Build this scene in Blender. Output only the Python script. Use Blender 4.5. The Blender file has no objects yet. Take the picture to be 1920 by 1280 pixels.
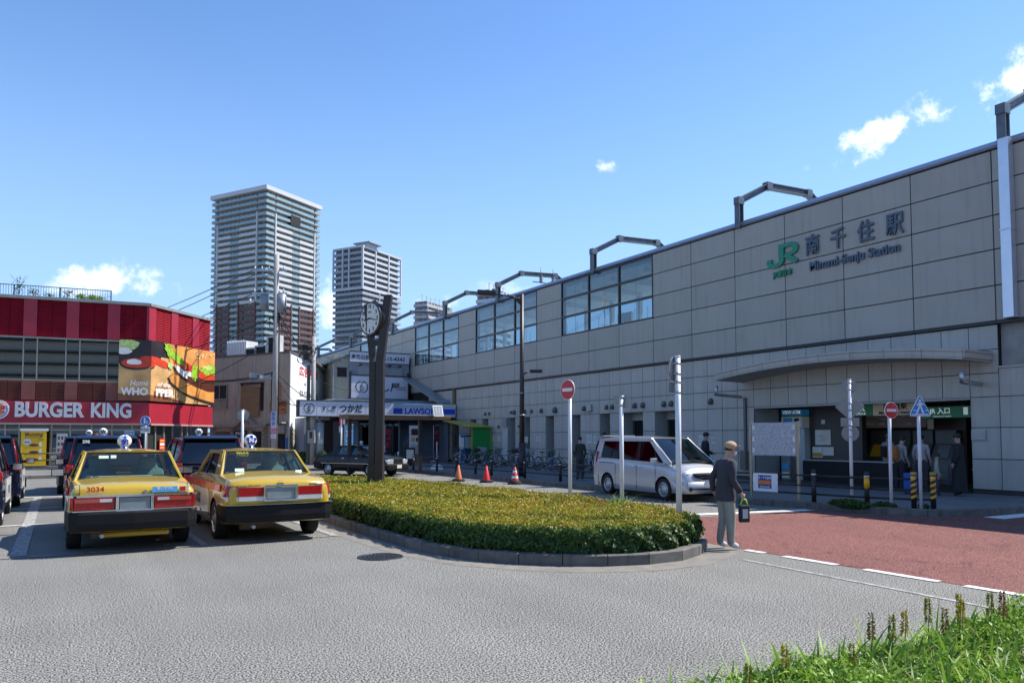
import bpy, bmesh, math, random
from mathutils import Vector, Matrix, noise
random.seed(7)
SC = bpy.context.scene
COL = SC.collection
R = math.radians

# ------------------------------------------------------------------ camera, sky, sun, exposure
cam_d = bpy.data.cameras.new('camera'); cam = bpy.data.objects.new('camera', cam_d); COL.objects.link(cam)
cam_d.sensor_width = 36; cam_d.lens = 26.25; cam_d.shift_y = 110 / 1920
cam_d.clip_start = 0.05; cam_d.clip_end = 3000
cam.location = (0, 0, 1.7)
cam.rotation_euler = (R(90) + math.atan(0.05), 0, -math.atan(850 / 1400))
SC.camera = cam

SUN = Vector((0.77, -0.17, 1.0)).normalized()
sun_d = bpy.data.lights.new('sun', 'SUN'); sun_d.energy = 5.0; sun_d.angle = R(0.5); sun_d.color = (1, 0.95, 0.87)
sun_o = bpy.data.objects.new('sun', sun_d); COL.objects.link(sun_o)
sun_o.rotation_euler = SUN.to_track_quat('Z', 'Y').to_euler(); sun_o.location = (20, -10, 40)

W = bpy.data.worlds.new('World'); SC.world = W; W.use_nodes = True
nt = W.node_tree; nt.nodes.clear()
def wn(t, **k):
    n = nt.nodes.new(t)
    for a, b in k.items(): setattr(n, a, b)
    return n
def wl(a, b): nt.links.new(a, b)
sky = wn('ShaderNodeTexSky', sky_type='NISHITA', sun_disc=False)
sky.sun_elevation = math.asin(SUN.z); sky.sun_rotation = math.atan2(SUN.x, SUN.y)
sky.altitude = 0; sky.air_density = 1.0; sky.dust_density = 0.05; sky.ozone_density = 3.5
bg = wn('ShaderNodeBackground'); bg.inputs['Strength'].default_value = 0.15
wo = wn('ShaderNodeOutputWorld')
tc = wn('ShaderNodeTexCoord')
# a handful of small fair-weather clouds, each fixed to a direction of the sky
CY = math.atan(850 / 1400)
def sky_dir(px, py):
    th = math.atan(0.05); a = px - 960; b = 750 - py; f = 1400
    X, Y, Z = a, f * math.cos(th) - b * math.sin(th), f * math.sin(th) + b * math.cos(th)
    return Vector((X * math.cos(CY) + Y * math.sin(CY), -X * math.sin(CY) + Y * math.cos(CY), Z)).normalized()
nz = wn('ShaderNodeTexNoise'); nz.inputs['Scale'].default_value = 26; nz.inputs['Detail'].default_value = 9; nz.inputs['Roughness'].default_value = 0.62
wl(tc.outputs['Generated'], nz.inputs['Vector'])
mask = None
CL = [(1672, 243, .078, .022, .30, 1.0), (1132, 314, .022, .011, .1, .7), (215, 530, .058, .026, .12, .85), (1905, 150, .05, .026, .3, 1.0),
      (640, 585, .04, .07, .3, .6), (850, 570, .05, .02, .2, .55), (150, 545, .05, .012, 0, .4), (660, 650, .09, .05, 0, .8), (960, 545, .05, .014, 0, .3),
      (2400, 420, .09, .03, .2, .9), (-500, 420, .11, .035, -.1, .9), (2900, -200, .12, .05, .3, .8), (-1200, 650, .12, .05, 0, .7)]
for (px, py, ra, rb, tilt, op) in CL:
    d = sky_dir(px, py); rt = d.cross(Vector((0, 0, 1))).normalized(); up = rt.cross(d).normalized()
    e1 = rt * math.cos(tilt) + up * math.sin(tilt); e2 = -rt * math.sin(tilt) + up * math.cos(tilt)
    def dot(v, s):
        n = wn('ShaderNodeVectorMath', operation='DOT_PRODUCT'); wl(tc.outputs['Generated'], n.inputs[0]); n.inputs[1].default_value = v * (1 / s); return n.outputs['Value']
    def m(op_, a, b=None, c=None):
        n = wn('ShaderNodeMath', operation=op_)
        for i, q in enumerate((a, b, c)):
            if q is None: continue
            if isinstance(q, (int, float)): n.inputs[i].default_value = q
            else: wl(q, n.inputs[i])
        return n.outputs[0]
    x, y = dot(e1, ra), dot(e2, rb)
    front = m('GREATER_THAN', dot(d, 1), 0.5)
    rr = m('SQRT', m('ADD', m('MULTIPLY', x, x), m('MULTIPLY', y, y)))
    q = m('SUBTRACT', 1.0, rr)
    q = m('ADD', q, m('MULTIPLY', m('SUBTRACT', nz.outputs['Fac'], 0.52), 4.6))
    mr = wn('ShaderNodeMapRange'); mr.interpolation_type = 'SMOOTHSTEP'; wl(q, mr.inputs['Value'])
    mr.inputs['From Min'].default_value = 0.05; mr.inputs['From Max'].default_value = 1.15; mr.inputs['To Max'].default_value = op
    g = wn('ShaderNodeMapRange'); g.interpolation_type = 'SMOOTHSTEP'; wl(rr, g.inputs['Value'])
    g.inputs['From Min'].default_value = 1.7; g.inputs['From Max'].default_value = 0.8
    q = m('MULTIPLY', m('MULTIPLY', mr.outputs[0], g.outputs[0]), front)
    mask = q if mask is None else m('MAXIMUM', mask, q)
mix = wn('ShaderNodeMixRGB'); wl(mask, mix.inputs['Fac']); 
hsv = wn('ShaderNodeHueSaturation'); hsv.inputs['Saturation'].default_value = 1.12; hsv.inputs['Hue'].default_value = .504; wl(sky.outputs[0], hsv.inputs['Color'])
# the air near the horizon is pale blue rather than yellow
sep = wn('ShaderNodeSeparateXYZ'); wl(tc.outputs['Generated'], sep.inputs[0])
hz = wn('ShaderNodeMapRange'); hz.interpolation_type = 'SMOOTHSTEP'; wl(sep.outputs['Z'], hz.inputs['Value'])
hz.inputs['From Min'].default_value = -.02; hz.inputs['From Max'].default_value = .52; hz.inputs['To Min'].default_value = .92; hz.inputs['To Max'].default_value = 0
hm = wn('ShaderNodeMixRGB'); wl(hz.outputs[0], hm.inputs['Fac']); wl(hsv.outputs[0], hm.inputs['Color1']); hm.inputs['Color2'].default_value = (2.0, 3.2, 5.3, 1)
wl(hm.outputs[0], mix.inputs['Color1'])
mix.inputs['Color2'].default_value = (6.4, 6.6, 6.9, 1)
wl(mix.outputs[0], bg.inputs['Color']); wl(bg.outputs[0], wo.inputs['Surface'])

SC.view_settings.view_transform = 'Standard'; SC.view_settings.look = 'None'
SC.view_settings.exposure = 0.62; SC.view_settings.gamma = 1; SC.view_settings.use_curve_mapping = False

# ------------------------------------------------------------------ materials
MATS = {}
def mat(name, col, rough=.6, metal=0., var=.12, vs=3., bump=0., bs=40., coat=0., spec=.5, obj_rand=0., grime=0., emit=None, sheen=0, coords='Object'):
    if name in MATS: return MATS[name]
    M = bpy.data.materials.new(name); M.use_nodes = True; MATS[name] = M
    t = M.node_tree; b = t.nodes['Principled BSDF']
    def N(ty, **k):
        n = t.nodes.new(ty)
        for a, c in k.items(): setattr(n, a, c)
        return n
    L = t.links.new
    tcn = N('ShaderNodeTexCoord')
    n1 = N('ShaderNodeTexNoise'); n1.inputs['Scale'].default_value = vs; n1.inputs['Detail'].default_value = 5; L(tcn.outputs[coords], n1.inputs['Vector'])
    mr = N('ShaderNodeMapRange'); L(n1.outputs['Fac'], mr.inputs['Value']); mr.inputs['From Min'].default_value = .25; mr.inputs['From Max'].default_value = .75
    mr.inputs['To Min'].default_value = 1 - var; mr.inputs['To Max'].default_value = 1 + var
    fac = mr.outputs[0]
    if obj_rand:
        oi = N('ShaderNodeObjectInfo'); m2 = N('ShaderNodeMapRange'); L(oi.outputs['Random'], m2.inputs['Value'])
        m2.inputs['To Min'].default_value = 1 - obj_rand; m2.inputs['To Max'].default_value = 1 + obj_rand
        mm = N('ShaderNodeMath', operation='MULTIPLY'); L(fac, mm.inputs[0]); L(m2.outputs[0], mm.inputs[1]); fac = mm.outputs[0]
    if grime:
        mp = N('ShaderNodeMapping'); mp.inputs['Scale'].default_value = (5, 5, .35); g0 = N('ShaderNodeNewGeometry'); L(g0.outputs['Position'], mp.inputs['Vector'])
        n3 = N('ShaderNodeTexNoise'); n3.inputs['Scale'].default_value = 1.3; n3.inputs['Detail'].default_value = 6; L(mp.outputs[0], n3.inputs['Vector'])
        m3 = N('ShaderNodeMapRange'); L(n3.outputs['Fac'], m3.inputs['Value']); m3.inputs['From Min'].default_value = .52; m3.inputs['From Max'].default_value = .78
        m3.inputs['To Min'].default_value = 1; m3.inputs['To Max'].default_value = 1 - grime
        mm = N('ShaderNodeMath', operation='MULTIPLY'); L(fac, mm.inputs[0]); L(m3.outputs[0], mm.inputs[1]); fac = mm.outputs[0]
    vm = N('ShaderNodeVectorMath', operation='SCALE'); vm.inputs[0].default_value = col[:3]; L(fac, vm.inputs['Scale'])
    L(vm.outputs[0], b.inputs['Base Color'])
    b.inputs['Roughness'].default_value = rough; b.inputs['Metallic'].default_value = metal
    b.inputs['Specular IOR Level'].default_value = spec
    if coat: b.inputs['Coat Weight'].default_value = coat; b.inputs['Coat Roughness'].default_value = .04
    if emit: b.inputs['Emission Color'].default_value = (*emit[:3], 1); b.inputs['Emission Strength'].default_value = emit[3]
    if bump:
        n2 = N('ShaderNodeTexNoise'); n2.inputs['Scale'].default_value = bs; n2.inputs['Detail'].default_value = 4; L(tcn.outputs[coords], n2.inputs['Vector'])
        bp = N('ShaderNodeBump'); bp.inputs['Strength'].default_value = bump; bp.inputs['Distance'].default_value = .01; L(n2.outputs['Fac'], bp.inputs['Height']); L(bp.outputs[0], b.inputs['Normal'])
    return M
def glass(name, tint=(.35, .42, .42), refl=1.0, rough=.02):
    if name in MATS: return MATS[name]
    M = bpy.data.materials.new(name); M.use_nodes = True; MATS[name] = M; t = M.node_tree; t.nodes.clear()
    o = t.nodes.new('ShaderNodeOutputMaterial'); mx = t.nodes.new('ShaderNodeMixShader'); tr = t.nodes.new('ShaderNodeBsdfTransparent'); gl = t.nodes.new('ShaderNodeBsdfGlossy')
    lw_ = t.nodes.new('ShaderNodeLayerWeight'); lw_.inputs[0].default_value = .5; fr = t.nodes.new('ShaderNodeMath'); fr.operation = 'POWER'; fr.inputs[1].default_value = 3.6; t.links.new(lw_.outputs['Facing'], fr.inputs[0]); mu = t.nodes.new('ShaderNodeMath'); mu.operation = 'MULTIPLY_ADD'; mu.inputs[1].default_value = .9; mu.inputs[2].default_value = .05 * refl; mu.use_clamp = True
    tr.inputs[0].default_value = (*tint, 1); gl.inputs['Roughness'].default_value = rough; gl.inputs[0].default_value = (.9, .95, 1, 1)
    t.links.new(fr.outputs[0], mu.inputs[0]); t.links.new(mu.outputs[0], mx.inputs[0]); t.links.new(tr.outputs[0], mx.inputs[1]); t.links.new(gl.outputs[0], mx.inputs[2]); t.links.new(mx.outputs[0], o.inputs[0])
    return M

def paving(name, ca, cb, scale, big=.15, rough=.9, bump=.5, cracks=0., third=None):
    """speckled aggregate: two noise octaves pick between dark binder and pale stone"""
    if name in MATS: return MATS[name]
    M = bpy.data.materials.new(name); M.use_nodes = True; MATS[name] = M
    t = M.node_tree; b = t.nodes['Principled BSDF']; L = t.links.new; N = t.nodes.new
    g = N('ShaderNodeNewGeometry')
    n = N('ShaderNodeTexNoise'); n.inputs['Scale'].default_value = scale; n.inputs['Detail'].default_value = 1; n.inputs['Roughness'].default_value = .6; L(g.outputs['Position'], n.inputs['Vector'])
    cr = N('ShaderNodeValToRGB'); L(n.outputs['Fac'], cr.inputs[0]); cr.color_ramp.elements[0].position = .44; cr.color_ramp.elements[0].color = (*ca, 1); cr.color_ramp.elements[1].position = .56; cr.color_ramp.elements[1].color = (*cb, 1)
    n2 = N('ShaderNodeTexNoise'); n2.inputs['Scale'].default_value = .55; n2.inputs['Detail'].default_value = 7; n2.inputs['Roughness'].default_value = .6; L(g.outputs['Position'], n2.inputs['Vector'])
    mr = N('ShaderNodeMapRange'); L(n2.outputs['Fac'], mr.inputs['Value']); mr.inputs['From Min'].default_value = .3; mr.inputs['From Max'].default_value = .7; mr.inputs['To Min'].default_value = 1 - big; mr.inputs['To Max'].default_value = 1 + big
    mp = N('ShaderNodeMapping'); mp.inputs['Scale'].default_value = (.9, .06, 1); L(g.outputs['Position'], mp.inputs['Vector'])
    n3 = N('ShaderNodeTexNoise'); n3.inputs['Scale'].default_value = 1.2; n3.inputs['Detail'].default_value = 4; L(mp.outputs[0], n3.inputs['Vector'])
    m3 = N('ShaderNodeMapRange'); L(n3.outputs['Fac'], m3.inputs['Value']); m3.inputs['From Min'].default_value = .35; m3.inputs['From Max'].default_value = .65; m3.inputs['To Min'].default_value = .93; m3.inputs['To Max'].default_value = 1.07
    mu = N('ShaderNodeMath'); mu.operation = 'MULTIPLY'; L(mr.outputs[0], mu.inputs[0]); L(m3.outputs[0], mu.inputs[1]); fac = mu.outputs[0]
    if cracks:
        v = N('ShaderNodeTexVoronoi'); v.feature = 'DISTANCE_TO_EDGE'; v.inputs['Scale'].default_value = .33
        ns = N('ShaderNodeTexNoise'); ns.inputs['Scale'].default_value = 1.5; ns.inputs['Detail'].default_value = 5; L(g.outputs['Position'], ns.inputs['Vector'])
        ad = N('ShaderNodeMixRGB'); ad.blend_type = 'ADD'; ad.inputs['Fac'].default_value = .9; L(g.outputs['Position'], ad.inputs[1]); L(ns.outputs['Color'], ad.inputs[2]); L(ad.outputs[0], v.inputs['Vector'])
        mc = N('ShaderNodeMapRange'); L(v.outputs[0], mc.inputs['Value']); mc.inputs['From Min'].default_value = 0; mc.inputs['From Max'].default_value = .006; mc.inputs['To Min'].default_value = 1 - cracks; mc.inputs['To Max'].default_value = 1
        mu2 = N('ShaderNodeMath'); mu2.operation = 'MULTIPLY'; L(fac, mu2.inputs[0]); L(mc.outputs[0], mu2.inputs[1]); fac = mu2.outputs[0]
    vm = N('ShaderNodeVectorMath'); vm.operation = 'SCALE'; L(cr.outputs[0], vm.inputs[0]); L(fac, vm.inputs['Scale']); L(vm.outputs[0], b.inputs['Base Color'])
    b.inputs['Roughness'].default_value = rough; b.inputs['Specular IOR Level'].default_value = .3
    bp = N('ShaderNodeBump'); bp.inputs['Strength'].default_value = bump * .05; bp.inputs['Distance'].default_value = .004; L(n.outputs['Fac'], bp.inputs['Height']); L(bp.outputs[0], b.inputs['Normal'])
    return M

def worn_paint(name, col, wear=.45):
    """road paint rubbed through to the asphalt in patches"""
    if name in MATS: return MATS[name]
    M = bpy.data.materials.new(name); M.use_nodes = True; MATS[name] = M
    t = M.node_tree; b = t.nodes['Principled BSDF']; L = t.links.new; N = t.nodes.new
    g = N('ShaderNodeNewGeometry'); n = N('ShaderNodeTexNoise'); n.inputs['Scale'].default_value = 14; n.inputs['Detail'].default_value = 9; n.inputs['Roughness'].default_value = .75; L(g.outputs['Position'], n.inputs['Vector'])
    cr = N('ShaderNodeValToRGB'); L(n.outputs['Fac'], cr.inputs[0]); cr.color_ramp.elements[0].position = wear - .05; cr.color_ramp.elements[0].color = (.20, .19, .175, 1); cr.color_ramp.elements[1].position = wear + .08; cr.color_ramp.elements[1].color = (*col, 1)
    L(cr.outputs[0], b.inputs['Base Color']); b.inputs['Roughness'].default_value = .8
    return M

def leafmat(name, cols, trans=.25, rough=.5):
    """leaf colour picked per leaf from a ramp by the mesh attribute 'rnd'"""
    if name in MATS: return MATS[name]
    M = bpy.data.materials.new(name); M.use_nodes = True; MATS[name] = M
    t = M.node_tree; b = t.nodes['Principled BSDF']; L = t.links.new; N = t.nodes.new
    a = N('ShaderNodeAttribute'); a.attribute_name = 'rnd'; cr = N('ShaderNodeValToRGB'); L(a.outputs['Fac'], cr.inputs[0])
    while len(cr.color_ramp.elements) < len(cols): cr.color_ramp.elements.new(.5)
    for i, (p, c) in enumerate(cols): cr.color_ramp.elements[i].position = p; cr.color_ramp.elements[i].color = (*c, 1)
    L(cr.outputs[0], b.inputs['Base Color']); b.inputs['Roughness'].default_value = rough; b.inputs['Specular IOR Level'].default_value = .35
    o = t.nodes['Material Output']; tr = N('ShaderNodeBsdfTranslucent'); L(cr.outputs[0], tr.inputs[0]); mx = N('ShaderNodeMixShader'); mx.inputs[0].default_value = trans
    L(b.outputs[0], mx.inputs[1]); L(tr.outputs[0], mx.inputs[2]); L(mx.outputs[0], o.inputs[0])
    return M

# ------------------------------------------------------------------ mesh helpers
OFF = {}                                   # where a thing's children measure from
def thing(name, label, cat, loc=(0, 0, 0), group=None, kind=None, world=True):
    o = bpy.data.objects.new(name, None); COL.objects.link(o); o.location = loc
    o.empty_display_size = .2
    if label: o['label'] = label
    if cat: o['category'] = cat
    if group: o['group'] = group
    if kind: o['kind'] = kind
    OFF[o.name] = Vector(loc) if world else Vector((0, 0, 0))
    return o
def tag(o, label, cat, group=None, kind=None):
    if label: o['label'] = label
    if cat: o['category'] = cat
    if group: o['group'] = group
    if kind: o['kind'] = kind
    return o

class Fr:                                  # a wall's own frame: u along it, z up, d out of it
    def __init__(s, o, n):
        s.o = Vector(o); s.n = Vector((n[0], n[1], 0)).normalized(); s.r = Vector((0, 0, 1)).cross(s.n)
    def __call__(s, u, z, d=0): return s.o + s.r * u + Vector((0, 0, z)) + s.n * d

class MB:
    def __init__(s): s.v = []; s.f = []; s.m = []; s.sm = []
    def add(s, vs, fs, m=0, smooth=False):
        o = len(s.v); s.v += [Vector(p) for p in vs]
        for f in fs: s.f.append([i + o for i in f]); s.m.append(m); s.sm.append(smooth)
        return s
    def box(s, a, b, m=0, fr=None):
        (x0, y0, z0), (x1, y1, z1) = a, b
        x0, x1 = min(x0, x1), max(x0, x1); y0, y1 = min(y0, y1), max(y0, y1); z0, z1 = min(z0, z1), max(z0, z1)
        vs = [(x, y, z) for z in (z0, z1) for y in (y0, y1) for x in (x0, x1)]
        if fr: vs = [fr(x, z, -y) for (x, y, z) in vs]        # with a frame: x=u, y=-d, z=z
        return s.add(vs, [(0, 2, 3, 1), (4, 5, 7, 6), (0, 1, 5, 4), (2, 6, 7, 3), (0, 4, 6, 2), (1, 3, 7, 5)], m)
    def fb(s, fr, u0, u1, z0, z1, d0, d1, m=0): return s.box((u0, -d0, z0), (u1, -d1, z1), m, fr)
    def obox(s, c, size, rz=0, m=0, rx=0, ry=0):
        M_ = Matrix.Translation(Vector(c)) @ Matrix.Rotation(rz, 4, 'Z') @ Matrix.Rotation(ry, 4, 'Y') @ Matrix.Rotation(rx, 4, 'X')
        h = [q / 2 for q in size]
        vs = [M_ @ Vector((x, y, z)) for z in (-h[2], h[2]) for y in (-h[1], h[1]) for x in (-h[0], h[0])]
        return s.add(vs, [(0, 2, 3, 1), (4, 5, 7, 6), (0, 1, 5, 4), (2, 6, 7, 3), (0, 4, 6, 2), (1, 3, 7, 5)], m)
    def cyl(s, p0, p1, r0, r1=None, n=12, m=0, cap=True, smooth=True):
        p0, p1 = Vector(p0), Vector(p1); r1 = r0 if r1 is None else r1
        d = (p1 - p0).normalized(); a = d.orthogonal().normalized(); b = d.cross(a)
        vs = []
        for p, r in ((p0, r0), (p1, r1)):
            for i in range(n):
                t = 2 * math.pi * i / n; vs.append(p + a * (r * math.cos(t)) + b * (r * math.sin(t)))
        s.add(vs, [(i, (i + 1) % n, (i + 1) % n + n, i + n) for i in range(n)], m, smooth)
        if cap: s.add(vs[:n], [tuple(reversed(range(n)))], m); s.add(vs[n:], [tuple(range(n))], m)
        return s
    def tube(s, pts, r, n=6, m=0):
        pts = [Vector(p) for p in pts]; rings = []
        a = None
        for i, p in enumerate(pts):
            d = (pts[min(i + 1, len(pts) - 1)] - pts[max(i - 1, 0)]).normalized()
            if a is None: a = d.orthogonal().normalized()
            a = (a - d * a.dot(d)).normalized(); b = d.cross(a)
            rr = r[i] if isinstance(r, (list, tuple)) else r
            rings.append([p + a * (rr * math.cos(2 * math.pi * k / n)) + b * (rr * math.sin(2 * math.pi * k / n)) for k in range(n)])
        return s.loft(rings, m, True, True)
    def loft(s, rings, m=0, cap=True, smooth=True):
        n = len(rings[0]); vs = [p for r in rings for p in r]; fs = []
        for j in range(len(rings) - 1):
            for i in range(n): fs.append((j * n + i, j * n + (i + 1) % n, (j + 1) * n + (i + 1) % n, (j + 1) * n + i))
        s.add(vs, fs, m, smooth)
        if cap: s.add(rings[0], [tuple(reversed(range(n)))], m); s.add(rings[-1], [tuple(range(n))], m)
        return s
    def grid(s, rows, m=0, smooth=True):
        n = len(rows[0]); vs = [p for r in rows for p in r]
        fs = [(j * n + i, j * n + i + 1, (j + 1) * n + i + 1, (j + 1) * n + i) for j in range(len(rows) - 1) for i in range(n - 1)]
        return s.add(vs, fs, m, smooth)
    def prism(s, pts, off, m=0):           # polygon swept by a vector
        pts = [Vector(p) for p in pts]; off = Vector(off); n = len(pts)
        s.add(pts + [p + off for p in pts], [tuple(reversed(range(n))), tuple(range(n, 2 * n))] + [(i, (i + 1) % n, (i + 1) % n + n, i + n) for i in range(n)], m)
        return s
    def ball(s, c, r, n=12, k=8, m=0, sc=(1, 1, 1)):
        c = Vector(c); rings = []
        for j in range(k + 1):
            ph = math.pi * j / k
            rings.append([c + Vector((r * sc[0] * math.sin(ph) * math.cos(2 * math.pi * i / n), r * sc[1] * math.sin(ph) * math.sin(2 * math.pi * i / n), r * sc[2] * math.cos(ph))) for i in range(n)])
        return s.loft(rings, m, False, True)
    def lathe(s, prof, c=(0, 0, 0), axis='X', n=24, m=0, smooth=True):   # prof: (along, radius)
        c = Vector(c); rings = []
        for (h, r) in prof:
            ring = []
            for i in range(n):
                t = 2 * math.pi * i / n; a, b = r * math.cos(t), r * math.sin(t)
                ring.append(c + (Vector((h, a, b)) if axis == 'X' else Vector((b, h, a)) if axis == 'Y' else Vector((a, b, h))))
            rings.append(ring)
        return s.loft(rings, m, False, smooth)
    def build(s, name, mats, parent=None, bev=0., label=None, kind=None, fix=True, off=None):
        if not isinstance(mats, (list, tuple)): mats = [mats]
        off = Vector(off) if off is not None else (OFF[parent.name] if parent else Vector((0, 0, 0)))
        me = bpy.data.meshes.new(name); me.from_pydata([tuple(p - off) for p in s.v], [], s.f)
        for mt in mats: me.materials.append(mt)
        me.polygons.foreach_set('material_index', s.m); me.polygons.foreach_set('use_smooth', s.sm)
        if fix and len(s.f) < 6000:
            bm = bmesh.new(); bm.from_mesh(me); bmesh.ops.remove_doubles(bm, verts=bm.verts, dist=1e-5) if any(s.sm) else None
            bmesh.ops.recalc_face_normals(bm, faces=bm.faces); bm.to_mesh(me); bm.free()
        me.update()
        o = bpy.data.objects.new(name, me); COL.objects.link(o)
        if parent: o.parent = parent; OFF[o.name] = off
        if bev:
            b = o.modifiers.new('bevel', 'BEVEL'); b.width = bev; b.segments = 2; b.limit_method = 'ANGLE'; b.angle_limit = R(40)
        if label: o['label'] = label
        if kind: o['kind'] = kind
        return o

def mesh_obj(name, me, loc, parent=None, rz=0, kind=None):     # a piece that shares mesh data
    o = bpy.data.objects.new(name, me); COL.objects.link(o)
    if parent: o.parent = parent; loc = Vector(loc) - OFF[parent.name]; OFF[o.name] = OFF[parent.name]
    o.location = loc; o.rotation_euler = (0, 0, rz)
    if kind: o['kind'] = kind
    return o

def text_mb(mb, body, P, n, h, ext=.01, bold=0., m=0, xs=1., align='CENTER', rot=0., shear=0., tilt=None, spacing=1., res=3):
    """lettering: P centre of the line, n the way it faces, h the em height"""
    c = bpy.data.curves.new('t', 'FONT'); c.body = body; c.size = h; c.extrude = ext; c.offset = bold; c.align_x = align; c.align_y = 'CENTER'
    c.resolution_u = res; c.shear = shear; c.space_character = spacing
    o = bpy.data.objects.new('t', c); COL.objects.link(o); dg = bpy.context.evaluated_depsgraph_get(); dg.update()
    me = bpy.data.meshes.new_from_object(o.evaluated_get(dg))
    n = Vector(n).normalized(); r = Vector((0, 0, 1)).cross(n)
    if r.length < .01: r = Vector((1, 0, 0))
    r.normalize()
    u = n.cross(r)
    if rot: r, u = r * math.cos(rot) + u * math.sin(rot), -r * math.sin(rot) + u * math.cos(rot)
    P = Vector(P)
    mb.add([P + r * (v.co.x * xs) + u * v.co.y + n * v.co.z for v in me.vertices], [tuple(p.vertices) for p in me.polygons], m)
    bpy.data.objects.remove(o); bpy.data.curves.remove(c); bpy.data.meshes.remove(me)
    return mb
def copy_tree(o, parent=None):
    c = o.copy(); COL.objects.link(c)
    if parent: c.parent = parent
    OFF[c.name] = OFF.get(o.name, Vector((0, 0, 0)))
    for ch in list(o.children): copy_tree(ch, c)
    return c

# shared materials
M_white = mat('white_paint', (.78, .78, .77), .45, var=.05)
M_steelw = mat('white_pole_paint', (.7, .71, .72), .35, var=.08, vs=8)
M_black = mat('black_plastic', (.012, .012, .013), .45, var=.2)
M_rubber = mat('rubber', (.014, .014, .014), .85, var=.3, vs=20)
M_chrome = mat('chrome', (.75, .76, .78), .12, 1., var=.03)
M_alu = mat('aluminium', (.5, .51, .53), .35, .85, var=.1, vs=6)
M_brown = mat('brown_metal', (.035, .028, .027), .42, .2, var=.15, vs=4)
M_dark = mat('dark_interior', (.012, .012, .013), .8, var=.2)
M_blue = mat('sign_blue', (.02, .16, .5), .35, var=.05)
M_red = mat('sign_red', (.55, .012, .02), .35, var=.06)
M_green = mat('rail_green', (.008, .22, .10), .4, var=.06)
M_ink = mat('black_ink', (.012, .012, .014), .6, var=.1)
M_conc = mat('concrete', (.3, .29, .27), .85, var=.2, vs=3, bump=.3, bs=60, grime=.35)
M_galv = mat('galvanised_steel', (.4, .42, .44), .45, .6, var=.15, vs=5)
# ------------------------------------------------------------------ ground, roads, pavements, kerbs, markings
M_asph = paving('asphalt', (.010, .010, .009), (.335, .325, .295), 68, .10, cracks=.0)
M_asph2 = M_asph
M_redp = paving('red_asphalt', (.04, .014, .012), (.30, .12, .10), 72, .08, cracks=.55)
M_pave = paving('pavement_concrete', (.12, .12, .12), (.20, .20, .195), 60, .12, bump=.2)
M_kerb = mat('kerb_concrete', (.14, .13, .115), .9, var=.28, vs=6, bump=.5, bs=70, obj_rand=.15, grime=.4)
M_gut = mat('gutter_concrete', (.19, .175, .15), .9, var=.22, vs=5, bump=.4, bs=80)
M_line = worn_paint('road_paint', (.72, .72, .70), .40)
M_line2 = worn_paint('worn_road_paint', (.45, .45, .44), .52)
M_yel = worn_paint('yellow_kerb_paint', (.55, .26, .04), .46)

def sheet(name, pts, z, m, kind='structure'):
    mb = MB(); mb.add([(x, y, z) for x, y in pts], [tuple(range(len(pts)))])
    o = mb.build(name, m, fix=False)
    if o.data.polygons[0].normal.z < 0: o.data.flip_normals()
    o['kind'] = kind; return o
g = MB(); g.add([(-1500, -1500, 0), (1500, -1500, 0), (1500, 1500, 0), (-1500, 1500, 0)], [(0, 1, 2, 3)])
tag(g.build('ground', M_asph, fix=False), None, None, kind='structure')

KERB = [(40, 8.2), (22.5, 8.42), (19.5, 8.48), (18.3, 8.53), (17.3, 8.72), (16.2, 9.06), (15.85, 9.53), (15.55, 10.18), (15.44, 11.48), (15.21, 12.34), (15.04, 13.3), (14.97, 14.27), (14.87, 16.1), (14.8, 19.2), (14.83, 21.5), (14.9, 23.5), (14.95, 26), (14.9, 29), (14.9, 33), (14.6, 35.6), (13.4, 37.2), (11, 38.0), (6, 37.4), (-3, 36.3), (-40, 33.5)]
sheet('red_road', [(8.95, -6), (8.95, 6), (8.98, 8.3), (9.02, 11.9), (15.2, 11.35)] + [(x + .01, y - .02) for x, y in KERB[8:0:-1]] + [(40, 8.18), (40, -6)], .004, M_redp)
# pavement: one raised slab with the kerb stones laid along its edge
pv = [p for p in KERB] + [(-40, 75), (22.2, 75), (40, 75)]
z1 = .13
def inset_poly(line, w):
    out = []
    for i, p in enumerate(line):
        a = Vector(line[max(i - 1, 0)]); b = Vector(line[min(i + 1, len(line) - 1)]); d = (b - a).normalized(); nrm = Vector((d.y, -d.x))
        out.append(tuple(Vector(p) + nrm * w))
    return out
slab = inset_poly(KERB, .15)
mb = MB(); P = slab + [(-40, 80), (40, 80)]
mb.prism([(x, y, -.05) for x, y in P], (0, 0, z1 + .045))
tag(mb.build('pavement', M_pave), None, None, kind='structure')

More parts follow.
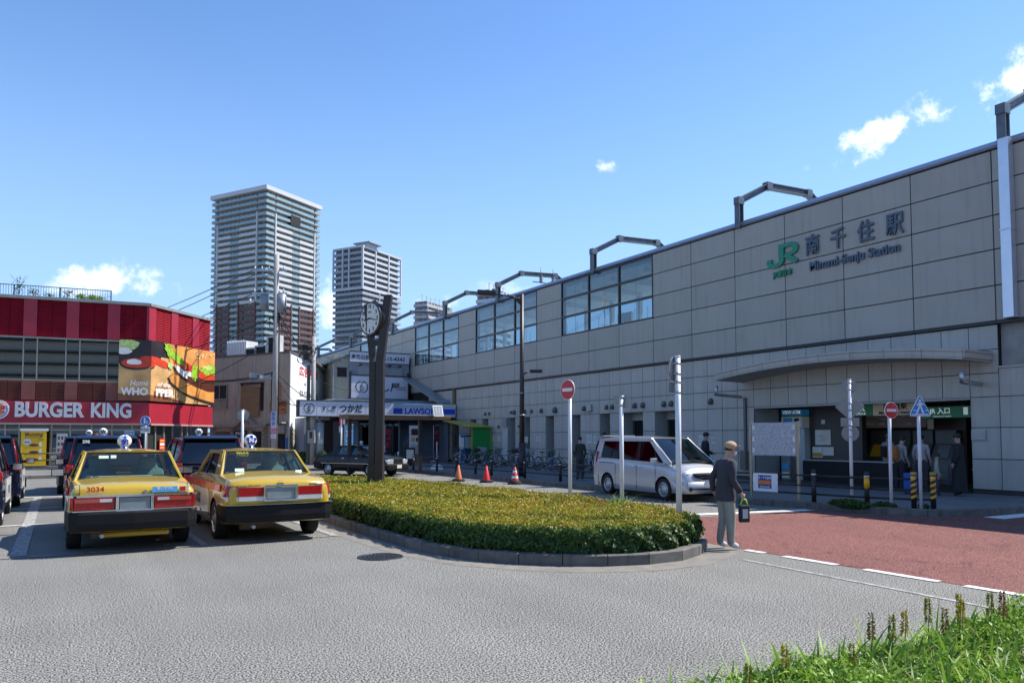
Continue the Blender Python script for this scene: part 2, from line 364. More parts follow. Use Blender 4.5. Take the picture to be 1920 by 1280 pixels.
def resample(line, step):
    pts = [Vector(p) for p in line]; seg = [(b - a).length for a, b in zip(pts, pts[1:])]; tot = sum(seg); n = max(1, round(tot / step)); out = []
    for k in range(n + 1):
        s = tot * k / n; i = 0
        while i < len(seg) - 1 and s > seg[i]: s -= seg[i]; i += 1
        out.append(pts[i] + (pts[i + 1] - pts[i]) * min(1, s / seg[i]))
    return out
def kerb_run(root, line, side, step=.6, w=.15, h=.15, mat_=M_kerb, closed=False, lim=None):
    pts = resample(line, step)
    if closed: pts = pts + [pts[0]]
    for i in range(len(pts) - 1):
        a, b = pts[i], pts[i + 1]; d = (b - a).normalized(); nr = Vector((d.y, -d.x)) * side
        g_ = d * .006; a2, b2 = a + g_, b - g_
        pi = pts[i - 1] if i else a - d; pn = pts[i + 2] if i + 2 < len(pts) else b + d
        def miter(p, q, r_):
            d1 = (q - p).normalized() if (q - p).length > 1e-6 else d; d2 = (r_ - q).normalized() if (r_ - q).length > 1e-6 else d
            t = (d1 + d2).normalized(); n_ = Vector((t.y, -t.x)) * side; return n_ / max(.5, n_.dot(nr))
        na, nb = miter(pi, a, b), miter(a, b, pn)
        mbk = MB(); hz = h + random.uniform(-.004, .004)
        q = [a2, b2, b2 + nb * w, a2 + na * w]; tp = [a2 + na * .02, b2 + nb * .02, b2 + nb * w, a2 + na * w]
        mbk.loft([[(p.x, p.y, -.02) for p in q], [(p.x, p.y, hz - .015) for p in q], [(p.x, p.y, hz) for p in tp]], 0, True, False)
        c = (a + b) / 2; o = mbk.build('kerb_stone', mat_, root); 
kr = thing('station_kerb', None, None, kind='structure')
kerb_run(kr, KERB[2:19], 1, .9)
kerb_run(kr, KERB[18:24], 1, 1.8)
# yellow paint on the kerb top by the entrance and along the lay-by
for seg in (KERB[6:10], KERB[10:18]):
    a_ = inset_poly(seg, .035); b_ = inset_poly(seg, .12); mb = MB()
    mb.grid([[(x, y, .158) for x, y in a_], [(x, y, .158) for x, y in b_]], smooth=False); tag(mb.build('kerb_marking', M_yel, fix=False), None, None, kind='structure')

# planted island
ISL = [(4.66, 10.2), (4.62, 12), (4.62, 14), (4.7, 16), (4.95, 19), (5.4, 21.5), (6.0, 23.0), (6.7, 23.3), (7.5, 22.6), (8.5, 20.5), (9.0, 18), (9.2, 15), (9.3, 12), (9.22, 10), (9.0, 9.0), (8.72, 8.45), (8.2, 8.0), (7.4, 7.67), (6.63, 7.68), (5.98, 7.98), (5.45, 8.44), (4.98, 9.1)]
ISL = ISL[::-1]   # counter-clockwise becomes clockwise; side chosen below
area = sum(ISL[i][0] * ISL[(i + 1) % len(ISL)][1] - ISL[(i + 1) % len(ISL)][0] * ISL[i][1] for i in range(len(ISL)))
ik = thing('island_kerb', None, None, kind='structure')
kerb_run(ik, ISL + [ISL[0]], -1 if area > 0 else 1, .6)
def closed_inset(poly, w):
    n = len(poly); out = []
    s_ = 1 if area > 0 else -1
    for i in range(n):
        a = Vector(poly[i - 1]); b = Vector(poly[(i + 1) % n]); d = (b - a).normalized(); nn = Vector((-d.y, d.x)) * s_
        out.append(tuple(Vector(poly[i]) + nn * w))
    return out
sheet('island_gutter', closed_inset(ISL, -.42), .003, M_gut)
sheet('island_soil', closed_inset(ISL, .14), .10, mat('soil', (.05, .035, .022), .95, var=.4, vs=20, bump=1, bs=50))

# painted lines
def line(name, p0, p1, w, m=M_line, z=.009):
    a, b = Vector(p0), Vector(p1); d = (b - a).normalized(); n = Vector((-d.y, d.x)) * w / 2
    return sheet(name, [tuple(a - n), tuple(b - n), tuple(b + n), tuple(a + n)], z, m)
line('bay_line', (-.45, 12.9), (-.45, 25.5), .2, M_line2)
line('bay_line', (-7, 12.98), (1.9, 12.62), .07, M_line2, .0125)
line('bay_line', (2.2, 12.62), (4.15, 12.72), .07, M_line2, .0125)
line('bay_line', (4.15, 12.7), (4.15, 26), .14, M_line2)
for y in (17.35, 21.35, 25.3): line('bay_line', (-7, y), (4.1, y), .1, M_line, .0125)
line('bay_line', (2.02, 12.66), (2.02, 25.3), .1, M_line2)
line('bay_line', (-3.2, 12.9), (-3.2, 25.3), .1, M_line2)
line('stop_line', (9.05, 12.7), (15.1, 11.45), .3, M_line)
for y0, y1 in ((7.9, 7.55), (7.2, 6.35), (5.95, 5.0), (4.7, 3.9), (3.4, 2.5), (2.1, 1.2)): line('edge_line', (8.93, y0), (8.93, y1), .13, M_line)
line('faded_line', (8.2, 7.3), (7.9, 2.0), .07, worn_paint('ghost_paint', (.42, .41, .39), .50), .006)
for k in range(3): line('crosswalk_stripe', (16.9 + k * .0, 8.28 - k * .9), (24, 8.05 - k * .9), .42, M_line)
# manhole
mc = thing('manhole_cover', 'round cast iron manhole cover with a knobbed pattern set in the asphalt', 'manhole cover', (3.97, 10.16, 0))
M_iron = mat('cast_iron', (.035, .037, .04), .5, .7, var=.3, vs=12, bump=.4, bs=60)
mb = MB(); mb.lathe([(.002, .001), (.006, .27), (.006, .285)], (3.97, 10.16, 0), 'Z', 28); mb.build('lid', M_iron, mc)
mb = MB(); mb.lathe([(.002, .33), (.012, .32), (.012, .295), (.002, .29)], (3.97, 10.16, 0), 'Z', 28); mb.build('ring', M_iron, mc)
mb = MB()
for rr, k in ((.06, 6), (.12, 12), (.18, 18), (.24, 24)):
    for i in range(k):
        t = 2 * math.pi * i / k; mb.cyl((3.97 + rr * math.cos(t), 10.16 + rr * math.sin(t), .005), (3.97 + rr * math.cos(t), 10.16 + rr * math.sin(t), .014), .018, .012, 6)
mb.build('stud', M_iron, mc, kind='stuff')
# ------------------------------------------------------------------ railway station
XF = 22.2
M_pan = mat('station_panel', (.385, .36, .315), .55, var=.05, vs=1.2, obj_rand=.045, grime=.16)
M_pan2 = mat('station_lower_panel', (.45, .42, .37), .55, var=.06, vs=1.5, obj_rand=.05, grime=.2)
M_joint = mat('joint_shadow_gap', (.015, .015, .017), .8)
M_parapet = mat('roof_edge_metal', (.42, .47, .56), .35, .5, var=.06)
M_frame = mat('frame_steel', (.12, .14, .16), .5, .3, var=.25, vs=4, grime=.3)
M_winfr = mat('window_frame_dark', (.02, .022, .024), .4)
M_glassS = glass('station_glass', (.50, .60, .64), 1.6)
M_plinth = mat('plinth_granite', (.05, .042, .04), .6, var=.3, vs=30)
st = thing('station_building', 'long grey panelled railway station wall with glazed bands and a curved canopy over the entrance', 'railway station', (XF, 30, 0))
PW = 2.33; Y0 = 10.63
ZU = [4.94, 5.93, 6.94, 7.9, 8.85, 9.74]
WING = {6, 7, 8, 10, 11, 12, 14, 15, 16, 20, 21}
YEND = Y0 + PW * 42
# backing wall in pieces round the glazing
mb = MB()
mb.box((XF + .03, 1.3, 4.9), (XF + .3, YEND, 6.94))
mb.box((XF + .03, 1.3, 9.70), (XF + .3, YEND, 9.78))
k = -4
while k < 42:
    if k in WING: k += 1; continue
    k2 = k
    while k2 < 42 and k2 not in WING: k2 += 1
    mb.box((XF + .03, Y0 + PW * k, 6.94), (XF + .3, Y0 + PW * k2, 9.7)); k = k2
mb.build('backing_wall', M_joint, st)
me = None; gap = .017
pm = MB(); pm.box((0, gap, gap), (.045, PW - gap, 1 - gap))
for i in range(5):
    z0, z1_ = ZU[i], ZU[i + 1]
    pm = MB(); pm.box((0, gap, gap), (.045, PW - gap, z1_ - z0 - gap)); po = pm.build('upper_panel', M_pan)
    first = True
    for k in range(-4, 27):
        if k in WING and i >= 2: continue
        if first:
            po.parent = st; po.location = Vector((XF - .015, Y0 + PW * k, z0)) - OFF[st.name]; OFF[po.name] = OFF[st.name]; first = False
        else: mesh_obj('upper_panel', po.data, (XF - .015, Y0 + PW * k, z0), st)
mb = MB()
for i in range(5):
    for k in range(27, 42): mb.box((XF - .015, Y0 + PW * k + gap, ZU[i] + gap), (XF + .03, Y0 + PW * (k + 1) - gap, ZU[i + 1] - gap))
mb.build('far_upper_panels', M_pan, st, kind='stuff')
# glazing
for k in sorted(WING):
    y0 = Y0 + PW * k; y1 = y0 + PW
    for i in range(2, 5):
        a, b = ZU[i], ZU[i + 1]
        fr_ = MB()
        fr_.box((XF - .03, y0, a), (XF + .08, y1, a + .05)); fr_.box((XF - .03, y0, b - .05), (XF + .08, y1, b))
        fr_.box((XF - .031, y0, a + .05), (XF + .08, y0 + .045, b - .05)); fr_.box((XF - .031, y1 - .045, a + .05), (XF + .08, y1, b - .05))
        f = fr_.build('window_frame', M_winfr, st)
        p = MB(); p.box((XF + .02, y0 + .045, a + .05), (XF + .03, y1 - .045, b - .05)); p.build('pane', M_glassS, f)
        q = MB(); q.box((XF + .035, (y0 + y1) / 2 - .012, a + .05), (XF + .05, (y0 + y1) / 2 + .012, b - .05)); q.build('glazing_bar', M_galv, f)
# platform hall seen through the glass
M_hall = mat('platform_steel_pale', (.6, .62, .62), .6, var=.15)
M_soff = mat('platform_roof_underside', (.5, .52, .50), .7, var=.2, vs=2)
mb = MB(); mb.box((XF + .3, 1.3, 5.6), (34, YEND, 5.9)); mb.build('platform_floor', mat('platform_paving', (.5, .49, .46), .8), st)
mb = MB(); mb.prism([(XF + .3, 1.3, 9.55), (27, 1.3, 9.25), (27, 1.3, 9.42), (XF + .3, 1.3, 9.70)], (0, YEND - 1.3, 0)); mb.build('platform_roof', M_soff, st)
mb = MB(); y = 2.
while y < 75:
    mb.obox((24.3, y, 9.25), (3.9, .12, .22)); mb.box((26.0, y - .1, 5.9), (26.2, y + .1, 9.3)); y += 2.33
mb.build('roof_rib', M_hall, st, kind='stuff')
mb = MB(); y = 3.
while y < 75:
    mb.box((33.2, y, 5.9), (33.3, y + .08, 7.4)); mb.box((30.4, y, 8.9), (30.46, y + .05, 9.7)); y += 1.2
mb.box((33.2, 1.3, 6.6), (33.28, YEND, 6.68)); mb.box((33.2, 1.3, 7.3), (33.28, YEND, 7.4)); mb.box((33.2, 1.3, 5.9), (33.25, YEND, 6.3))
mb.build('platform_railing', M_hall, st, kind='stuff')
mb = MB()
for y in (26, 30, 37, 47, 60):
    mb.box((25.2, y, 5.9), (25.3, y + .08, 8.2)); mb.box((25.1, y - .5, 7.7), (25.25, y + .6, 8.2))
mb.build('platform_sign', M_white, st)
# roof edge: curved metal strip, drip line
mb = MB(); mb.prism([(XF - .05, 1.3, 9.78), (XF - .1, 1.3, 9.83), (XF - .02, 1.3, 9.97), (XF + .25, 1.3, 10.04), (27, 1.3, 9.92), (27, 1.3, 9.84), (XF + .31, 1.3, 9.78)], (0, YEND - 1.3, 0)); mb.build('roof_edge', M_parapet, st)
mb = MB(); mb.box((XF - .04, 1.3, 4.86), (XF + .3, YEND, 4.93)); mb.build('drip_ledge', M_winfr, st)

# lower wall
LW = PW / 3; ZL = [.25, 1.10, 1.98, 2.84, 3.5, 4.16, 4.84]
ycol = lambda k: Y0 + LW * k
DOORS = {16: 1, 17: 1, 19: 1, 20: 1, 22: 1, 25: 1, 28: 1, 31: 1, 33: 1, 37: 1, 39: 1, 42: 1}
ENT = set(range(1, 11))
NL = 46
mb = MB()
k = 0
while k < NL:
    if k in DOORS or k in ENT: k += 1; continue
    k2 = k
    while k2 < NL and k2 not in DOORS and k2 not in ENT: k2 += 1
    mb.box((XF + .07, ycol(k) + (.0 if k else 0), 0.13), (XF + .5, ycol(k2), 2.84)); k = k2
mb.box((XF + .07, ycol(0), 2.84), (XF + .5, ycol(NL), 4.86))
mb.box((XF + .07, ycol(NL), .1), (XF + .5, YEND, 4.86))
mb.build('lower_backing_wall', M_joint, st)
for i in range(6):
    z0, z1_ = ZL[i], ZL[i + 1]
    pm = MB(); pm.box((0, .011, .011), (.04, LW - .011, z1_ - z0 - .011)); po = pm.build('lower_panel', M_pan2)
    first = True
    for k in range(-1, NL + 2):
        if k < 0 and i > 3: continue
        if (k in DOORS or k in ENT) and i < 3: continue
        if k == -1 and i == 3: continue
        if first: po.parent = st; po.location = Vector((XF + .03, ycol(k), z0)) - OFF[st.name]; OFF[po.name] = OFF[st.name]; first = False
        else: mesh_obj('lower_panel', po.data, (XF + .03, ycol(k), z0), st)
for a, b in ((11, 16), (18, 19)):
    mb = MB(); mb.box((XF + .03, ycol(a), .13), (XF + .07, ycol(b), .24)); mb.build('plinth', M_plinth, st)
for a, b in ((21, 22), (23, 25), (26, 28), (29, 31), (32, 33), (34, 37), (38, 39), (40, 42), (43, 48)): mb = MB(); mb.box((XF + .03, ycol(a), .13), (XF + .07, ycol(b), .24)); mb.build('plinth', M_plinth, st)
M_rev = mat('reveal_panel', (.38, .38, .36), .6, var=.06)
for k in sorted(DOORS):
    lone_start = (k - 1) not in DOORS; lone_end = (k + 1) not in DOORS
    if not lone_start: continue
    n = 1
    while (k + n) in DOORS: n += 1
    ya, yb = ycol(k), ycol(k + n)
    mb = MB(); mb.box((XF + .5, ya, .13), (XF + .9, ya + .01, 2.84)); mb.box((XF + .5, yb - .01, .13), (XF + .9, yb, 2.84)); mb.box((XF + .07, yb - .012, .13), (XF + .5, yb - .002, 2.84))
    mb.box((XF + .07, ya + .002, .13), (XF + .5, ya + .012, 2.84)); mb.box((XF + .07, ya, 2.83), (XF + .9, yb, 2.838)); mb.box((XF + .72, ya + .01, 2.5), (XF + .8, yb - .01, 2.83)); mb.build('doorway_reveal', M_rev, st)
    mb = MB(); mb.box((XF + .86, ya + .01, .13), (XF + .9, yb - .01, 2.5)); mb.build('shutter', M_dark, st)
    mb = MB(); y = ya + .05
    while y < yb - .03: mb.box((XF + .74, y, .2), (XF + .76, y + .02, 2.5)); y += .095
    mb.box((XF + .735, ya + .01, .2), (XF + .765, yb - .01, .25)); mb.box((XF + .735, ya + .01, 1.5), (XF + .765, yb - .01, 1.54))
    mb.build('grille', M_winfr, st, kind='stuff')
# vents
M_vent = mat('vent_hood_metal', (.13, .135, .14), .5, .5, var=.15)
def hood(y, z, r):
    mb = MB(); prof = []
    for j in range(6):
        t = j / 5 * math.pi / 2; prof.append([(XF + .03 - .16 * math.sin(t) * (r / .12), y + r * math.cos(a), z + (r * .95 * math.sin(a) if a <= math.pi else 0) + 0) for a in [0]])
    rings = []
    for j in range(6):
        t = j / 5; sc_ = math.cos(t * math.pi / 2) ** .5 if j < 5 else .03
        ring = [(XF + .03 - t * r * 1.5, y + r * sc_ * math.cos(a), z + r * 1.1 * sc_ * math.sin(a)) for a in [math.pi * i / 8 for i in range(9)]]
        ring += [(XF + .03 - t * r * 1.5, y - r * sc_, z - r * 1.1), (XF + .03 - t * r * 1.5, y + r * sc_, z - r * 1.1)]
        rings.append(ring)
    mb.loft(rings); mb.build('vent_hood', M_vent, st)
for y, r in ((39.7, .09), (39.2, .09), (36.68, .08), (36.3, .11), (35.19, .1), (34.5, .09), (33.52, .11), (32.2, .14), (29.7, .11), (28.3, .0), (27.93, .10), (27.5, .1), (25.9, .11), (25.35, .11), (24.0, .11), (23.55, .11), (21.3, .11), (44.6, .1)):
    if r: hood(y, 3.15, r)
for y, z, r in ((40.6, 2.35, .08), (38.1, 2.35, .09), (35.8, 2.35, .08)): hood(y, z, r)
# notices taped to the wall
M_paper = mat('notice_paper', (.62, .62, .58), .7, var=.1, vs=30)
def notice(y0, y1, z0, z1_, m=M_paper, bar=None, x=XF + .03):
    mb = MB(); mb.box((x - .012, y0, z0), (x, y1, z1_), 0)
    n = 3
    for i in range(n):
        zz = z1_ - (z1_ - z0) * (.25 + .2 * i); mb.box((x - .015, y0 + (y1 - y0) * .15, zz), (x - .012, y1 - (y1 - y0) * .15, zz + .015), 1)
    if bar: mb.box((x - .016, y0 + .03, z0 + .02), (x - .012, y1 - .03, z0 + .06), 2)
    mb.build('notice', [m, M_ink, M_red], st)
for a in ((29.1, 29.5, 1.42, 1.83), (28.75, 29.0, 1.4, 1.78), (22.5, 22.9, 1.5, 1.78), (21.75, 22.0, 1.38, 1.79), (21.1, 21.3, 1.45, 1.7)): notice(*a)
for y in (33.7, 34.9, 37.9, 38.6): notice(y, y + .35, 1.4, 1.75, bar=1)
mb = MB(); mb.box((XF - .03, 11.0, 1.63), (XF + .029, 11.38, 1.92)); mb.build('paper_sheet', mat('grey_paper', (.42, .41, .37), .7), st)
# vertical brown conduit and the utility boxes
mb = MB(); mb.box((XF - .12, 43.65, .13), (XF + .0, 43.95, 4.85)); mb.build('downpipe', mat('brown_duct', (.14, .11, .055), .5, var=.2), st)
mb = MB(); mb.box((XF - .3, 10.05, 4.95), (XF - .03, 10.32, 9.9)); mb.box((XF - .32, 10.03, 7.35), (XF - .03, 10.34, 7.39)); mb.build('downpipe', mat('bright_duct', (.62, .65, .72), .3, .6, var=.05), st, bev=.01)
mb = MB(); mb.tube([(20.9, 19.75, 3.62), (20.9, 19.8, 3.3), (XF - .1, 19.8, 3.25), (XF + .03, 19.8, 3.25)], .06, 8); mb.build('downpipe', M_alu, st)
mb = MB(); mb.box((XF - .06, 19.5, .5), (XF + .02, 19.6, 3.2)); mb.build('downpipe', M_vent, st)
mb = MB(); mb.box((XF - .16, 19.45, .5), (XF + .03, 19.72, 1.22)); mb.build('meter_box', mat('olive_box', (.17, .155, .11), .6), st, bev=.01)
mb = MB(); mb.tube([(20.95, 10.95, 3.5), (20.95, 10.95, 3.22), (XF - .05, 11.1, 3.2)], .07, 8); mb.build('downpipe', M_alu, st)
mb = MB(); mb.box((XF - .1, 29.05, 2.98), (XF + .03, 29.4, 3.3)); mb.build('junction_box', M_galv, st, bev=.02)
mb = MB(); mb.box((XF - .02, 37.04, .3), (XF + .029, 37.6, 2.3)); mb.build('door', mat('pale_door', (.5, .5, .49), .5), st)
mb = MB(); mb.box((XF - .1, 37.04, 2.3), (XF + .029, 37.6, 2.8)); mb.build('lit_sign_box', mat('sign_box', (.3, .3, .27), .5), st)

# pillar return and concrete pier at the bridge end
mb = MB(); mb.box((XF + .07, 9.86, .1), (24.6, ycol(0), 3.66)); mb.build('pillar_core', M_joint, st)
for z0, z1_ in zip(ZL[:4], ZL[1:4] + [3.62]):
    for x0, x1 in ((XF + .07, 23.3), (23.32, 24.55)):
        mb = MB(); mb.box((x0 + .01, 9.82, z0 + .01), (x1 - .01, 9.86, z1_ - .01)); mb.build('lower_panel', M_pan2, st)
    if z1_ == 3.62: mb = MB(); mb.box((XF + .03, 9.86, 2.85), (XF + .07, ycol(0) - .01, 3.61)); mb.build('lower_panel', M_pan2, st)
mb = MB(); mb.box((XF + .05, 9.84, .13), (24.6, 11.4, .24)); mb.build('plinth', M_plinth, st)
mb = MB(); mb.box((XF, 9.84, 3.62), (24.6, ycol(0), 3.68)); mb.build('coping', M_pan2, st)
mb = MB(); mb.box((XF + .35, 9.5, 3.68), (24.5, 10.5, 4.86)); mb.box((XF + .2, 9.86, 3.68), (XF + .349, 10.62, 4.86)); mb.build('concrete_pier', M_conc, st)
mb = MB(); mb.box((XF + .35, 1.3, 4.3), (34, 9.5, 4.85)); mb.box((XF + .25, 1.3, 4.1), (XF + .35, 9.5, 4.86)); mb.build('bridge_girder', M_conc, st)
sg = MB()
for i in range(5): sg.add([(XF + .2, 9.45 - i * .5, 4.2), (XF + .2, 9.2 - i * .5, 4.2), (XF + .2, 9.0 - i * .5, 4.75), (XF + .2, 9.25 - i * .5, 4.75)], [(0, 1, 2, 3)], 0)
sg.box((XF + .205, 7, 4.2), (XF + .23, 9.5, 4.75), 1); sg.build('height_warning_board', [M_ink, mat('warning_yellow', (.75, .38, .02), .5)], st)

# portal frames over the track
for y in (10.25, 19.62, 28.75, 38.0, 45.1, 54.4, 64.1, 73.8, 83.5):
    def hbeam(mb, p0, p1, w=.24):
        p0, p1 = Vector(p0), Vector(p1); d = (p1 - p0).normalized(); up = Vector((0, 1, 0)).cross(d)
        for s_, t_ in ((1, .03), (-1, .03)):
            c0 = p0 + up * (w / 2 * s_); c1 = p1 + up * (w / 2 * s_)
            mb.prism([c0 + Vector((0, -.12, 0)), c0 + Vector((0, .12, 0)), c1 + Vector((0, .12, 0)), c1 + Vector((0, -.12, 0))], up * (-.03 * s_))
        mb.prism([p0 + up * (w / 2 - .02) + Vector((0, -.01, 0)), p0 - up * (w / 2 - .02) + Vector((0, -.01, 0)), p1 - up * (w / 2 - .02) + Vector((0, -.01, 0)), p1 + up * (w / 2 - .02) + Vector((0, -.01, 0))], (0, .02, 0))
    mb = MB(); P_ = [(22.1, y, 9.7), (22.1, y, 10.75), (23.75, y, 11.62), (26.2, y, 11.75), (29.2, y, 10.0)]
    for i in range(4): hbeam(mb, P_[i], P_[i + 1])
    for q in P_[1:4]: mb.obox(q, (.3, .26, .28))
    if y in (38.0, 54.4):
        for xx in (25., 25.9):
            for j in range(3): mb.cyl((xx, y - .25, 11.2 + j * .13), (xx, y - .25, 11.27 + j * .13), .12, .12, 10)
            mb.cyl((xx, y - .25, 11.1), (xx, y - .25, 12.1), .03, n=6)
        mb.tube([(24.4, y - .25, 11.15), (26.8, y - .25, 11.15)], .03)
    mb.build('portal_frame', M_frame, st, bev=0)

# canopy: shallow arch of panels along the entrance
XC = 20.75
def zc(y):    # underside edge height of the arc
    t = (y - 15.25) / 4.45; return 3.80 + .30 * (1 - t * t)
ys = [10.8 + 8.9 * i / 8 for i in range(9)]
mb = MB()
top = [[(XF + .02, y, zc(y) + .32), (XC, y, zc(y) + .25)] for y in [10.8 + 8.9 * i / 32 for i in range(33)]]
bot = [[(XC, y, zc(y)), (XF + .02, y, zc(y) - .02)] for y in [10.8 + 8.9 * i / 32 for i in range(33)]]
rings = [[top[i][0], top[i][1], bot[i][0], bot[i][1]] for i in range(33)]
mb.loft(rings, 0, True, False); cn = mb.build('canopy', mat('canopy_soffit', (.36, .35, .32), .6), st)
for i in range(8):
    sub = [ys[i] + (ys[i + 1] - ys[i]) * j / 4 for j in range(5)]
    sub[0] += .008; sub[-1] -= .008
    for lo, hi, d in ((.0, .045, .025), (.055, .20, .035), (.21, .27, .06)):
        mb = MB(); rings = [[(XC - d, y, zc(y) + lo), (XC, y, zc(y) + lo), (XC, y, zc(y) + hi), (XC - d, y, zc(y) + hi)] for y in sub]
        mb.loft(rings, 0, True, False); mb.build('fascia_panel', M_pan2, cn)
mb = MB()
mb.box((XC, 10.765, zc(10.8) + .055), (XF + .02, 10.8, zc(10.8) + .2)); mb.box((XC - .02, 10.745, zc(10.8) + .21), (XF + .02, 10.8, zc(10.8) + .27)); mb.build('fascia_panel', M_pan2, cn)

# entrance hall behind the opening
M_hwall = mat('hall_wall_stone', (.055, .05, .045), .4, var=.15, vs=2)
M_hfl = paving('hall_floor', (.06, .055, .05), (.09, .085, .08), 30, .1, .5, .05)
ya, yb = ycol(1), ycol(11)
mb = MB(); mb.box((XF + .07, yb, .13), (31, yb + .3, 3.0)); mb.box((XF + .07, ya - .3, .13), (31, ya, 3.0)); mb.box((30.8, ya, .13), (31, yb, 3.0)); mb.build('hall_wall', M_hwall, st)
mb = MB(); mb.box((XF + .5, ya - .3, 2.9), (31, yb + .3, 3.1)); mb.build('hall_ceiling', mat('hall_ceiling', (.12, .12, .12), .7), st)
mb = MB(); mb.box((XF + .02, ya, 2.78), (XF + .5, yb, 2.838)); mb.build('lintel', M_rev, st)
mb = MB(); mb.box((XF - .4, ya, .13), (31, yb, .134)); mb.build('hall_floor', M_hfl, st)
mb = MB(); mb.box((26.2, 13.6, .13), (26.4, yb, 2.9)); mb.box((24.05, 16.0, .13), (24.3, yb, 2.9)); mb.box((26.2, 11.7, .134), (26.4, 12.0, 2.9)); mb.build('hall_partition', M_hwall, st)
for j, (y0, y1) in enumerate(((18.35, 18.75), (18.77, 19.15))):
    for z0, z1_ in ((.15, 1.0), (1.02, 1.95), (1.97, 2.75)):
        mb = MB(); mb.box((23.95, y0 + .28, z0), (24.04, y1 + .28, z1_)); 
mb = MB(); mb.box((XF + .08, yb - .012, .14), (23.6, yb - .003, 2.78)); mb.build('reveal_panel', M_rev, st)
mb = MB(); mb.box((23.65, 19.05, .15), (23.7, 19.17, 2.8)); mb.build('door_frame', M_winfr, st)
def card(x, y0, y1, z0, z1_, m, name='poster', t=.03): mb = MB(); mb.box((x - t, y0, z0), (x, y1, z1_)); return mb.build(name, m, st)
def lumi(name, col, e): return mat(name, col, .5, emit=(*col, e))  # own glow put into the colour, on signs but also on unlit paper
L_w = lumi('glow_white', (.40, .45, .46), .05); L_g = lumi('lit_green_sign', (.01, .085, .04), .14); L_c = lumi('glow_cream', (.36, .33, .24), .07); L_b = lumi('glow_blue', (.02, .13, .30), .14); L_y = lumi('glow_yellow', (.30, .20, .012), .04)
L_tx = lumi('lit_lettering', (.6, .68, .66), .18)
v = thing('atm_booth', 'tall white cash machine booth under a blue VIEW sign in the station entrance', 'cash machine', (23.9, 18.5, .13))
mb = MB(); mb.box((23.7, 18.1, .13), (24.04, 18.95, 2.04)); mb.build('cabinet', mat('cabinet_white', (.45, .5, .5), .4), v, bev=.01)
mb = MB(); mb.box((23.6, 18.13, 2.06), (24.03, 19.04, 2.48)); mb.build('sign_panel', L_w, v)
mb = MB(); mb.box((23.6, 18.13, 2.49), (24.03, 19.04, 2.53)); mb.build('green_stripe', L_g, v)
mb = MB(); mb.box((23.6, 18.13, 2.54), (24.03, 19.04, 2.75)); mb.build('header', L_b, v)
mb = MB(); text_mb(mb, 'VIEW ATM', (23.59, 18.58, 2.645), (-1, 0, 0), .17, .003, .004); mb.build('lettering', L_tx, v)
mb = MB(); mb.box((23.585, 18.55, 2.2), (23.6, 18.95, 2.44)); mb.build('blue_label', L_b, v)
mb = MB(); mb.box((23.585, 18.25, 2.3), (23.6, 18.45, 2.42)); mb.box((23.584, 18.3, 2.15), (23.6, 18.4, 2.3)); mb.build('symbol', M_ink, v)
tb = thing('ticket_terminal', 'grey waist high terminal standing in front of the white cash machine booth', 'terminal', (23.45, 18.65, .13))
mb = MB(); mb.box((23.3, 18.45, .13), (23.6, 18.85, 1.03)); mb.build('body', mat('terminal_grey', (.2, .2, .2), .5), tb, bev=.02)
mb = MB(); mb.box((23.28, 18.48, .5), (23.3, 18.8, .75)); mb.build('blue_label', L_b, tb)
mb = MB(); mb.box((23.28, 18.48, .2), (23.3, 18.8, .42)); mb.build('white_label', L_w, tb)
card(24.04, 17.23, 17.87, 1.43, 1.98, L_w, 'route_map')
mb = MB(); 
for a in range(14):
    t = random.random() * 6.28; r_ = .05 + .15 * random.random(); mb.box((24.0, 17.55 + r_ * math.cos(t), 1.7 + r_ * math.sin(t) * .8), (24.006, 17.56 + r_ * math.cos(t) + .08, 1.706 + r_ * math.sin(t) * .8))
mb.build('route_map_lines', M_ink, st)
card(24.04, 17.58, 18.0, .97, 1.36, L_w, 'leaflet'); card(24.0, 17.6, 17.98, 1.0, 1.14, L_y, 'leaflet_stripe', .012); card(24.04, 17.12, 17.55, 1.05, 1.36, L_w, 'leaflet')
card(24.04, 17.45, 17.6, 2.2, 2.35, L_w, 'wall_clock')
mb = MB(); mb.box((23.5, 14.3, .13), (24.04, 18.05, .86)); mb.build('counter', M_dark, st, bev=.01)
mb = MB(); mb.box((23.45, 14.3, .86), (24.04, 18.05, .9)); mb.build('counter_top', M_rev, st)
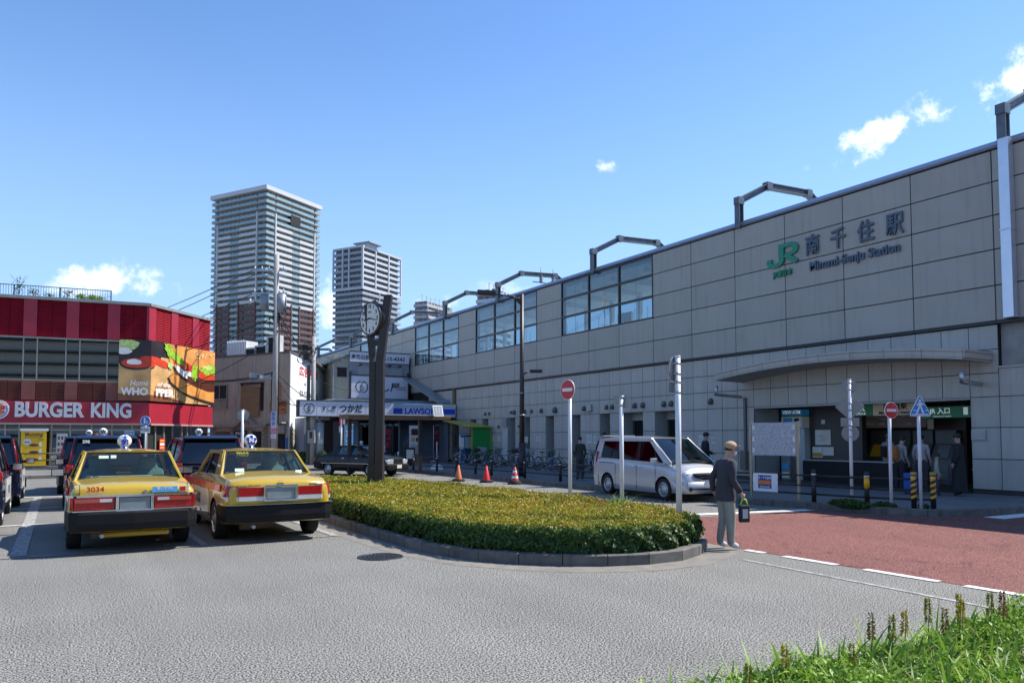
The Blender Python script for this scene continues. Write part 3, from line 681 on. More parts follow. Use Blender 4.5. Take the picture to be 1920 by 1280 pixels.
# fare map and ticket machines
fm = thing('fare_map', 'wide dim fare map of railway lines hung over the ticket machines', 'fare map', (25.2, 15.7, 2.1))
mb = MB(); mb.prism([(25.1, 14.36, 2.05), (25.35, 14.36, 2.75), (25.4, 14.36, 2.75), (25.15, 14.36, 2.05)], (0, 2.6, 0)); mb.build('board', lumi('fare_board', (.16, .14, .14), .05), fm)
mb = MB()
for i in range(26):
    y = 14.5 + random.random() * 2.2; z = 2.1 + random.random() * .55; mb.box((25.09 + (z - 2.05) * .357 - .01, y, z), (25.095 + (z - 2.05) * .357, y + .1 + .3 * random.random(), z + .018), random.choice((0, 1, 2)))
mb.build('map_line', [M_red, L_w, M_green], fm)
for i in range(4):
    y = 14.1 + i * .8
    tm = thing('ticket_machine', ('rightmost', 'second from the right', 'third from the right', 'leftmost')[i] + ' of the four dark ticket machines under the fare map', 'ticket machine', (25.6, y, .13), 'ticket machines in the entrance hall')
    mb = MB(); mb.prism([(25.5, y - .35, .13), (25.5, y - .35, .95), (25.85, y - .35, 1.5), (25.85, y - .35, 1.95), (26.2, y - .35, 1.95), (26.2, y - .35, .13)], (0, .7, 0)); mb.build('casing', mat('machine_casing', (.14, .14, .14), .4), tm)
    mb = MB(); mb.prism([(25.54, y - .22, 1.02), (25.8, y - .22, 1.43), (25.79, y - .22, 1.45), (25.53, y - .22, 1.04)], (0, .42, 0)); mb.build('screen', L_y if i == 3 else L_w if i == 1 else M_galv, tm)
    mb = MB(); mb.box((25.48, y - .25, .3), (25.5, y + .25, .8)); mb.build('front_panel', mat('machine_front', (.2, .2, .19), .5), tm)
# signs hanging across the hall mouth
hs = thing('station_sign', 'green and cream railway station sign hanging inside the entrance, left of the other green sign', 'sign', (23.0, 14.6, 2.4))
card_ = lambda y0, y1, z0, z1_, m, nm: MB().box((22.95, y0, z0), (23.05, y1, z1_)).build(nm, m, hs)
card_(14.87, 15.7, 2.43, 2.84, L_g, 'green_panel'); card_(13.3, 14.86, 2.42, 2.81, L_c, 'cream_panel')
mb = MB(); text_mb(mb, 'JR', (22.94, 15.28, 2.68), (-1, 0, 0), .3, .003, .012); text_mb(mb, 'JR東日本', (22.94, 15.28, 2.49), (-1, 0, 0), .09, .003, .002); mb.build('lettering', L_tx, hs)
mb = MB(); text_mb(mb, '南千住駅', (22.94, 14.1, 2.68), (-1, 0, 0), .2, .003, .006); text_mb(mb, 'Minami-Senju Station', (22.94, 14.1, 2.5), (-1, 0, 0), .13, .003, .003); mb.build('lettering', M_ink, hs)
hs = thing('entrance_sign', 'dark green sign with a white arrow hanging at the right of the entrance', 'sign', (23.0, 12.5, 2.3))
card_ = lambda y0, y1, z0, z1_, m, nm: MB().box((22.95, y0, z0), (23.05, y1, z1_)).build(nm, m, hs)
card_(11.6, 13.4, 2.3, 2.64, L_g, 'green_panel')
mb = MB(); text_mb(mb, '↑JR 入口', (22.94, 12.75, 2.5), (-1, 0, 0), .2, .003, .005); text_mb(mb, 'Entrance of station', (22.94, 12.6, 2.35), (-1, 0, 0), .07, .003, .0); mb.box((22.94, 11.85, 2.38), (22.945, 11.98, 2.6)); mb.build('lettering', L_tx, hs)
card(26.2, 14.65, 14.88, 1.40, 1.92, L_w); card(26.2, 14.7, 14.9, 2.0, 2.35, L_w); card(26.2, 14.62, 14.75, .9, 1.1, L_c)
card(26.2, 11.75, 11.95, .7, 2.3, lumi('glow_pale_door', (.3, .3, .26), .1), 'glass_door'); card(26.1, 11.6, 13.4, .62, .66, L_w, 'gate_rail')  # door and rail glow by their material, neither is a lamp

# lettering on the wall
M_gray = mat('sign_grey_blue', (.075, .105, .15), .45)
M_jr = mat('sign_green', (.012, .23, .13), .4)
N_ = (-1, 0, 0)
def wall_text(body, y, z, h, m, xs=1., bold=.02, ext=.03, name='sign_lettering'):
    mb = MB(); text_mb(mb, body, (XF - .06, y, z), N_, h, ext, bold, 0, xs); return mb.build(name, m, st)
for ch, y in zip('南千住駅', (16.44, 15.45, 14.44, 13.46)): wall_text(ch, y, 8.31, .74, M_gray, .80, .014)
wall_text('Minami-Senju Station', 14.93, 7.60, .42, M_gray, .92, .010)
wall_text('JR東日本', 17.69, 7.59, .25, M_jr, .85, .006)
# the two joined letters of the railway logo, drawn as thick strokes
def stroke(mb, pts, w, x0, x1):
    pts = [Vector(p) for p in pts]; L_, R_ = [], []
    for i, p in enumerate(pts):
        a = pts[max(i - 1, 0)]; b = pts[min(i + 1, len(pts) - 1)]; d = (b - a).normalized(); n = Vector((-d.y, d.x)) * w / 2
        if 0 < i < len(pts) - 1:
            d1 = (pts[i] - pts[i - 1]).normalized(); n = n / max(.6, (d1.x * d.x + d1.y * d.y))
        L_.append(p + n); R_.append(p - n)
    # (a,b): a runs to the viewer's right = -y
    for i in range(len(pts) - 1):
        mb.prism([(x0, YJ - q.x, ZJ + q.y * .66) for q in (L_[i], L_[i + 1], R_[i + 1], R_[i])], (x1 - x0, 0, 0))
YJ, ZJ = 18.36, 7.85
def arc(cx, cy, r, a0, a1, n=8, sx=1.): return [(cx + sx * r * math.cos(R(a0 + (a1 - a0) * i / n)), cy + r * math.sin(R(a0 + (a1 - a0) * i / n))) for i in range(n + 1)]
mb = MB(); w_ = .21
stroke(mb, [(.105, .50), (.105, .36)] + arc(.34, .34, .235, 180, 270) + [(.36, .105)] + arc(.40, .34, .235, 270, 360) + [(.635, .40), (.635, 1.12)], w_, XF - .1, XF - .03)
stroke(mb, [(.53, 1.115), (.98, 1.115)] + arc(1.0, .86, .255, 90, -90, 10) + [(.82, .605)], w_, XF - .101, XF - .03)
stroke(mb, [(.80, .60), (1.28, .08)], w_ * 1.1, XF - .102, XF - .03)
mb.build('railway_logo', M_jr, st)
# ------------------------------------------------------------------ burger restaurant (red corner building)
M_bkred = mat('dark_red_cladding', (.48, .016, .038), .4, .2, var=.12, vs=2, grime=.25)
M_bkred2 = mat('red_pilaster_panel', (.38, .02, .04), .35, .1, var=.1, vs=2, grime=.2)
M_bkband = mat('red_fascia', (.36, .018, .035), .4, var=.08, vs=2, grime=.2)
M_bkbrown = mat('brown_red_cladding', (.24, .07, .045), .5, var=.15, vs=2, grime=.3)
M_bkglass = glass('dark_window_glass', (.10, .11, .11), 5.5)
M_bkmull = mat('bronze_mullion', (.34, .33, .28), .4, .4)
M_roof = mat('roof_felt', (.12, .12, .12), .9)
FL_ = Fr((3.88, 42.69, 0), (-.151, -.988)); FR_ = Fr((3.88, 42.69, 0), (.72, -.69))
bk = thing('restaurant_building', 'red two storey burger restaurant on the street corner with a big burger picture', 'restaurant', (1, 43.5, 0))
for f, a, b in ((FL_, -16., 0.), (FR_, 0., 5.25)):
    mb = MB(); mb.fb(f, a, b, 6.66, 8.5, -.4, -.05); mb.build('backing_wall', M_joint, bk)
    mb = MB(); mb.fb(f, a, b, 3.55, 4.5, -.4, -.05); mb.build('backing_wall', M_joint, bk)
    mb = MB(); mb.fb(f, a, b + (.02 if f is FR_ else -.0), 8.5, 8.66, -.5, .12); mb.build('coping', M_roof if 0 else M_bkmull, bk, bev=.01)
    mb = MB(); mb.fb(f, a - (.11 if f is FR_ else 0), b + (.11 if f is FL_ else 0), 2.42, 3.5, -.4, .22); mb.build('sign_fascia', M_bkband, bk)
    mb = MB(); mb.fb(f, a, b, 2.33, 2.42, -.4, .28); mb.build('fascia_trim', mat('pinkish_trim', (.42, .27, .24), .5), bk)
mb = MB(); mb.prism([FL_(-16, 8.45, -.3), FL_(0, 8.45, -.3), FR_(5.2, 8.45, -.3), FR_(5.2, 8.45, -9), FL_(-16, 8.45, -10)], (0, 0, .1)); mb.build('roof', M_roof, bk)
mb = MB(); mb.prism([FL_(-16, 6.6, -3), FL_(-.2, 6.6, -3), FR_(4.9, 6.6, -3), FR_(4.9, 6.6, -.5), FL_(-.1, 6.6, -.5), FL_(-16, 6.6, -.5)], (0, 0, .1)); mb.build('ceiling', M_roof, bk)
mb = MB(); mb.fb(FL_, -16, -1, 0, 8.4, -3.2, -3.0); mb.fb(FR_, -1, 5.2, 0, 8.4, -3.2, -3.0); mb.build('inner_wall', mat('inner_wall_dim', (.05, .045, .04), .8), bk)
mb = MB(); mb.fb(FR_, 5.05, 5.25, 0, 8.5, -9, -.06); mb.build('side_wall', M_bkbrown, bk)
# louvred and plain cladding panels
def cladding(f, edges, z0, z1, mats, step=.085, proud=.0):
    for i in range(len(edges) - 1):
        a, b = edges[i]; kind = edges[i][2] if len(edges[i]) > 2 else None
def louver(f, a, b, z0, z1, m, step=.088):
    mb = MB(); z = z0 + .01
    while z < z1 - .02:
        q = [f(a, z, -.05), f(b, z, -.05), f(b, z, .045), f(a, z, .045)]
        mb.add([f(a, z, -.045), f(b, z, -.045), f(b, z, .04), f(a, z, .04), f(a, z + step * .72, -.02), f(b, z + step * .72, -.02)], [(0, 1, 2, 3), (3, 2, 5, 4), (0, 4, 5, 1)], 0); z += step
    mb.build('louvre_panel', m, bk, fix=False)
def plain(f, a, b, z0, z1, m, nm='pilaster_panel'): mb = MB(); mb.fb(f, a, b, z0, z1, -.05, .06); mb.build(nm, m, bk)
ue = [-16, -14.8, -13.6, -13.0, -11.8, -10.6, -10.0, -8.8, -8.2, -7.9]
segs = []; u = -.0
segs = [(-1.32, -.73, 'l'), (-.73, -.11, 'l'), (-1.9, -1.32, 'p'), (-2.49, -1.9, 'l'), (-3.15, -2.49, 'l'), (-3.71, -3.15, 'p'), (-4.33, -3.71, 'l'), (-4.96, -4.33, 'l'), (-5.54, -4.96, 'p'), (-6.12, -5.54, 'l'), (-6.75, -6.12, 'l'), (-7.35, -6.75, 'p'), (-8, -7.35, 'l'), (-8.6, -8, 'l')]
segs += [(-9.2, -8.6, 'p'), (-9.8, -9.2, 'l'), (-10.4, -9.8, 'l'), (-11, -10.4, 'p'), (-11.6, -11, 'l'), (-12.2, -11.6, 'l')]
for a, b, k in segs:
    if k == 'l': louver(FL_, a + .012, b - .012, 6.66, 8.5, M_bkred); louver(FL_, a + .012, b - .012, 3.55, 4.5, M_bkbrown) if a < -1.3 else None
    else: plain(FL_, a + .006, b - .006, 6.66, 8.5, M_bkred2); plain(FL_, a + .006, b - .006, 3.55, 4.5, mat('brown_pilaster', (.24, .07, .05), .5))
for a, b, k in ((-.06, .46, 'p'), (.46, 1.08, 'l'), (1.08, 1.68, 'l'), (1.68, 2.25, 'p'), (2.25, 2.89, 'l'), (2.89, 3.49, 'l'), (3.49, 4.07, 'p'), (4.07, 4.56, 'l'), (4.56, 5.2, 'l')):
    if k == 'l': louver(FR_, a + .012, b - .012, 6.6, 8.5, M_bkred)
    else: plain(FR_, a + .006, b - .006, 6.6, 8.5, M_bkred2)
plain(FR_, 0, 5.2, 3.55, 6.6, M_bkbrown, 'wall_panel')
plain(FL_, -1.3, 0, 3.55, 6.66, M_bkbrown, 'wall_panel')
plain(FL_, -.11, -.0, 6.66, 8.5, M_bkred2)
# strip window
mu = [-12.2, -10.2, -8.6, -7.2, -5.53, -4.95, -3.72, -3.12, -1.89, -1.34]
for a, b in zip(mu, mu[1:]):
    mb = MB(); mb.fb(FL_, a, a + .05, 4.5, 6.66, -.1, .03); mb.fb(FL_, b - .0, b + .05, 4.5, 6.66, -.1, .029); mb.fb(FL_, a + .05, b, 4.5, 4.56, -.1, .028); mb.fb(FL_, a + .05, b, 6.58, 6.66, -.1, .028); w = mb.build('window', M_bkmull, bk)
    mb = MB(); mb.fb(FL_, a + .05, b, 4.56, 6.58, -.05, -.04); mb.build('pane', M_bkglass, w)
    if b - a > 1: mb = MB(); mb.fb(FL_, a + .2, b - .1, 5.9 - .1, 6.58, -.5, -.48); mb.build('blind', mat('window_blind', (.3, .29, .24), .8), w)
# ground floor glazing
gm = [-12, -10, -8, -7, -6.18, -5.6, -4.24, -3.44, -2.51, -1.61, -.70, -.05]
for a, b in zip(gm, gm[1:]):
    mb = MB(); mb.fb(FL_, a, a + .07, .1, 2.33, -.15, .03); mb.fb(FL_, a + .07, b, .1, .3, -.15, .02); mb.fb(FL_, a + .07, b, 2.05, 2.12, -.15, .02); w = mb.build('window', M_bkmull, bk)
    mb = MB(); mb.fb(FL_, a + .07, b, .3, 2.05, -.08, -.07); mb.fb(FL_, a + .07, b, 2.12, 2.33, -.08, -.07); mb.build('pane', M_bkglass, w)
gm = [.0, .64, 1.3, 2.0, 2.79, 3.25, 4.2, 5.2]
M_olv = mat('dark_green_tile', (.03, .035, .028), .35, var=.2)
for a, b in zip(gm, gm[1:]):
    mb = MB(); mb.fb(FR_, a, a + .06, .1, 2.33, -.15, .03); w = mb.build('window', M_bkmull, bk)
    mb = MB(); mb.fb(FR_, a + .06, b, .1, 2.33, -.08, -.05); mb.build('pane', M_olv if a < 2 else M_bkglass, w)
# raised letters and roundel
mb = MB(); text_mb(mb, 'BURGER', FL_(-4.30, 3.03, .24), FL_.n, .98, .04, .035, 0, .80, res=4); text_mb(mb, 'KING', FL_(-1.60, 3.03, .24), FL_.n, .98, .04, .035, 0, .78, res=4)
mb.build('sign_lettering', mat('letter_white', (.62, .64, .66), .4), bk)
M_bkor = mat('bun_orange', (.85, .32, .03), .4); M_bkbl = mat('crescent_blue', (.02, .09, .4), .4)
def disc(mb, f, u, z, d, rx, rz, m, n=28, t=.02, a0=0, a1=360):
    pts = [f(u + rx * math.cos(R(a0 + (a1 - a0) * i / n)), z + rz * math.sin(R(a0 + (a1 - a0) * i / n)), d) for i in range(n + (0 if a1 - a0 == 360 else 1))]
    mb.prism(pts, f.n * t, m)
mb = MB(); cu, cz = -6.42, 3.05; disc(mb, FL_, cu, cz, .22, .46, .46, 0, t=.06)
disc(mb, FL_, cu - .02, cz + .0, .285, .33, .33, 1, t=.008, a0=20, a1=160); disc(mb, FL_, cu - .02, cz - .0, .285, .33, .33, 1, t=.008, a0=205, a1=335)
mb.fb(FL_, cu - .36, cu + .34, cz - .12, cz + .16, .285, .3, 0)
text_mb(mb, 'BURGER', FL_(cu - .02, cz + .09, .305), FL_.n, .19, .003, .010, 2); text_mb(mb, 'KING', FL_(cu - .02, cz - .07, .305), FL_.n, .25, .003, .012, 2)
pts = [FL_(cu + .40 * math.cos(R(a)), cz + .40 * math.sin(R(a)), .285) for a in range(-120, 31, 10)] + [FL_(cu + .36 * math.cos(R(a)), cz + .36 * math.sin(R(a)), .285) for a in range(30, -121, -10)]
mb.prism(pts, FL_.n * .012, 3)
mb.build('round_logo', [M_white, M_bkor, M_red, M_bkbl], bk)

# the printed banner: a flat print on boards round the corner, drawn from colour patches
def blob(mb, f, u, z, rx, rz, m, d, seed=0, rough=.0, n=26, tilt=0.):
    rnd = random.Random(seed); pts = []
    for i in range(n):
        t = 2 * math.pi * i / n; k = 1 + rnd.uniform(-rough, rough); a, b = rx * k * math.cos(t), rz * k * math.sin(t)
        pts.append((u + a * math.cos(tilt) - b * math.sin(tilt), z + a * math.sin(tilt) + b * math.cos(tilt)))
    return pts
def clip(pts, a, b, c, d_):
    def cl(P, ins, cut):
        out = []
        for i in range(len(P)):
            p, q = P[i - 1], P[i]
            if ins(q):
                if not ins(p): out.append(cut(p, q))
                out.append(q)
            elif ins(p): out.append(cut(p, q))
        return out
    lx = lambda v: (lambda p, q: (v, p[1] + (q[1] - p[1]) * (v - p[0]) / (q[0] - p[0])))
    lz = lambda v: (lambda p, q: (p[0] + (q[0] - p[0]) * (v - p[1]) / (q[1] - p[1]), v))
    for ins, cut in ((lambda p: p[0] >= a, lx(a)), (lambda p: p[0] <= b, lx(b)), (lambda p: p[1] >= c, lz(c)), (lambda p: p[1] <= d_, lz(d_))):
        pts = cl(pts, ins, cut)
        if len(pts) < 3: return []
    return pts
def cm(n, c, v=.2, vs=3): return mat('print_' + n, c, .35, var=v, vs=vs)
PM = [cm('wood', (.62, .36, .14), .35, 1.2), cm('tomato', (.62, .05, .02), .25, 5), cm('bun', (.72, .30, .07), .3, 1.5), cm('patty', (.09, .025, .015), .6, 18), cm('lettuce', (.28, .5, .03), .5, 8), cm('onion', (.8, .78, .7), .1), cm('dark', (.03, .02, .02), .4), cm('white', (.8, .78, .75), .05), cm('board', (.20, .07, .03), .3), cm('palegreen', (.5, .62, .2), .4, 10)]
bn = thing('burger_banner', 'large printed burger picture wrapped round the corner of the red restaurant building', 'banner', (3.5, 42.7, 3.6))
# banner coordinate s: -1.32 .. 0 on the left face, 0 .. 5.25 on the right face
Z0b, Z1b = 3.58, 6.68
mb = MB()
def patch(pts, m, lay):
    for f, a, b in ((FL_, -1.32, 0.15), (FR_, -.15, 5.22)):
        P_ = clip(pts, a, b, Z0b, Z1b)
        if len(P_) >= 3: mb.add([f(u, z, .29 + lay * .0022) for u, z in P_], [tuple(range(len(P_)))], m)
def rect(a, b, c, d_): return [(a, c), (b, c), (b, d_), (a, d_)]
# boards
for f, a, b in ((FL_, -1.33, .11), (FR_, -.11, 1.7), (FR_, 1.72, 3.62), (FR_, 3.64, 5.23)): 
    bb = MB(); bb.fb(f, a, b, Z0b - .02, Z1b + .02, .22, .288); bb.build('board', M_dark, bn)
L_i = [0]
def add(pts, m): L_i[0] += 1; patch(pts, m, L_i[0])
add(rect(-1.32, 5.22, Z0b, Z1b), 0)
add(rect(-1.32, 5.22, 5.9, Z1b), 6); add([(-1.32, 5.9), (-1.32, 5.3), (.6, 5.5), (.6, 6.0)], 6)
add(blob(mb, 0, -1.0, 6.45, .6, .28, 0, 0, 1, .1), 9); add(blob(mb, 0, -1.1, 6.1, .35, .18, 0, 0, 2, .1), 5)
add([(-1.32, 5.45), (-.4, 5.6), (.9, 5.3), (1.2, 4.9), (1.2, 3.58), (-1.32, 3.58)], 0)
add([(-1.32, 3.95), (.6, 3.86), (2.2, 3.72), (2.6, 3.58), (-1.32, 3.58)], 8)
add(blob(mb, 0, -.55, 5.42, .72, .27, 0, 0, 3, .03), 6); add(blob(mb, 0, -.5, 5.5, .7, .25, 0, 0, 3, .03), 1); add(blob(mb, 0, -.62, 5.56, .36, .14, 0, 0, 4, .1), 5); add(blob(mb, 0, .5, 5.62, .85, .2, 0, 0, 5, .04, tilt=-.2), 1)
# burger body
add(blob(mb, 0, 4.2, 6.2, 2.6, 1.0, 0, 0, 6, .0, 40), 2)
add([(1.6, 6.68), (2.0, 6.05), (3.6, 5.7), (5.3, 5.5), (5.3, 5.1), (2.3, 4.9), (1.3, 5.6), (1.0, 6.68)], 2)
add(blob(mb, 0, 4.1, 4.35, 3.0, .62, 0, 0, 7, .02, 40, tilt=-.16), 6)
add(blob(mb, 0, 4.15, 4.42, 2.9, .56, 0, 0, 7, .02, 40, tilt=-.16), 2)
add([(1.55, 5.15), (2.1, 4.25), (3.2, 4.0), (5.3, 4.2), (5.3, 5.2), (3.6, 5.3), (2.3, 5.5)], 2)
add(blob(mb, 0, 3.9, 4.98, 2.35, .52, 0, 0, 8, .07, 40, tilt=-.18), 3)
add(blob(mb, 0, 2.2, 5.30, .62, .16, 0, 0, 10, .1, tilt=-.5), 5); add(blob(mb, 0, 3.0, 5.2, .55, .13, 0, 0, 11, .1, tilt=-.2), 5)
add(blob(mb, 0, 2.5, 5.65, 1.0, .22, 0, 0, 12, .05, tilt=-.22), 1); add(blob(mb, 0, 4.5, 5.2, .95, .25, 0, 0, 13, .05, tilt=-.05), 1)
add(blob(mb, 0, 1.2, 6.3, .5, .24, 0, 0, 14, .3, tilt=-.9), 4); add(blob(mb, 0, 1.9, 5.95, .7, .2, 0, 0, 15, .35, tilt=-.5), 4); add(blob(mb, 0, 3.4, 5.35, .3, .42, 0, 0, 17, .3), 4); add(blob(mb, 0, 4.7, 5.6, .75, .3, 0, 0, 16, .3), 4); add(blob(mb, 0, 1.3, 5.55, .18, .2, 0, 0, 18, .3), 9); add(blob(mb, 0, 4.5, 5.7, .5, .12, 0, 0, 19, .3), 9)
for i in range(14):
    rr_ = random.Random(i); add(blob(mb, 0, 3.0 + 2.2 * rr_.random(), 6.1 + .45 * rr_.random(), .05, .028, 0, 0, i, 0, 8, .5), 5)
mb.build('print', PM, bn, fix=False)
for f, a in ((FR_, 1.71), (FR_, 3.63)):
    bb = MB(); bb.fb(f, a - .02, a + .02, Z0b - .02, Z1b + .02, .37, .39); bb.build('seam_strip', M_ink, bn)
mb = MB()
text_mb(mb, 'Home', FL_(-.38, 4.47, .395), FL_.n, .42, .002, .004, 0, .8, shear=.3, rot=.03); text_mb(mb, 'WHO', FL_(-.56, 4.03, .395), FL_.n, .50, .002, .022, 0, .95); mb.build('print_lettering', M_white, bn)
mb = MB(); text_mb(mb, 'of the', FR_(.72, 4.46, .395), FR_.n, .34, .002, .004, 0, 1.25, shear=.3); text_mb(mb, 'PPER', FR_(.84, 4.03, .395), FR_.n, .50, .002, .022, 0, 1.3); mb.build('print_lettering', M_white, bn)
# roof railing, plants
rl = thing('roof_railing', 'thin black railing along the flat roof edge of the red restaurant', 'railing', FL_(-6, 8.66, -1))
mb = MB()
rz = lambda u: 8.66
p0, p1 = -14., -1.85
for z in (8.72, 9.32): mb.fb(FL_, p0, p1, z, z + .035, -1.0, -.965)
mb.build('rail', M_black, rl)
mb = MB(); u = p0
while u < p1: mb.fb(FL_, u, u + .016, 8.74, 9.32, -.99, -.974); u += .115
mb.fb(FL_, p1 - .04, p1, 8.6, 9.36, -1.0, -.96); mb.fb(FL_, -4.2, -4.15, 8.6, 9.33, -1.03, -.95); mb.fb(FL_, -6.2, -6.15, 8.6, 9.33, -1.03, -.95)
mb.build('baluster', M_black, rl, kind='stuff')
# posters on the shop front
mp_ = thing('breakfast_poster', 'tall yellow roll-up poster headed Morning with three burger sets in the restaurant window', 'poster', FL_(-4.9, .34, .35))
mb = MB(); mb.fb(FL_, -5.42, -4.36, .34, 2.02, .36, .38); mb.build('sheet', mat('poster_yellow', (.85, .50, .01), .5, var=.03), mp_)
mb = MB(); mb.fb(FL_, -5.46, -4.30, 2.02, 2.14, .34, .42); mb.build('top_rail', M_white, mp_)
mb = MB(); mb.fb(FL_, -4.86, -4.84, .13, .34, .36, .38); mb.fb(FL_, -5.4, -4.3, .13, .16, .2, .5); mb.build('stand', M_alu, mp_)
mb = MB(); text_mb(mb, 'Morning', FL_(-4.89, 1.85, .385), FL_.n, .26, .002, .008, 0, .85); text_mb(mb, 'モーニングメニュー', FL_(-4.89, 1.7, .385), FL_.n, .08, .002, .002); text_mb(mb, '~10:30', FL_(-4.6, 1.6, .385), FL_.n, .1, .002, .002)
for z, t in ((1.18, 'A'), (.84, 'B'), (.5, 'C')): text_mb(mb, t, FL_(-5.2, z, .385), FL_.n, .1, .002, .003)
disc(mb, FL_, -5.15, 1.49, .382, .17, .14, 1, t=.003); text_mb(mb, '¥390', FL_(-5.15, 1.47, .388), FL_.n, .11, .002, .004)
for i, z in enumerate((1.34, 1.0, .64)):
    for (du, dz, rx, rz_, m) in ((-4.87, -.0, .20, .05, 3), (-4.87, .03, .19, .06, 2), (-4.87, -.05, .19, .035, 2), (-4.6, .04, .06, .11, 1)):
        pts = [FL_(du + rx * math.cos(t / 8 * math.pi), z + dz + rz_ * math.sin(t / 8 * math.pi), .383 + (.002 * (m == 3)) + .001 * i) for t in range(16)]
        mb.prism(pts, FL_.n * .002, m)
mb.build('print', [M_bkbrown, M_white, PM[2], PM[3]], mp_)
for i, (a, b, c, d_, m, lb) in enumerate(((-3.98, -3.5, .9, 1.9, M_paper, 'white sheet of small menu pictures in the restaurant window'), (-2.35, -1.7, 1.72, 1.95, M_red, 'low red notice strip in the restaurant window'), (-1.0, -.55, 1.6, 2.05, mat('light_blue_notice', (.3, .55, .7), .5), 'light blue and white notice in the restaurant window'))):
    mb = MB(); mb.fb(FL_, a, b, c, d_, .035, .05, 0)
    for j in range(3):
        for l in range(3): mb.fb(FL_, a + (b - a) * (.1 + .3 * j), a + (b - a) * (.3 + .3 * j), c + (d_ - c) * (.1 + .3 * l), c + (d_ - c) * (.26 + .3 * l), .05, .054, 1)
    tag(mb.build('notice', [m, M_paper if m is M_red else M_bkbrown]), lb, 'notice')
for i, (a, b, c, d_, lb) in enumerate(((.95, 1.38, .85, 1.65, 'red and white food poster on the dark tiled side of the restaurant'), (2.25, 2.6, .8, 1.6, 'poster of three stacked food pictures beside the red building corner window'))):
    mb = MB(); mb.fb(FR_, a, b, c, d_, .03, .05, 0); rr_ = random.Random(i)
    for j in range(4): mb.fb(FR_, a + .05, b - .05, c + .08 + j * .18, c + .2 + j * .18, .05, .054, 1 + (j % 2))
    tag(mb.build('poster', [M_red, M_white, PM[2]]), lb, 'poster')

# ------------------------------------------------------------------ shabby beige building with a white advertising wall
M_beige = mat('beige_render', (.42, .38, .29), .85, var=.14, vs=1.2, grime=.4, bump=.2)
M_whwall = mat('white_wall_paint', (.72, .74, .78), .6, var=.03, vs=1)
M_corr = mat('corrugated_cream', (.50, .47, .34), .6, var=.1, grime=.25)
FA = Fr((12.13, 46.45, 0), (-.86, -.5)); FB = Fr((12.13, 46.45, 0), (.871, -.491))
md = thing('corner_building', 'shabby beige two storey building with a white advertising side wall, behind the poles', 'building', (10, 48, 0))
mb = MB(); mb.prism([FA(-7.1, .1, 0), FA(0, .1, 0), FB(10.7, .1, 0), FB(10.7, .1, -6), FA(-7.1, .1, -8)], (0, 0, 6.85)); mb.build('wall', M_beige, md)
mb = MB(); mb.fb(FA, -7.15, .03, 6.95, 7.04, -.3, .06); mb.fb(FB, .03, 10.8, 6.95, 7.04, -.3, .08); mb.build('roof_edge', M_roof, md)
mb = MB(); mb.fb(FB, .12, 10.7, 2.35, 6.9, 0, .03); mb.build('painted_wall', M_whwall, md)
mb = MB(); mb.fb(FB, .0, 10.7, 2.2, 2.34, 0, .06); mb.fb(FB, -.02, .11, .1, 6.95, 0, .05); mb.build('wall_trim', mat('trim_white', (.62, .61, .56), .6), md)
mb = MB(); u = .12
while u < 10.6: mb.fb(FB, u, u + .09, .15, 2.2, 0, .035); u += .15
mb.build('corrugated_sheet', M_corr, md, kind='stuff')
mb = MB(); mb.prism([FB(3.0, 7.04, .0), FB(3.0, 7.04, .45), FB(10.7, 6.35, .5), FB(10.7, 6.35, 0)], (0, 0, .1)); mb.build('eave', M_roof, md)
mb = MB(); text_mb(mb, '広告募集', FB(4.8, 6.0, .04), FB.n, .66, .004, .014, 0, 2.0); mb.build('wall_lettering', M_red, md)
mb = MB(); text_mb(mb, '03-5770-7505', FB(4.9, 4.55, .04), FB.n, .52, .004, .004, 0, 1.75); text_mb(mb, 'tel.', FB(3.8, 5.25, .04), FB.n, .3, .004, 0, 0, 1.2); mb.build('wall_lettering', M_ink, md)
# window with rail, board, ledge, gabled porch
mb = MB(); mb.fb(FA, -6.9, -5.5, 4.2, 5.1, .0, .02); w = mb.build('window', M_dark, md)
mb = MB(); mb.fb(FA, -6.95, -5.45, 5.1, 5.16, 0, .08); mb.fb(FA, -6.95, -6.88, 3.6, 5.1, 0, .07); mb.fb(FA, -5.52, -5.45, 3.6, 5.1, 0, .07); mb.fb(FA, -6.22, -6.17, 4.2, 5.1, 0, .06); mb.build('frame', mat('old_frame', (.25, .24, .21), .6), w)
mb = MB()
for i in range(11): mb.fb(FA, -6.9 + i * .14, -6.88 + i * .14, 3.62, 4.22, .1, .12)
mb.fb(FA, -6.92, -5.47, 4.2, 4.24, .08, .14); mb.fb(FA, -6.92, -5.47, 3.6, 3.64, .08, .14); mb.build('railing', mat('rail_grey', (.33, .33, .30), .6), w)
mb = MB(); mb.prism([FA(-4.1, 4.98, .06), FA(-4.15, 3.4, .06), FA(-3.3, 3.4, .06), FA(-3.25, 3.05, .06), FA(-2.5, 3.0, .06), FA(-2.45, 4.9, .06)], FA.n * .06); mb.build('plywood_board', mat('plywood', (.26, .16, .07), .8, var=.2, vs=3), md)
mb = MB(); mb.fb(FA, -4.2, -4.1, 3.3, 5.2, 0, .05); mb.fb(FA, -2.45, -2.2, 3.4, 5.1, 0, .03); mb.fb(FA, -4.2, -2.2, 5.1, 5.2, 0, .12); mb.build('window_frame', M_dark, md)
mb = MB(); mb.fb(FA, -1.42, -.74, 4.1, 5.16, 0, .06); mb.build('orange_board', mat('orange_board', (.55, .17, .04), .6), md)
mb = MB(); mb.fb(FA, -1.6, -.22, 3.2, 4.0, 0, .07); mb.build('orange_sign', mat('orange_sign', (.42, .17, .055), .6, var=.15), md)
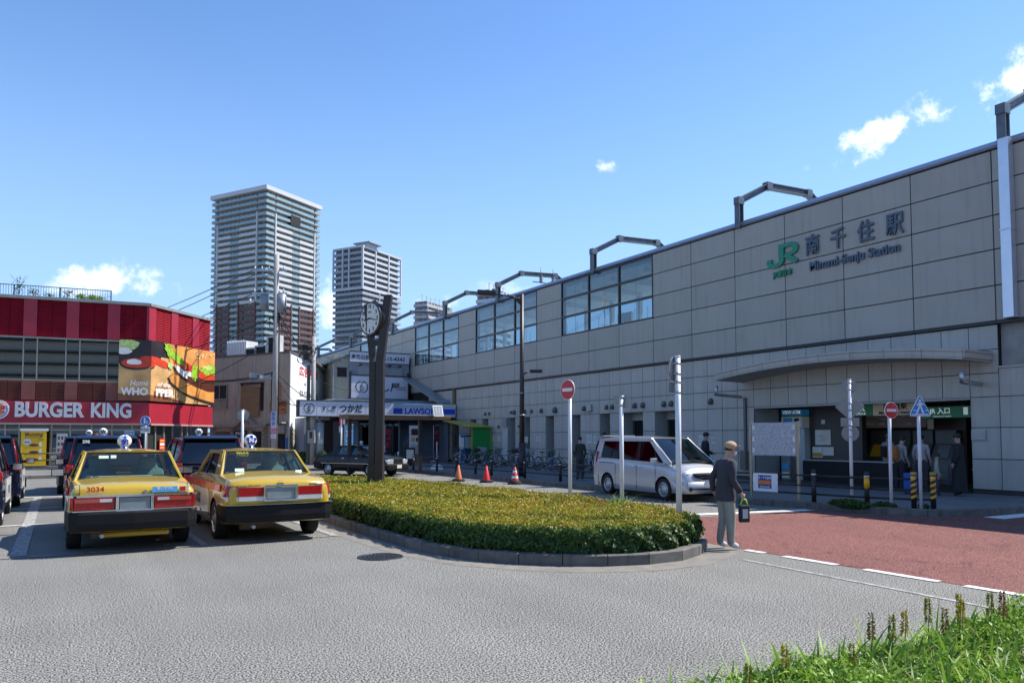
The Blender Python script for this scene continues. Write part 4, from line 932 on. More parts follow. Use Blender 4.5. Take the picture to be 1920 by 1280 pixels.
mb = MB(); text_mb(mb, '活法療院', FA(-.9, 3.75, .075), FA.n, .33, .003, .004); text_mb(mb, 'ゴルフワーク内', FA(-.9, 3.42, .075), FA.n, .17, .003, .002); mb.build('sign_lettering', M_ink, md)
M_ledge = mat('ledge_grey', (.33, .30, .25), .8, grime=.4)
mb = MB()
mb.fb(FA, -7.1, -4.4, 2.38, 2.5, 0, .3); mb.prism([FA(-4.4, 2.38, 0), FA(-4.4, 2.5, 0), FA(-3.6, 3.1, 0), FA(-3.5, 3.1, 0), FA(-2.6, 2.52, 0), FA(-2.6, 2.4, 0), FA(-3.55, 2.98, 0)], FA.n * .3)
mb.fb(FA, -2.6, -1.7, 2.4, 2.52, 0, .3); mb.fb(FA, -1.7, -.1, 2.56, 2.66, 0, .5); mb.build('ledge', M_ledge, md)
M_brk = mat('small_tile', (.22, .20, .15), .7, var=.25, vs=6)
mb = MB()
for r_ in range(16):
    u = -7.05 + (r_ % 2) * .12
    while u < -1.8:
        if not (-6.6 < u < -5.2 and r_ > 3) and not (-3.2 < u < -2.3): mb.fb(FA, u, u + .225, .2 + r_ * .135, .32 + r_ * .135, 0, .03)
        u += .24
mb.build('wall_tiles', M_brk, md, kind='stuff')
mb = MB(); mb.fb(FA, -6.5, -5.2, .2, 2.1, 0, .05); mb.build('shutter', mat('brown_shutter', (.08, .05, .035), .6), md)
mb = MB(); mb.fb(FA, -3.1, -2.35, .2, 2.1, 0, .06); mb.build('door', M_dark, md)
mb = MB(); mb.fb(FA, -1.4, -.3, .2, 1.9, 0, .06); mb.build('shop_door', M_dark, md)
mb = MB(); mb.fb(FA, -1.5, -.2, 1.95, 2.5, 0, .25); mb.build('awning_box', mat('awning_grey', (.3, .3, .28), .6), md, bev=.05)
mb = MB(); mb.fb(FA, -4.75, -3.6, 1.3, 2.15, .04, .08, 0); text_mb(mb, '時計修理', FA(-4.15, 1.95, .085), FA.n, .22, .003, .003, 1); text_mb(mb, '貴金属買取', FA(-4.15, 1.62, .085), FA.n, .2, .003, .003, 2); mb.build('shop_sign', [M_dark, M_white, mat('sign_yellow', (.6, .45, .02), .5)], md)
mb = MB(); mb.fb(FA, -.2, -.06, .5, 1.7, .05, .1, 0); mb.build('vertical_sign', M_blue, md)
# roof-top water tank, hoarding frames
mb = MB(); mb.fb(FA, -7.0, -5.2, 7.05, 8.15, -2.2, -1.2); mb.build('roof_shed', mat('shed_white', (.55, .56, .55), .6), md)
mb = MB()
for i in range(12): mb.fb(FA, -6.98 + i * .15, -6.93 + i * .15, 7.3, 8.2, -1.19, -1.15)
mb.build('shed_slats', M_white, md, kind='stuff')
for a, b, z in ((-5.15, -4.3, 7.55), (-4.2, -3.3, 7.65), (-3.1, -2.1, 8.2)):
    mb = MB(); mb.fb(FA, a, b, 7.04, z, -1.4, -1.2); mb.build('hoarding_back', M_dark, md)
    mb = MB(); mb.fb(FA, a - .1, a, 7.04, z + .1, -1.4, -1.1); mb.fb(FA, a, b + .1, z, z + .1, -1.4, -1.1); mb.fb(FA, b, b + .1, 7.04, z, -1.4, -1.1); mb.build('hoarding_frame', mat('shed_white', (.55, .56, .55)), md)

# ------------------------------------------------------------------ sushi restaurant and convenience store
M_cream = mat('cream_siding', (.36, .36, .28), .7, var=.08, grime=.3)
M_bluegrey = mat('bluegrey_siding', (.22, .25, .30), .6, var=.08, grime=.2)
FS = Fr((22.15, 51, 0), (-.075, -1))
su = thing('sushi_building', 'two storey sushi restaurant building wedged against the station wall with white sign boards', 'restaurant', (19, 52, 0))
mb = MB(); mb.fb(FS, -5.65, -.1, 3.6, 7.6, -8, 0); mb.build('upper_wall', M_cream, su)
mb = MB(); mb.fb(FS, -4.62, -.19, 3.6, 7.85, 0, .12); mb.build('sign_wall', M_bluegrey, su)
mb = MB(); mb.prism([FS(-6.0, 6.95, .25), FS(-4.62, 7.5, .25), FS(-4.62, 7.62, .25), FS(-6.0, 7.1, .25)], FS.n * -8); mb.build('eave', mat('eave_blue', (.10, .13, .19), .5), su)
mb = MB(); mb.fb(FS, -5.42, -4.75, 6.0, 6.6, 0, .05); w = mb.build('window', M_dark, su)
mb = MB(); mb.fb(FS, -5.46, -4.71, 6.6, 6.66, 0, .07); mb.fb(FS, -5.1, -5.06, 6.0, 6.6, .05, .07); mb.build('frame', M_brown, w)
mb = MB(); mb.fb(FS, -5.75, -5.66, .1, 6.9, .05, .15); mb.build('downpipe', M_galv, su)
M_sign = mat('sign_board_white', (.62, .63, .70), .4, var=.03)
M_sfr = mat('sign_frame_black', (.02, .02, .03), .5)
s1 = MB(); s1.fb(FS, -4.55, -.2, 7.1, 7.8, .12, .3); b_ = s1.build('phone_sign', M_sign, su)
s1 = MB(); s1.fb(FS, -4.6, -.15, 7.8, 7.86, .12, .34); s1.build('sign_frame', M_sfr, b_)
s1 = MB(); text_mb(s1, '寿司出前', FS(-3.83, 7.42, .31), FS.n, .36, .004, .006, 0, .95); text_mb(s1, '03-3615-4343', FS(-1.7, 7.38, .31), FS.n, .40, .004, .008, 0, 1.05); s1.build('sign_lettering', M_ink, b_)
s1 = MB(); s1.fb(FS, -4.5, -.28, 4.5, 6.1, .14, .3); b_ = s1.build('name_sign', M_sign, su)
s1 = MB(); s1.fb(FS, -4.6, -.1, 6.1, 6.17, .14, .36); s1.fb(FS, -4.7, -.1, 4.45, 4.5, .14, .36); s1.fb(FS, -4.58, -4.5, 4.2, 6.4, .14, .35); s1.fb(FS, -.28, -.2, 4.2, 6.4, .14, .35); s1.build('sign_frame', M_sfr, b_)
def emblem(mb, f, u, z, r, d, m=0):
    for a0, a1 in ((110, 250), (-70, 70)):
        pts = [f(u + r * math.cos(R(a0 + (a1 - a0) * i / 12)), z + r * math.sin(R(a0 + (a1 - a0) * i / 12)), d) for i in range(13)] + [f(u + r * .86 * math.cos(R(a1 - (a1 - a0) * i / 12)), z + r * .86 * math.sin(R(a1 - (a1 - a0) * i / 12)), d) for i in range(13)]
        mb.add(pts, [tuple(range(26))], m)
    for k, ch in enumerate('つかだ'): text_mb(mb, ch, f(u, z + r * (.62 - .62 * k), d), f.n, r * .72, .003, .006, m)
s1 = MB(); emblem(s1, FS, -3.72, 5.3, .46, .31); text_mb(s1, 'すし屋', FS(-2.0, 5.28, .31), FS.n, .72, .004, .012, shear=.1); text_mb(s1, 'SUSHIYA\nTSUKADA', FS(-.75, 5.25, .31), FS.n, .15, .003, .0); s1.build('sign_lettering', M_ink, b_)
for u in (-3.9, -1.75, -1.0):
    s1 = MB(); s1.tube([FS(u, 6.75, .12), FS(u, 6.95, .4), FS(u + .03, 6.9, .55)], .02); s1.obox(FS(u + .03, 6.86, .6), (.12, .16, .12)); s1.build('spotlight', M_black, su)
for a, b in ((-4.0, -2.6), (-1.9, -.7)): 
    s1 = MB(); s1.fb(FS, a, b, 6.2, 6.7, .12, .16); w = s1.build('window', mat('window_curtain', (.3, .31, .31), .7), su)
    s1 = MB(); s1.fb(FS, a - .04, b + .04, 6.7, 6.75, .12, .19); s1.fb(FS, (a + b) / 2 - .02, (a + b) / 2 + .02, 6.2, 6.7, .16, .18); s1.build('frame', M_galv, w)
# lower body behind the shop signs
mb = MB(); mb.box((15.0, 46.5, .1), (22.15, 52, 4.2)); mb.build('lower_wall', M_bluegrey, su)
mb = MB(); mb.prism([(21.3, 50.3, 5.9), (22.15, 50.3, 5.9), (22.15, 44.4, 3.9), (21.3, 44.4, 3.9)], (0, .0, .12)); mb.build('sloping_roof', mat('sloping_sheet', (.3, .34, .36), .4, .5), su)
mb = MB(); mb.fb(FS, -7.4, -5.66, .1, 6.2, -6, -3); mb.build('rear_block', M_bluegrey, su)
# projecting sushi sign
FQ = Fr((22.2, 42.0, 0), (-.075, -1))
ps = thing('sushi_sign', 'long white sign box with brush lettering and a ring emblem on a round column', 'sign', FQ(-8, 2.95, 0))
s1 = MB(); s1.fb(FQ, -10.5, -4.9, 2.95, 3.82, -.5, 0); s1.build('box', M_sign, ps)
s1 = MB(); s1.fb(FQ, -10.55, -4.9, 3.82, 3.87, -.5, .04); s1.fb(FQ, -10.55, -4.9, 2.9, 2.95, -.5, .04); s1.fb(FQ, -10.57, -10.47, 2.9, 3.87, -.5, .03); s1.build('frame', M_sfr, ps)
s1 = MB(); emblem(s1, FQ, -9.93, 3.38, .31, .01); text_mb(s1, 'すし屋', FQ(-8.80, 3.36, .01), FQ.n, .36, .003, .004, 0, .8, shear=.1); text_mb(s1, 'つかだ', FQ(-7.5, 3.38, .01), FQ.n, .50, .003, .016, 0, .92); s1.build('lettering', M_ink, ps)
s1 = MB()
for u in (-9.5, -8.3, -6.6, -5.6): s1.fb(FQ, u, u + .012, 2.95, 3.82, .0, .003)
s1.build('panel_joint', M_galv, ps)
s1 = MB(); s1.cyl(FQ(-9.2, .1, -.6), FQ(-9.2, 2.6, -.6), .27, n=20); s1.cyl(FQ(-9.2, 2.6, -.6), FQ(-9.2, 2.9, -.6), .1, n=10); s1.build('column', mat('column_grey', (.4, .4, .39), .6, var=.1), ps)
s1 = MB(); s1.fb(FQ, -9.35, -9.05, 1.35, 1.6, -.34, -.32); s1.build('sticker', M_paper, ps)
# convenience store
FW = Fr((22.15, 43.5, 0), (-.03, -1))
lw = thing('convenience_store', 'single storey convenience store with a blue and white LAWSON fascia beside the station', 'shop', (19, 44, 0))
s1 = MB(); s1.fb(FW, -8.0, -.05, 3.0, 3.72, -.6, 0); s1.build('fascia', mat('fascia_white', (.6, .62, .7), .4), lw)
s1 = MB(); s1.prism([FW(-5.0, 3.72, .06), FW(-.03, 3.66, .06), FW(-.03, 3.84, .0), FW(-5.0, 3.9, 0)], FW.n * -.8); s1.fb(FW, -8.0, -3.6, 3.83, 3.9, -.8, .1); s1.build('fascia_cap', mat('cap_metal', (.55, .62, .62), .35, .4), lw)
s1 = MB(); M_lb = mat('store_blue', (.012, .07, .55), .35)
for a, b in ((-8, -5.1), (-4.92, -3.72), (-1.27, -.1)): s1.fb(FW, a, b, 3.2, 3.54, .0, .02)
s1.build('blue_band', M_lb, lw)
s1 = MB()
for a, b in ((-8, -5.1), (-4.92, -3.72), (-3.66, -1.33), (-1.27, -.1)): s1.fb(FW, a, b, 3.06, 3.11, 0, .02)
s1.build('pink_band', mat('store_pink', (.6, .35, .45), .4), lw)
s1 = MB(); text_mb(s1, 'LAWSON', FW(-2.5, 3.36, .02), FW.n, .52, .006, .014, 0, .98); s1.build('lettering', M_lb, lw)
s1 = MB(); s1.fb(FW, -8, -.05, 2.9, 3.0, -3, 0); s1.fb(FW, -8.2, -.05, 2.75, 2.9, -3, -.4); s1.build('soffit', M_dark, lw)
s1 = MB(); s1.fb(FW, -9.6, -.1, .13, 2.9, -3.2, -3.0); s1.build('back_wall', mat('shop_dark_wall', (.06, .055, .05), .7), lw)
for a, b in ((-9.6, -8.9), (-6.9, -6.2), (-3.6, -3.5), (-.35, -.1)): s1 = MB(); s1.fb(FW, a, b, .13, 2.9, -3.0, -1.0); s1.build('pier', M_bluegrey, lw)
for a, b in ((-6.2, -5.3), (-5.2, -4.4), (-4.3, -3.6)):
    s1 = MB(); s1.fb(FW, a, b, .2, 2.6, -1.05, -1.0); w = s1.build('shop_window', M_bkglass, lw)
    s1 = MB(); s1.fb(FW, a - .03, a + .03, .13, 2.75, -1.1, -.95); s1.build('frame', M_brown, w)
# stairs rail, meter boxes and menus in the shop mouth
s1 = MB(); s1.fb(FW, -9.4, -8.9, 1.15, 1.75, -.9, -.8); s1.build('meter_box', mat('meter_beige', (.3, .29, .25), .6), lw)
s1 = MB()
for i in range(4): s1.tube([FW(-3.3 + i * .22, .9 + i * .22, -.8), FW(-3.3 + i * .22, 1.7 + i * .22 - .3, -.8)], .015)
s1.tube([FW(-3.35, 1.2, -.8), FW(-2.6, 2.0, -.8)], .02); s1.build('stair_rail', M_galv, lw)
def banner(u, z0, z1, w, lb, base, txt, tc_):
    f = Fr((22.15, 42.2, 0), (-.05, -1)); o = thing('banner_flag', lb, 'banner flag', f(u, .13, 0))
    s = MB(); s.fb(f, u, u + w, z0, z1, 0, .012); s.build('cloth', base, o)
    s = MB(); s.tube([f(u - .03, .13, 0), f(u - .03, z1 + .05, 0), f(u + w, z1 + .05, 0)], .012); s.build('pole', M_white, o)
    s = MB(); s.box(tuple(f(u - .2, .13, 0) - Vector((0, .15, 0))), tuple(f(u + .2, .25, 0) + Vector((0, .15, 0)))); s.build('base', M_white, o, bev=.03)
    s = MB()
    n = len(txt); 
    for i, ch in enumerate(txt): text_mb(s, ch, f(u + w / 2, z1 - (z1 - z0) * (i + 1) / (n + 1), .018), f.n, min(w * .85, (z1 - z0) / (n + 1)), .002, .008)
    s.build('lettering', tc_, o)
banner(-7.78, .9, 2.42, .5, 'pale blue banner flag with a mountain picture left of the clock tower post', mat('banner_blue', (.10, .32, .60), .6, var=.4, vs=1.5), '富士', M_white)
banner(-5.3, .85, 2.4, .42, 'dark banner flag with large red characters left of the shop stairs', M_dark, '担々麺', M_red)
banner(-2.15, .85, 2.4, .34, 'narrow dark banner flag with red characters at the right end of the shop', M_dark, '定食屋', M_red)
mbd = thing('menu_board', 'tall white menu board with dark food photos under the shop canopy', 'menu board', FW(-3.0, .13, .4))
s1 = MB(); s1.fb(FW, -3.42, -2.62, .7, 2.45, .4, .45); s1.build('board', M_paper, mbd)
s1 = MB(); s1.fb(FW, -3.3, -2.72, 1.85, 2.25, .45, .46, 0); s1.fb(FW, -3.3, -3.05, 1.45, 1.7, .45, .46, 1); s1.fb(FW, -2.98, -2.72, 1.45, 1.7, .45, .46, 0)
for i in range(6): s1.fb(FW, -3.3, -2.8, .85 + i * .08, .87 + i * .08, .45, .456, 2)
s1.build('photo', [PM[3], PM[2], M_ink], mbd)
s1 = MB(); s1.fb(FW, -3.4, -3.36, .13, .7, .4, .44); s1.fb(FW, -2.68, -2.64, .13, .7, .4, .44); s1.build('leg', M_black, mbd, kind='stuff')
ls = thing('store_sign', 'white store sign with a blue milk churn emblem at the foot of the shop wall', 'sign', FW(-5.5, .4, .4))
s1 = MB(); s1.fb(FW, -5.95, -4.85, .35, 1.25, .4, .5); s1.build('board', M_white, ls)
s1 = MB(); s1.prism([FW(-5.55, 1.1, .5), FW(-5.1, 1.1, .5), FW(-5.12, .6, .5), FW(-5.33, .48, .5), FW(-5.53, .6, .5)], FW.n * .01, 0); s1.build('shield', M_lb, ls)
s1 = MB(); s1.fb(FW, -5.4, -5.26, .62, .9, .51, .52); s1.fb(FW, -5.37, -5.29, .9, .98, .51, .52); s1.build('churn', M_white, ls)
s1 = MB(); s1.fb(FW, -5.9, -4.9, .13, .35, .42, .46); s1.build('stand', M_black, ls)

# ------------------------------------------------------------------ residential towers
M_tw = mat('tower_white', (.53, .54, .54), .7, var=.04, vs=.05); M_twg = mat('tower_glass', (.05, .09, .115), .15, var=.35, vs=.25, coords='Object'); M_twb = mat('tower_brown', (.13, .06, .055), .7, var=.05, vs=.1)
M_twd = mat('tower_recess', (.26, .25, .22), .8, var=.25, vs=.3); M_twbal = mat('tower_glass_balcony', (.22, .34, .38), .2, var=.1, vs=.1)
M_tg = mat('tower_grey', (.30, .34, .39), .7, var=.04, vs=.05); M_tg2 = mat('tower_light', (.48, .5, .53), .7, var=.04, vs=.05)
def tower(name, label, c, nL, nR, L, Rr, H_, fl, mats, kind):
    """c: near corner; nL, nR: the two visible faces' normals"""
    fL = Fr((c[0], c[1], 0), nL); fR = Fr((c[0], c[1], 0), nR); t = thing(name, label, 'tower block', (c[0], c[1], 0))
    white, glass_, rec, brown, gbal = mats; fh = H_ / fl
    ctr = fL(-L, 0) + (fR(Rr, 0) - Vector((c[0], c[1], 0)))
    mb = MB(); q = [fL(-L + .0, 0, -2), fL(-2, 0, -2) - fR.n * 0, fR(Rr, 0, -2)]
    inner = lambda a, b: Vector((c[0], c[1], 0)) - fL.r * a + fR.r * b
    e = 1.7
    mb.prism([inner(e, e), inner(e, Rr - e), inner(L - e, Rr - e), inner(L - e, e)], (0, 0, H_)); mb.build('core', rec, t)
    for i in range(1, fl + 1):
        z = i * fh; mb = MB(); mb.prism([inner(-.15, -.15) + Vector((0, 0, z - .22)), inner(-.15, Rr + .15) + Vector((0, 0, z - .22)), inner(L + .15, Rr + .15) + Vector((0, 0, z - .22)), inner(L + .15, -.15) + Vector((0, 0, z - .22))], (0, 0, .22)); mb.build('floor_slab', white, t)
    return t, fL, fR, fh
rnd = random.Random(3)
t1, fL, fR, fh = tower('tower_block', 'tallest white tower block with brown lower bays, behind the utility pole', (87.69, 385.46), (-.857, -.515), (.515, -.857), 39.9, 39.8, 128.5, 40, (M_tw, M_twg, M_twd, M_twb, M_twbal), 0)
mw, mgb, mwb, mbr, mfin = MB(), MB(), MB(), MB(), MB()
def bays(f, sgn, L, zones):
    for i in range(40):
        z = i * fh
        for (a, b, k) in zones:
            kk = k if not callable(k) else k(i)
            u0, u1 = (-b * L, -a * L) if sgn < 0 else (a * L, b * L)
            # windows on the core
            n = max(1, int((u1 - u0) / 2.6))
            for j in range(n):
                w0 = u0 + (u1 - u0) * (j + .15) / n; w1 = u0 + (u1 - u0) * (j + .15 + .45 + .3 * rnd.random()) / n
                mw.fb(f, w0, w1, z + .15 + (.75 if kk == 'w' and rnd.random() < .4 else 0), z + 2.45, -1.7, -1.6)
            if kk == 'g': mgb.fb(f, u0 + .1, u1 - .1, z + .1, z + 1.2, -.12, -.04)
            elif kk == 'w': mwb.fb(f, u0, u1, z, z + 1.35, -.12, .1)
            elif kk == 'b': mbr.fb(f, u0, u1, z - .3, z + 1.15, -.12, .25)
def zoneL(i):
    return [(0, .155, 'g'), (.17, .50, ('b' if i < 13 else 'w' if i < 36 else 'g')), (.5, .66, 'g'), (.66, .88, ('b' if i < 13 else 'w' if i < 35 else 'g')), (.9, 1., 'g')]
for f, sgn, Z in ((fL, -1, None), (fR, 1, None)):
    if sgn < 0: zn = [(0, .155, 'g'), (.17, .48, lambda i: 'b' if i < 22 else 'w' if i < 35 else 'g'), (.48, .64, 'g'), (.64, .87, lambda i: 'b' if i < 22 else 'w' if i < 34 else 'g'), (.89, 1., 'g')]
    else: zn = [(0, .155, 'g'), (.17, .46, lambda i: 'b' if i < 22 else 'w' if i < 35 else 'g'), (.46, .60, 'g'), (.60, .87, lambda i: 'b' if i < 22 else 'w' if i < 34 else 'g'), (.89, 1., 'g')]
    bays(f, sgn, 39.9, zn)
    for a, top in ((.16, 36.5), (.88, 35.5)):
        u = -a * 39.9 if sgn < 0 else a * 39.9; mfin.fb(f, u - .35, u + .35, 22 * fh, top * fh, -.3, .45)
    for a in (.17, .47 if sgn < 0 else .455, .645 if sgn < 0 else .605, .87):
        u = -a * 39.9 if sgn < 0 else a * 39.9; mbr.fb(f, u - .3, u + .45, 0, 22.3 * fh, -.3, .5)
    a0, a1 = (-39.9, .2) if sgn < 0 else (-.2, 39.9)
mw.build('window', M_twg, t1, kind='stuff', fix=False); mgb.build('glass_balustrade', M_twbal, t1, kind='stuff', fix=False); mwb.build('balustrade', M_tw, t1, kind='stuff', fix=False); mbr.build('brown_balustrade', M_twb, t1, kind='stuff', fix=False); mfin.build('fin', M_tw, t1, kind='stuff')
mb = MB(); q = lambda a, b, z: Vector((87.69, 385.46, z)) - fL.r * a + fR.r * b
mb.prism([q(-.6, -.6, 128.2), q(-.6, 40.4, 128.2), q(40.5, 40.4, 128.2), q(40.5, -.6, 128.2)], (0, 0, 2.2)); mb.build('roof_crown', M_tw, t1)
mb = MB(); mb.fb(fR, 17, 24, 114, 119.5, -3, .25); mb.build('sky_terrace', M_dark, t1)

t2, fL2, fR2, fh2 = tower('tower_block', 'middle grey tower block with lighter framed top storeys, behind the street clock', (135.36, 375.24), (-.857, -.515), (.515, -.857), 20.0, 34., 102.5, 33, (M_tg, M_twg, M_twd, None, None), 1)
mw, mg, mg2 = MB(), MB(), MB()
for i in range(33):
    z = i * fh2; topz = i >= 26
    for f, L, sgn in ((fL2, 20., -1), (fR2, 34., 1)):
        n = 8 if sgn < 0 else 11
        for j in range(n):
            u0 = (-L + L * (j + .1) / n) if sgn < 0 else (L * (j + .1) / n); w = L / n * (.35 + .4 * rnd.random()); mw.fb(f, u0, u0 + w, z + .9, z + 2.5, -1.7, -1.62)
        a0, a1 = (-L - .1, 0) if sgn < 0 else (0, L)
        (mg2 if topz and sgn > 0 else mg).fb(f, a0, a1, z, z + 1.2, -.15, .12 if not topz else -.02)
for f, us in ((fL2, (-20, -13.5, -9.2, -.2)), (fR2, (.2, 11, 22.5, 33.8))):
    for u in us: mg2.fb(f, u - .4, u + .4, 26 * fh2, 102.5, -.3, .35)
for f, u in ((fR2, 14.5), (fR2, 20.0)): mg2.fb(f, u - .2, u + .2, 0, 26 * fh2, -.3, .3)
mg2.fb(fL2, -20.2, .3, 26 * fh2 - .6, 26 * fh2 + .6, -.3, .4); mg2.fb(fR2, -.3, 34.2, 26 * fh2 - .6, 26 * fh2 + .6, -.3, .4)
mg2.fb(fL2, -20.2, .3, 102.5, 103.4, -.5, .4); mg2.fb(fR2, -.3, 34.2, 102.5, 103.4, -.5, .4)
mw.build('window', M_twg, t2, kind='stuff', fix=False); mg.build('balustrade', M_tg, t2, kind='stuff', fix=False); mg2.build('light_frame', M_tg2, t2, kind='stuff', fix=False)
mb = MB(); mb.fb(fL2, -8, 0, 103.4, 105.6, -12, -4); mb.build('penthouse', M_tg2, t2); mb = MB(); mb.fb(fL2, -9, 2, 105.6, 106.2, -14, -3); mb.build('penthouse_roof', M_tg, t2)
mb = MB()
mb.prism([Vector((135.36, 375.24, 0)) - fL2.r * a + fR2.r * b for a, b in ((20, 2), (20, 28), (4, 28), (4, 2))], (0, 0, 90)); mb.build('rear_mass', M_tg, t2)

t2.location = (135.36 * 1.3, 375.24 * 1.3, -.5); t2.scale = (1.3, 1.3, 1.3)
# stepped blocks farther right
M_t3 = mat('block_pale', (.42, .40, .42), .7, var=.05, vs=.1)
def block(name, label, c, L, Rr, H_, steps, mt):
    fA_ = Fr((c[0], c[1], 0), (-.857, -.515)); fB_ = Fr((c[0], c[1], 0), (.515, -.857)); t = thing(name, label, 'apartment block', (c[0], c[1], 0))
    mb = MB(); mb.prism([Vector((c[0], c[1], 0)) - fA_.r * a + fB_.r * b for a, b in ((1, 1), (1, Rr), (L, Rr), (L, 1))], (0, 0, H_ - 1)); mb.build('core', M_twd, t)
    m1, m2 = MB(), MB(); n = int(H_ / 3)
    for i in range(n):
        z = i * 3
        for (a, b, hh) in steps:
            if z > hh: continue
            m1.fb(fB_, a, b - .3, z, z + 1.5, -.5, .2)
        m1.fb(fA_, -L, 0, z, z + 1.5, -.5, .2)
        for j in range(int(Rr / 3)): m2.fb(fB_, j * 3 + .6, j * 3 + 2.1, z + 1.2, z + 2.6, -1.05, -.9)
        for j in range(int(L / 3)): m2.fb(fA_, -j * 3 - 2.1, -j * 3 - .6, z + 1.2, z + 2.6, -1.05, -.9)
    m1.build('balcony', mt, t, kind='stuff', fix=False); m2.build('window', M_twg, t, kind='stuff', fix=False)
    m3 = MB()
    for j in range(int(Rr / 4)): m3.fb(fB_, j * 4, j * 4 + .25, H_ - 1, H_ + 2.2, -3, -2.7); m3.fb(fB_, j * 4, j * 4 + 3, H_ + 2, H_ + 2.25, -3, -2.7)
    m3.build('roof_frame', M_tg2, t, kind='stuff')
    return t
block('apartment_block', 'pale stepped apartment block with roof frames, right of the middle grey tower', (160.0, 348.0), 8, 26, 73, ((0, 10, 73), (10, 18, 70), (18, 26, 67)), M_t3)
block('apartment_block', 'small grey apartment block peeping over the station roof behind the street lamp', (151.0, 262.0), 9, 16, 63, ((0, 8, 63), (8, 16, 60)), M_tg2)
# ------------------------------------------------------------------ vehicles
def carpaint(name, col, metal=.0, flake=.03): return mat(name, col, .32, metal, var=flake, vs=1, coat=1., spec=.5)
M_taxiY = carpaint('taxi_yellow', (.45, .30, .010)); M_carB = mat('car_black', (.004, .004, .006), .5, coat=.5, spec=.1, var=.02); M_jpn = mat('car_indigo', (.003, .005, .020), .5, coat=.8, spec=.1, var=.02); M_silver = carpaint('car_silver', (.46, .465, .48), .35)
M_carglass = glass('car_glass', (.50, .60, .60), 1.0); M_cardark = glass('car_glass_dark', (.035, .04, .042), 1.3)
M_under = mat('car_underside', (.008, .008, .008), .9); M_tail = mat('tail_lamp_red', (.36, .004, .008), .25, coat=.6, var=.3, vs=25); M_amber = mat('tail_lamp_amber', (.42, .07, .045), .15, coat=1); M_clear = mat('lamp_clear', (.62, .64, .66), .1, .3, coat=1)
M_rim = mat('wheel_silver', (.45, .46, .48), .35, .6, var=.1); M_seat = mat('seat_cover', (.55, .64, .62), .8, var=.1); M_plate = mat('number_plate_green', (.20, .24, .24), .45, var=.15, vs=9); M_platew = mat('number_plate_white', (.6, .62, .6), .4)
M_band = mat('taxi_red_stripe', (.52, .02, .02), .35, coat=.5); M_side = mat('taxi_white_panel', (.66, .66, .6), .35, coat=.5); M_trim = mat('trim_black', (.008, .008, .009), .6, spec=.25)

def ring(y, zb, zt, w, wt, crown):
    h = [(0, zb), (.75 * w, zb), (w - .05, zb + .015), (w - .012, zb + .09), (w, zb + .2), (w + .004, (zb + zt) * .5), (w - .006, zt - .17), (w - .03, zt - .075), (wt, zt - .012), (wt * .6, zt + crown * .7), (0, zt + crown)]
    return [(x, y, z) for x, z in h] + [(-x, y, z) for x, z in reversed(h[1:-1])]
def interp(tab, y):
    if y <= tab[0][0]: return tab[0][1:]
    for a, b in zip(tab, tab[1:]):
        if y <= b[0]:
            t = (y - a[0]) / (b[0] - a[0]); return tuple(p + (q - p) * t for p, q in zip(a[1:], b[1:]))
    return tab[-1][1:]
def sharp(o, ang=32): o.data.set_sharp_from_angle(angle=R(ang))
def body(root, tab, paint, wheels, rw):
    mb = MB(); ys = sorted(set([t[0] for t in tab] + [tab[0][0] + (tab[-1][0] - tab[0][0]) * i / 26 for i in range(27)]))
    mb.loft([ring(y, *interp(tab, y)) for y in ys], 0, True, True)
    o = mb.build('body', [paint, M_under], root, off=(0, 0, 0))
    cut = MB()
    for wy in wheels:
        for s in (-1, 1): cut.cyl((s * .52, wy, rw + .01), (s * 1.3, wy, rw + .01), rw + .055, n=28, m=1, smooth=False)
    c = cut.build('cutter', [paint, M_under], None)
    md_ = o.modifiers.new('b', 'BOOLEAN'); md_.operation = 'DIFFERENCE'; md_.object = c; md_.solver = 'EXACT'
    dg = bpy.context.evaluated_depsgraph_get(); dg.update(); me = bpy.data.meshes.new_from_object(o.evaluated_get(dg)); o.modifiers.clear(); o.data = me; bpy.data.objects.remove(c)
    me.set_sharp_from_angle(angle=R(38)); return o
def wheel(root, s, wy, rw, tw=.2, x=.86, style='cap', rim=None):
    mb = MB(); xo = s * x; k = s
    mb.lathe([(xo - k * tw, rw * .62), (xo - k * tw, rw * .94), (xo - k * (tw - .02), rw), (xo - k * .02, rw), (xo, rw * .94), (xo - k * .003, rw * .70), (xo - k * .02, rw * .66), (xo - k * tw * .7, rw * .6)], (0, wy, rw), 'X', 28)
    t = mb.build('wheel', M_rubber, root); sharp(t, 50)
    mb = MB(); mb.lathe([(xo - k * .012, rw * .68), (xo - k * .004, rw * .64), (xo - k * .03, rw * .58), (xo - k * .022, rw * .3), (xo - k * .0, rw * .22), (xo + k * .005, rw * .16), (xo + k * .005, .001)], (0, wy, rw), 'X', 28); r_ = mb.build('rim', rim or M_rim, t); sharp(r_, 40)
    mb = MB(); n = 10 if style == 'cap' else 9
    for i in range(n):
        a = 2 * math.pi * i / n; c = Vector((xo - k * .022, wy + rw * .46 * math.cos(a), rw + rw * .46 * math.sin(a)))
        mb.cyl(c, c + Vector((k * .004, 0, 0)), rw * .07, n=8)
    mb.build('rim_hole', M_under, t, kind='stuff'); return t
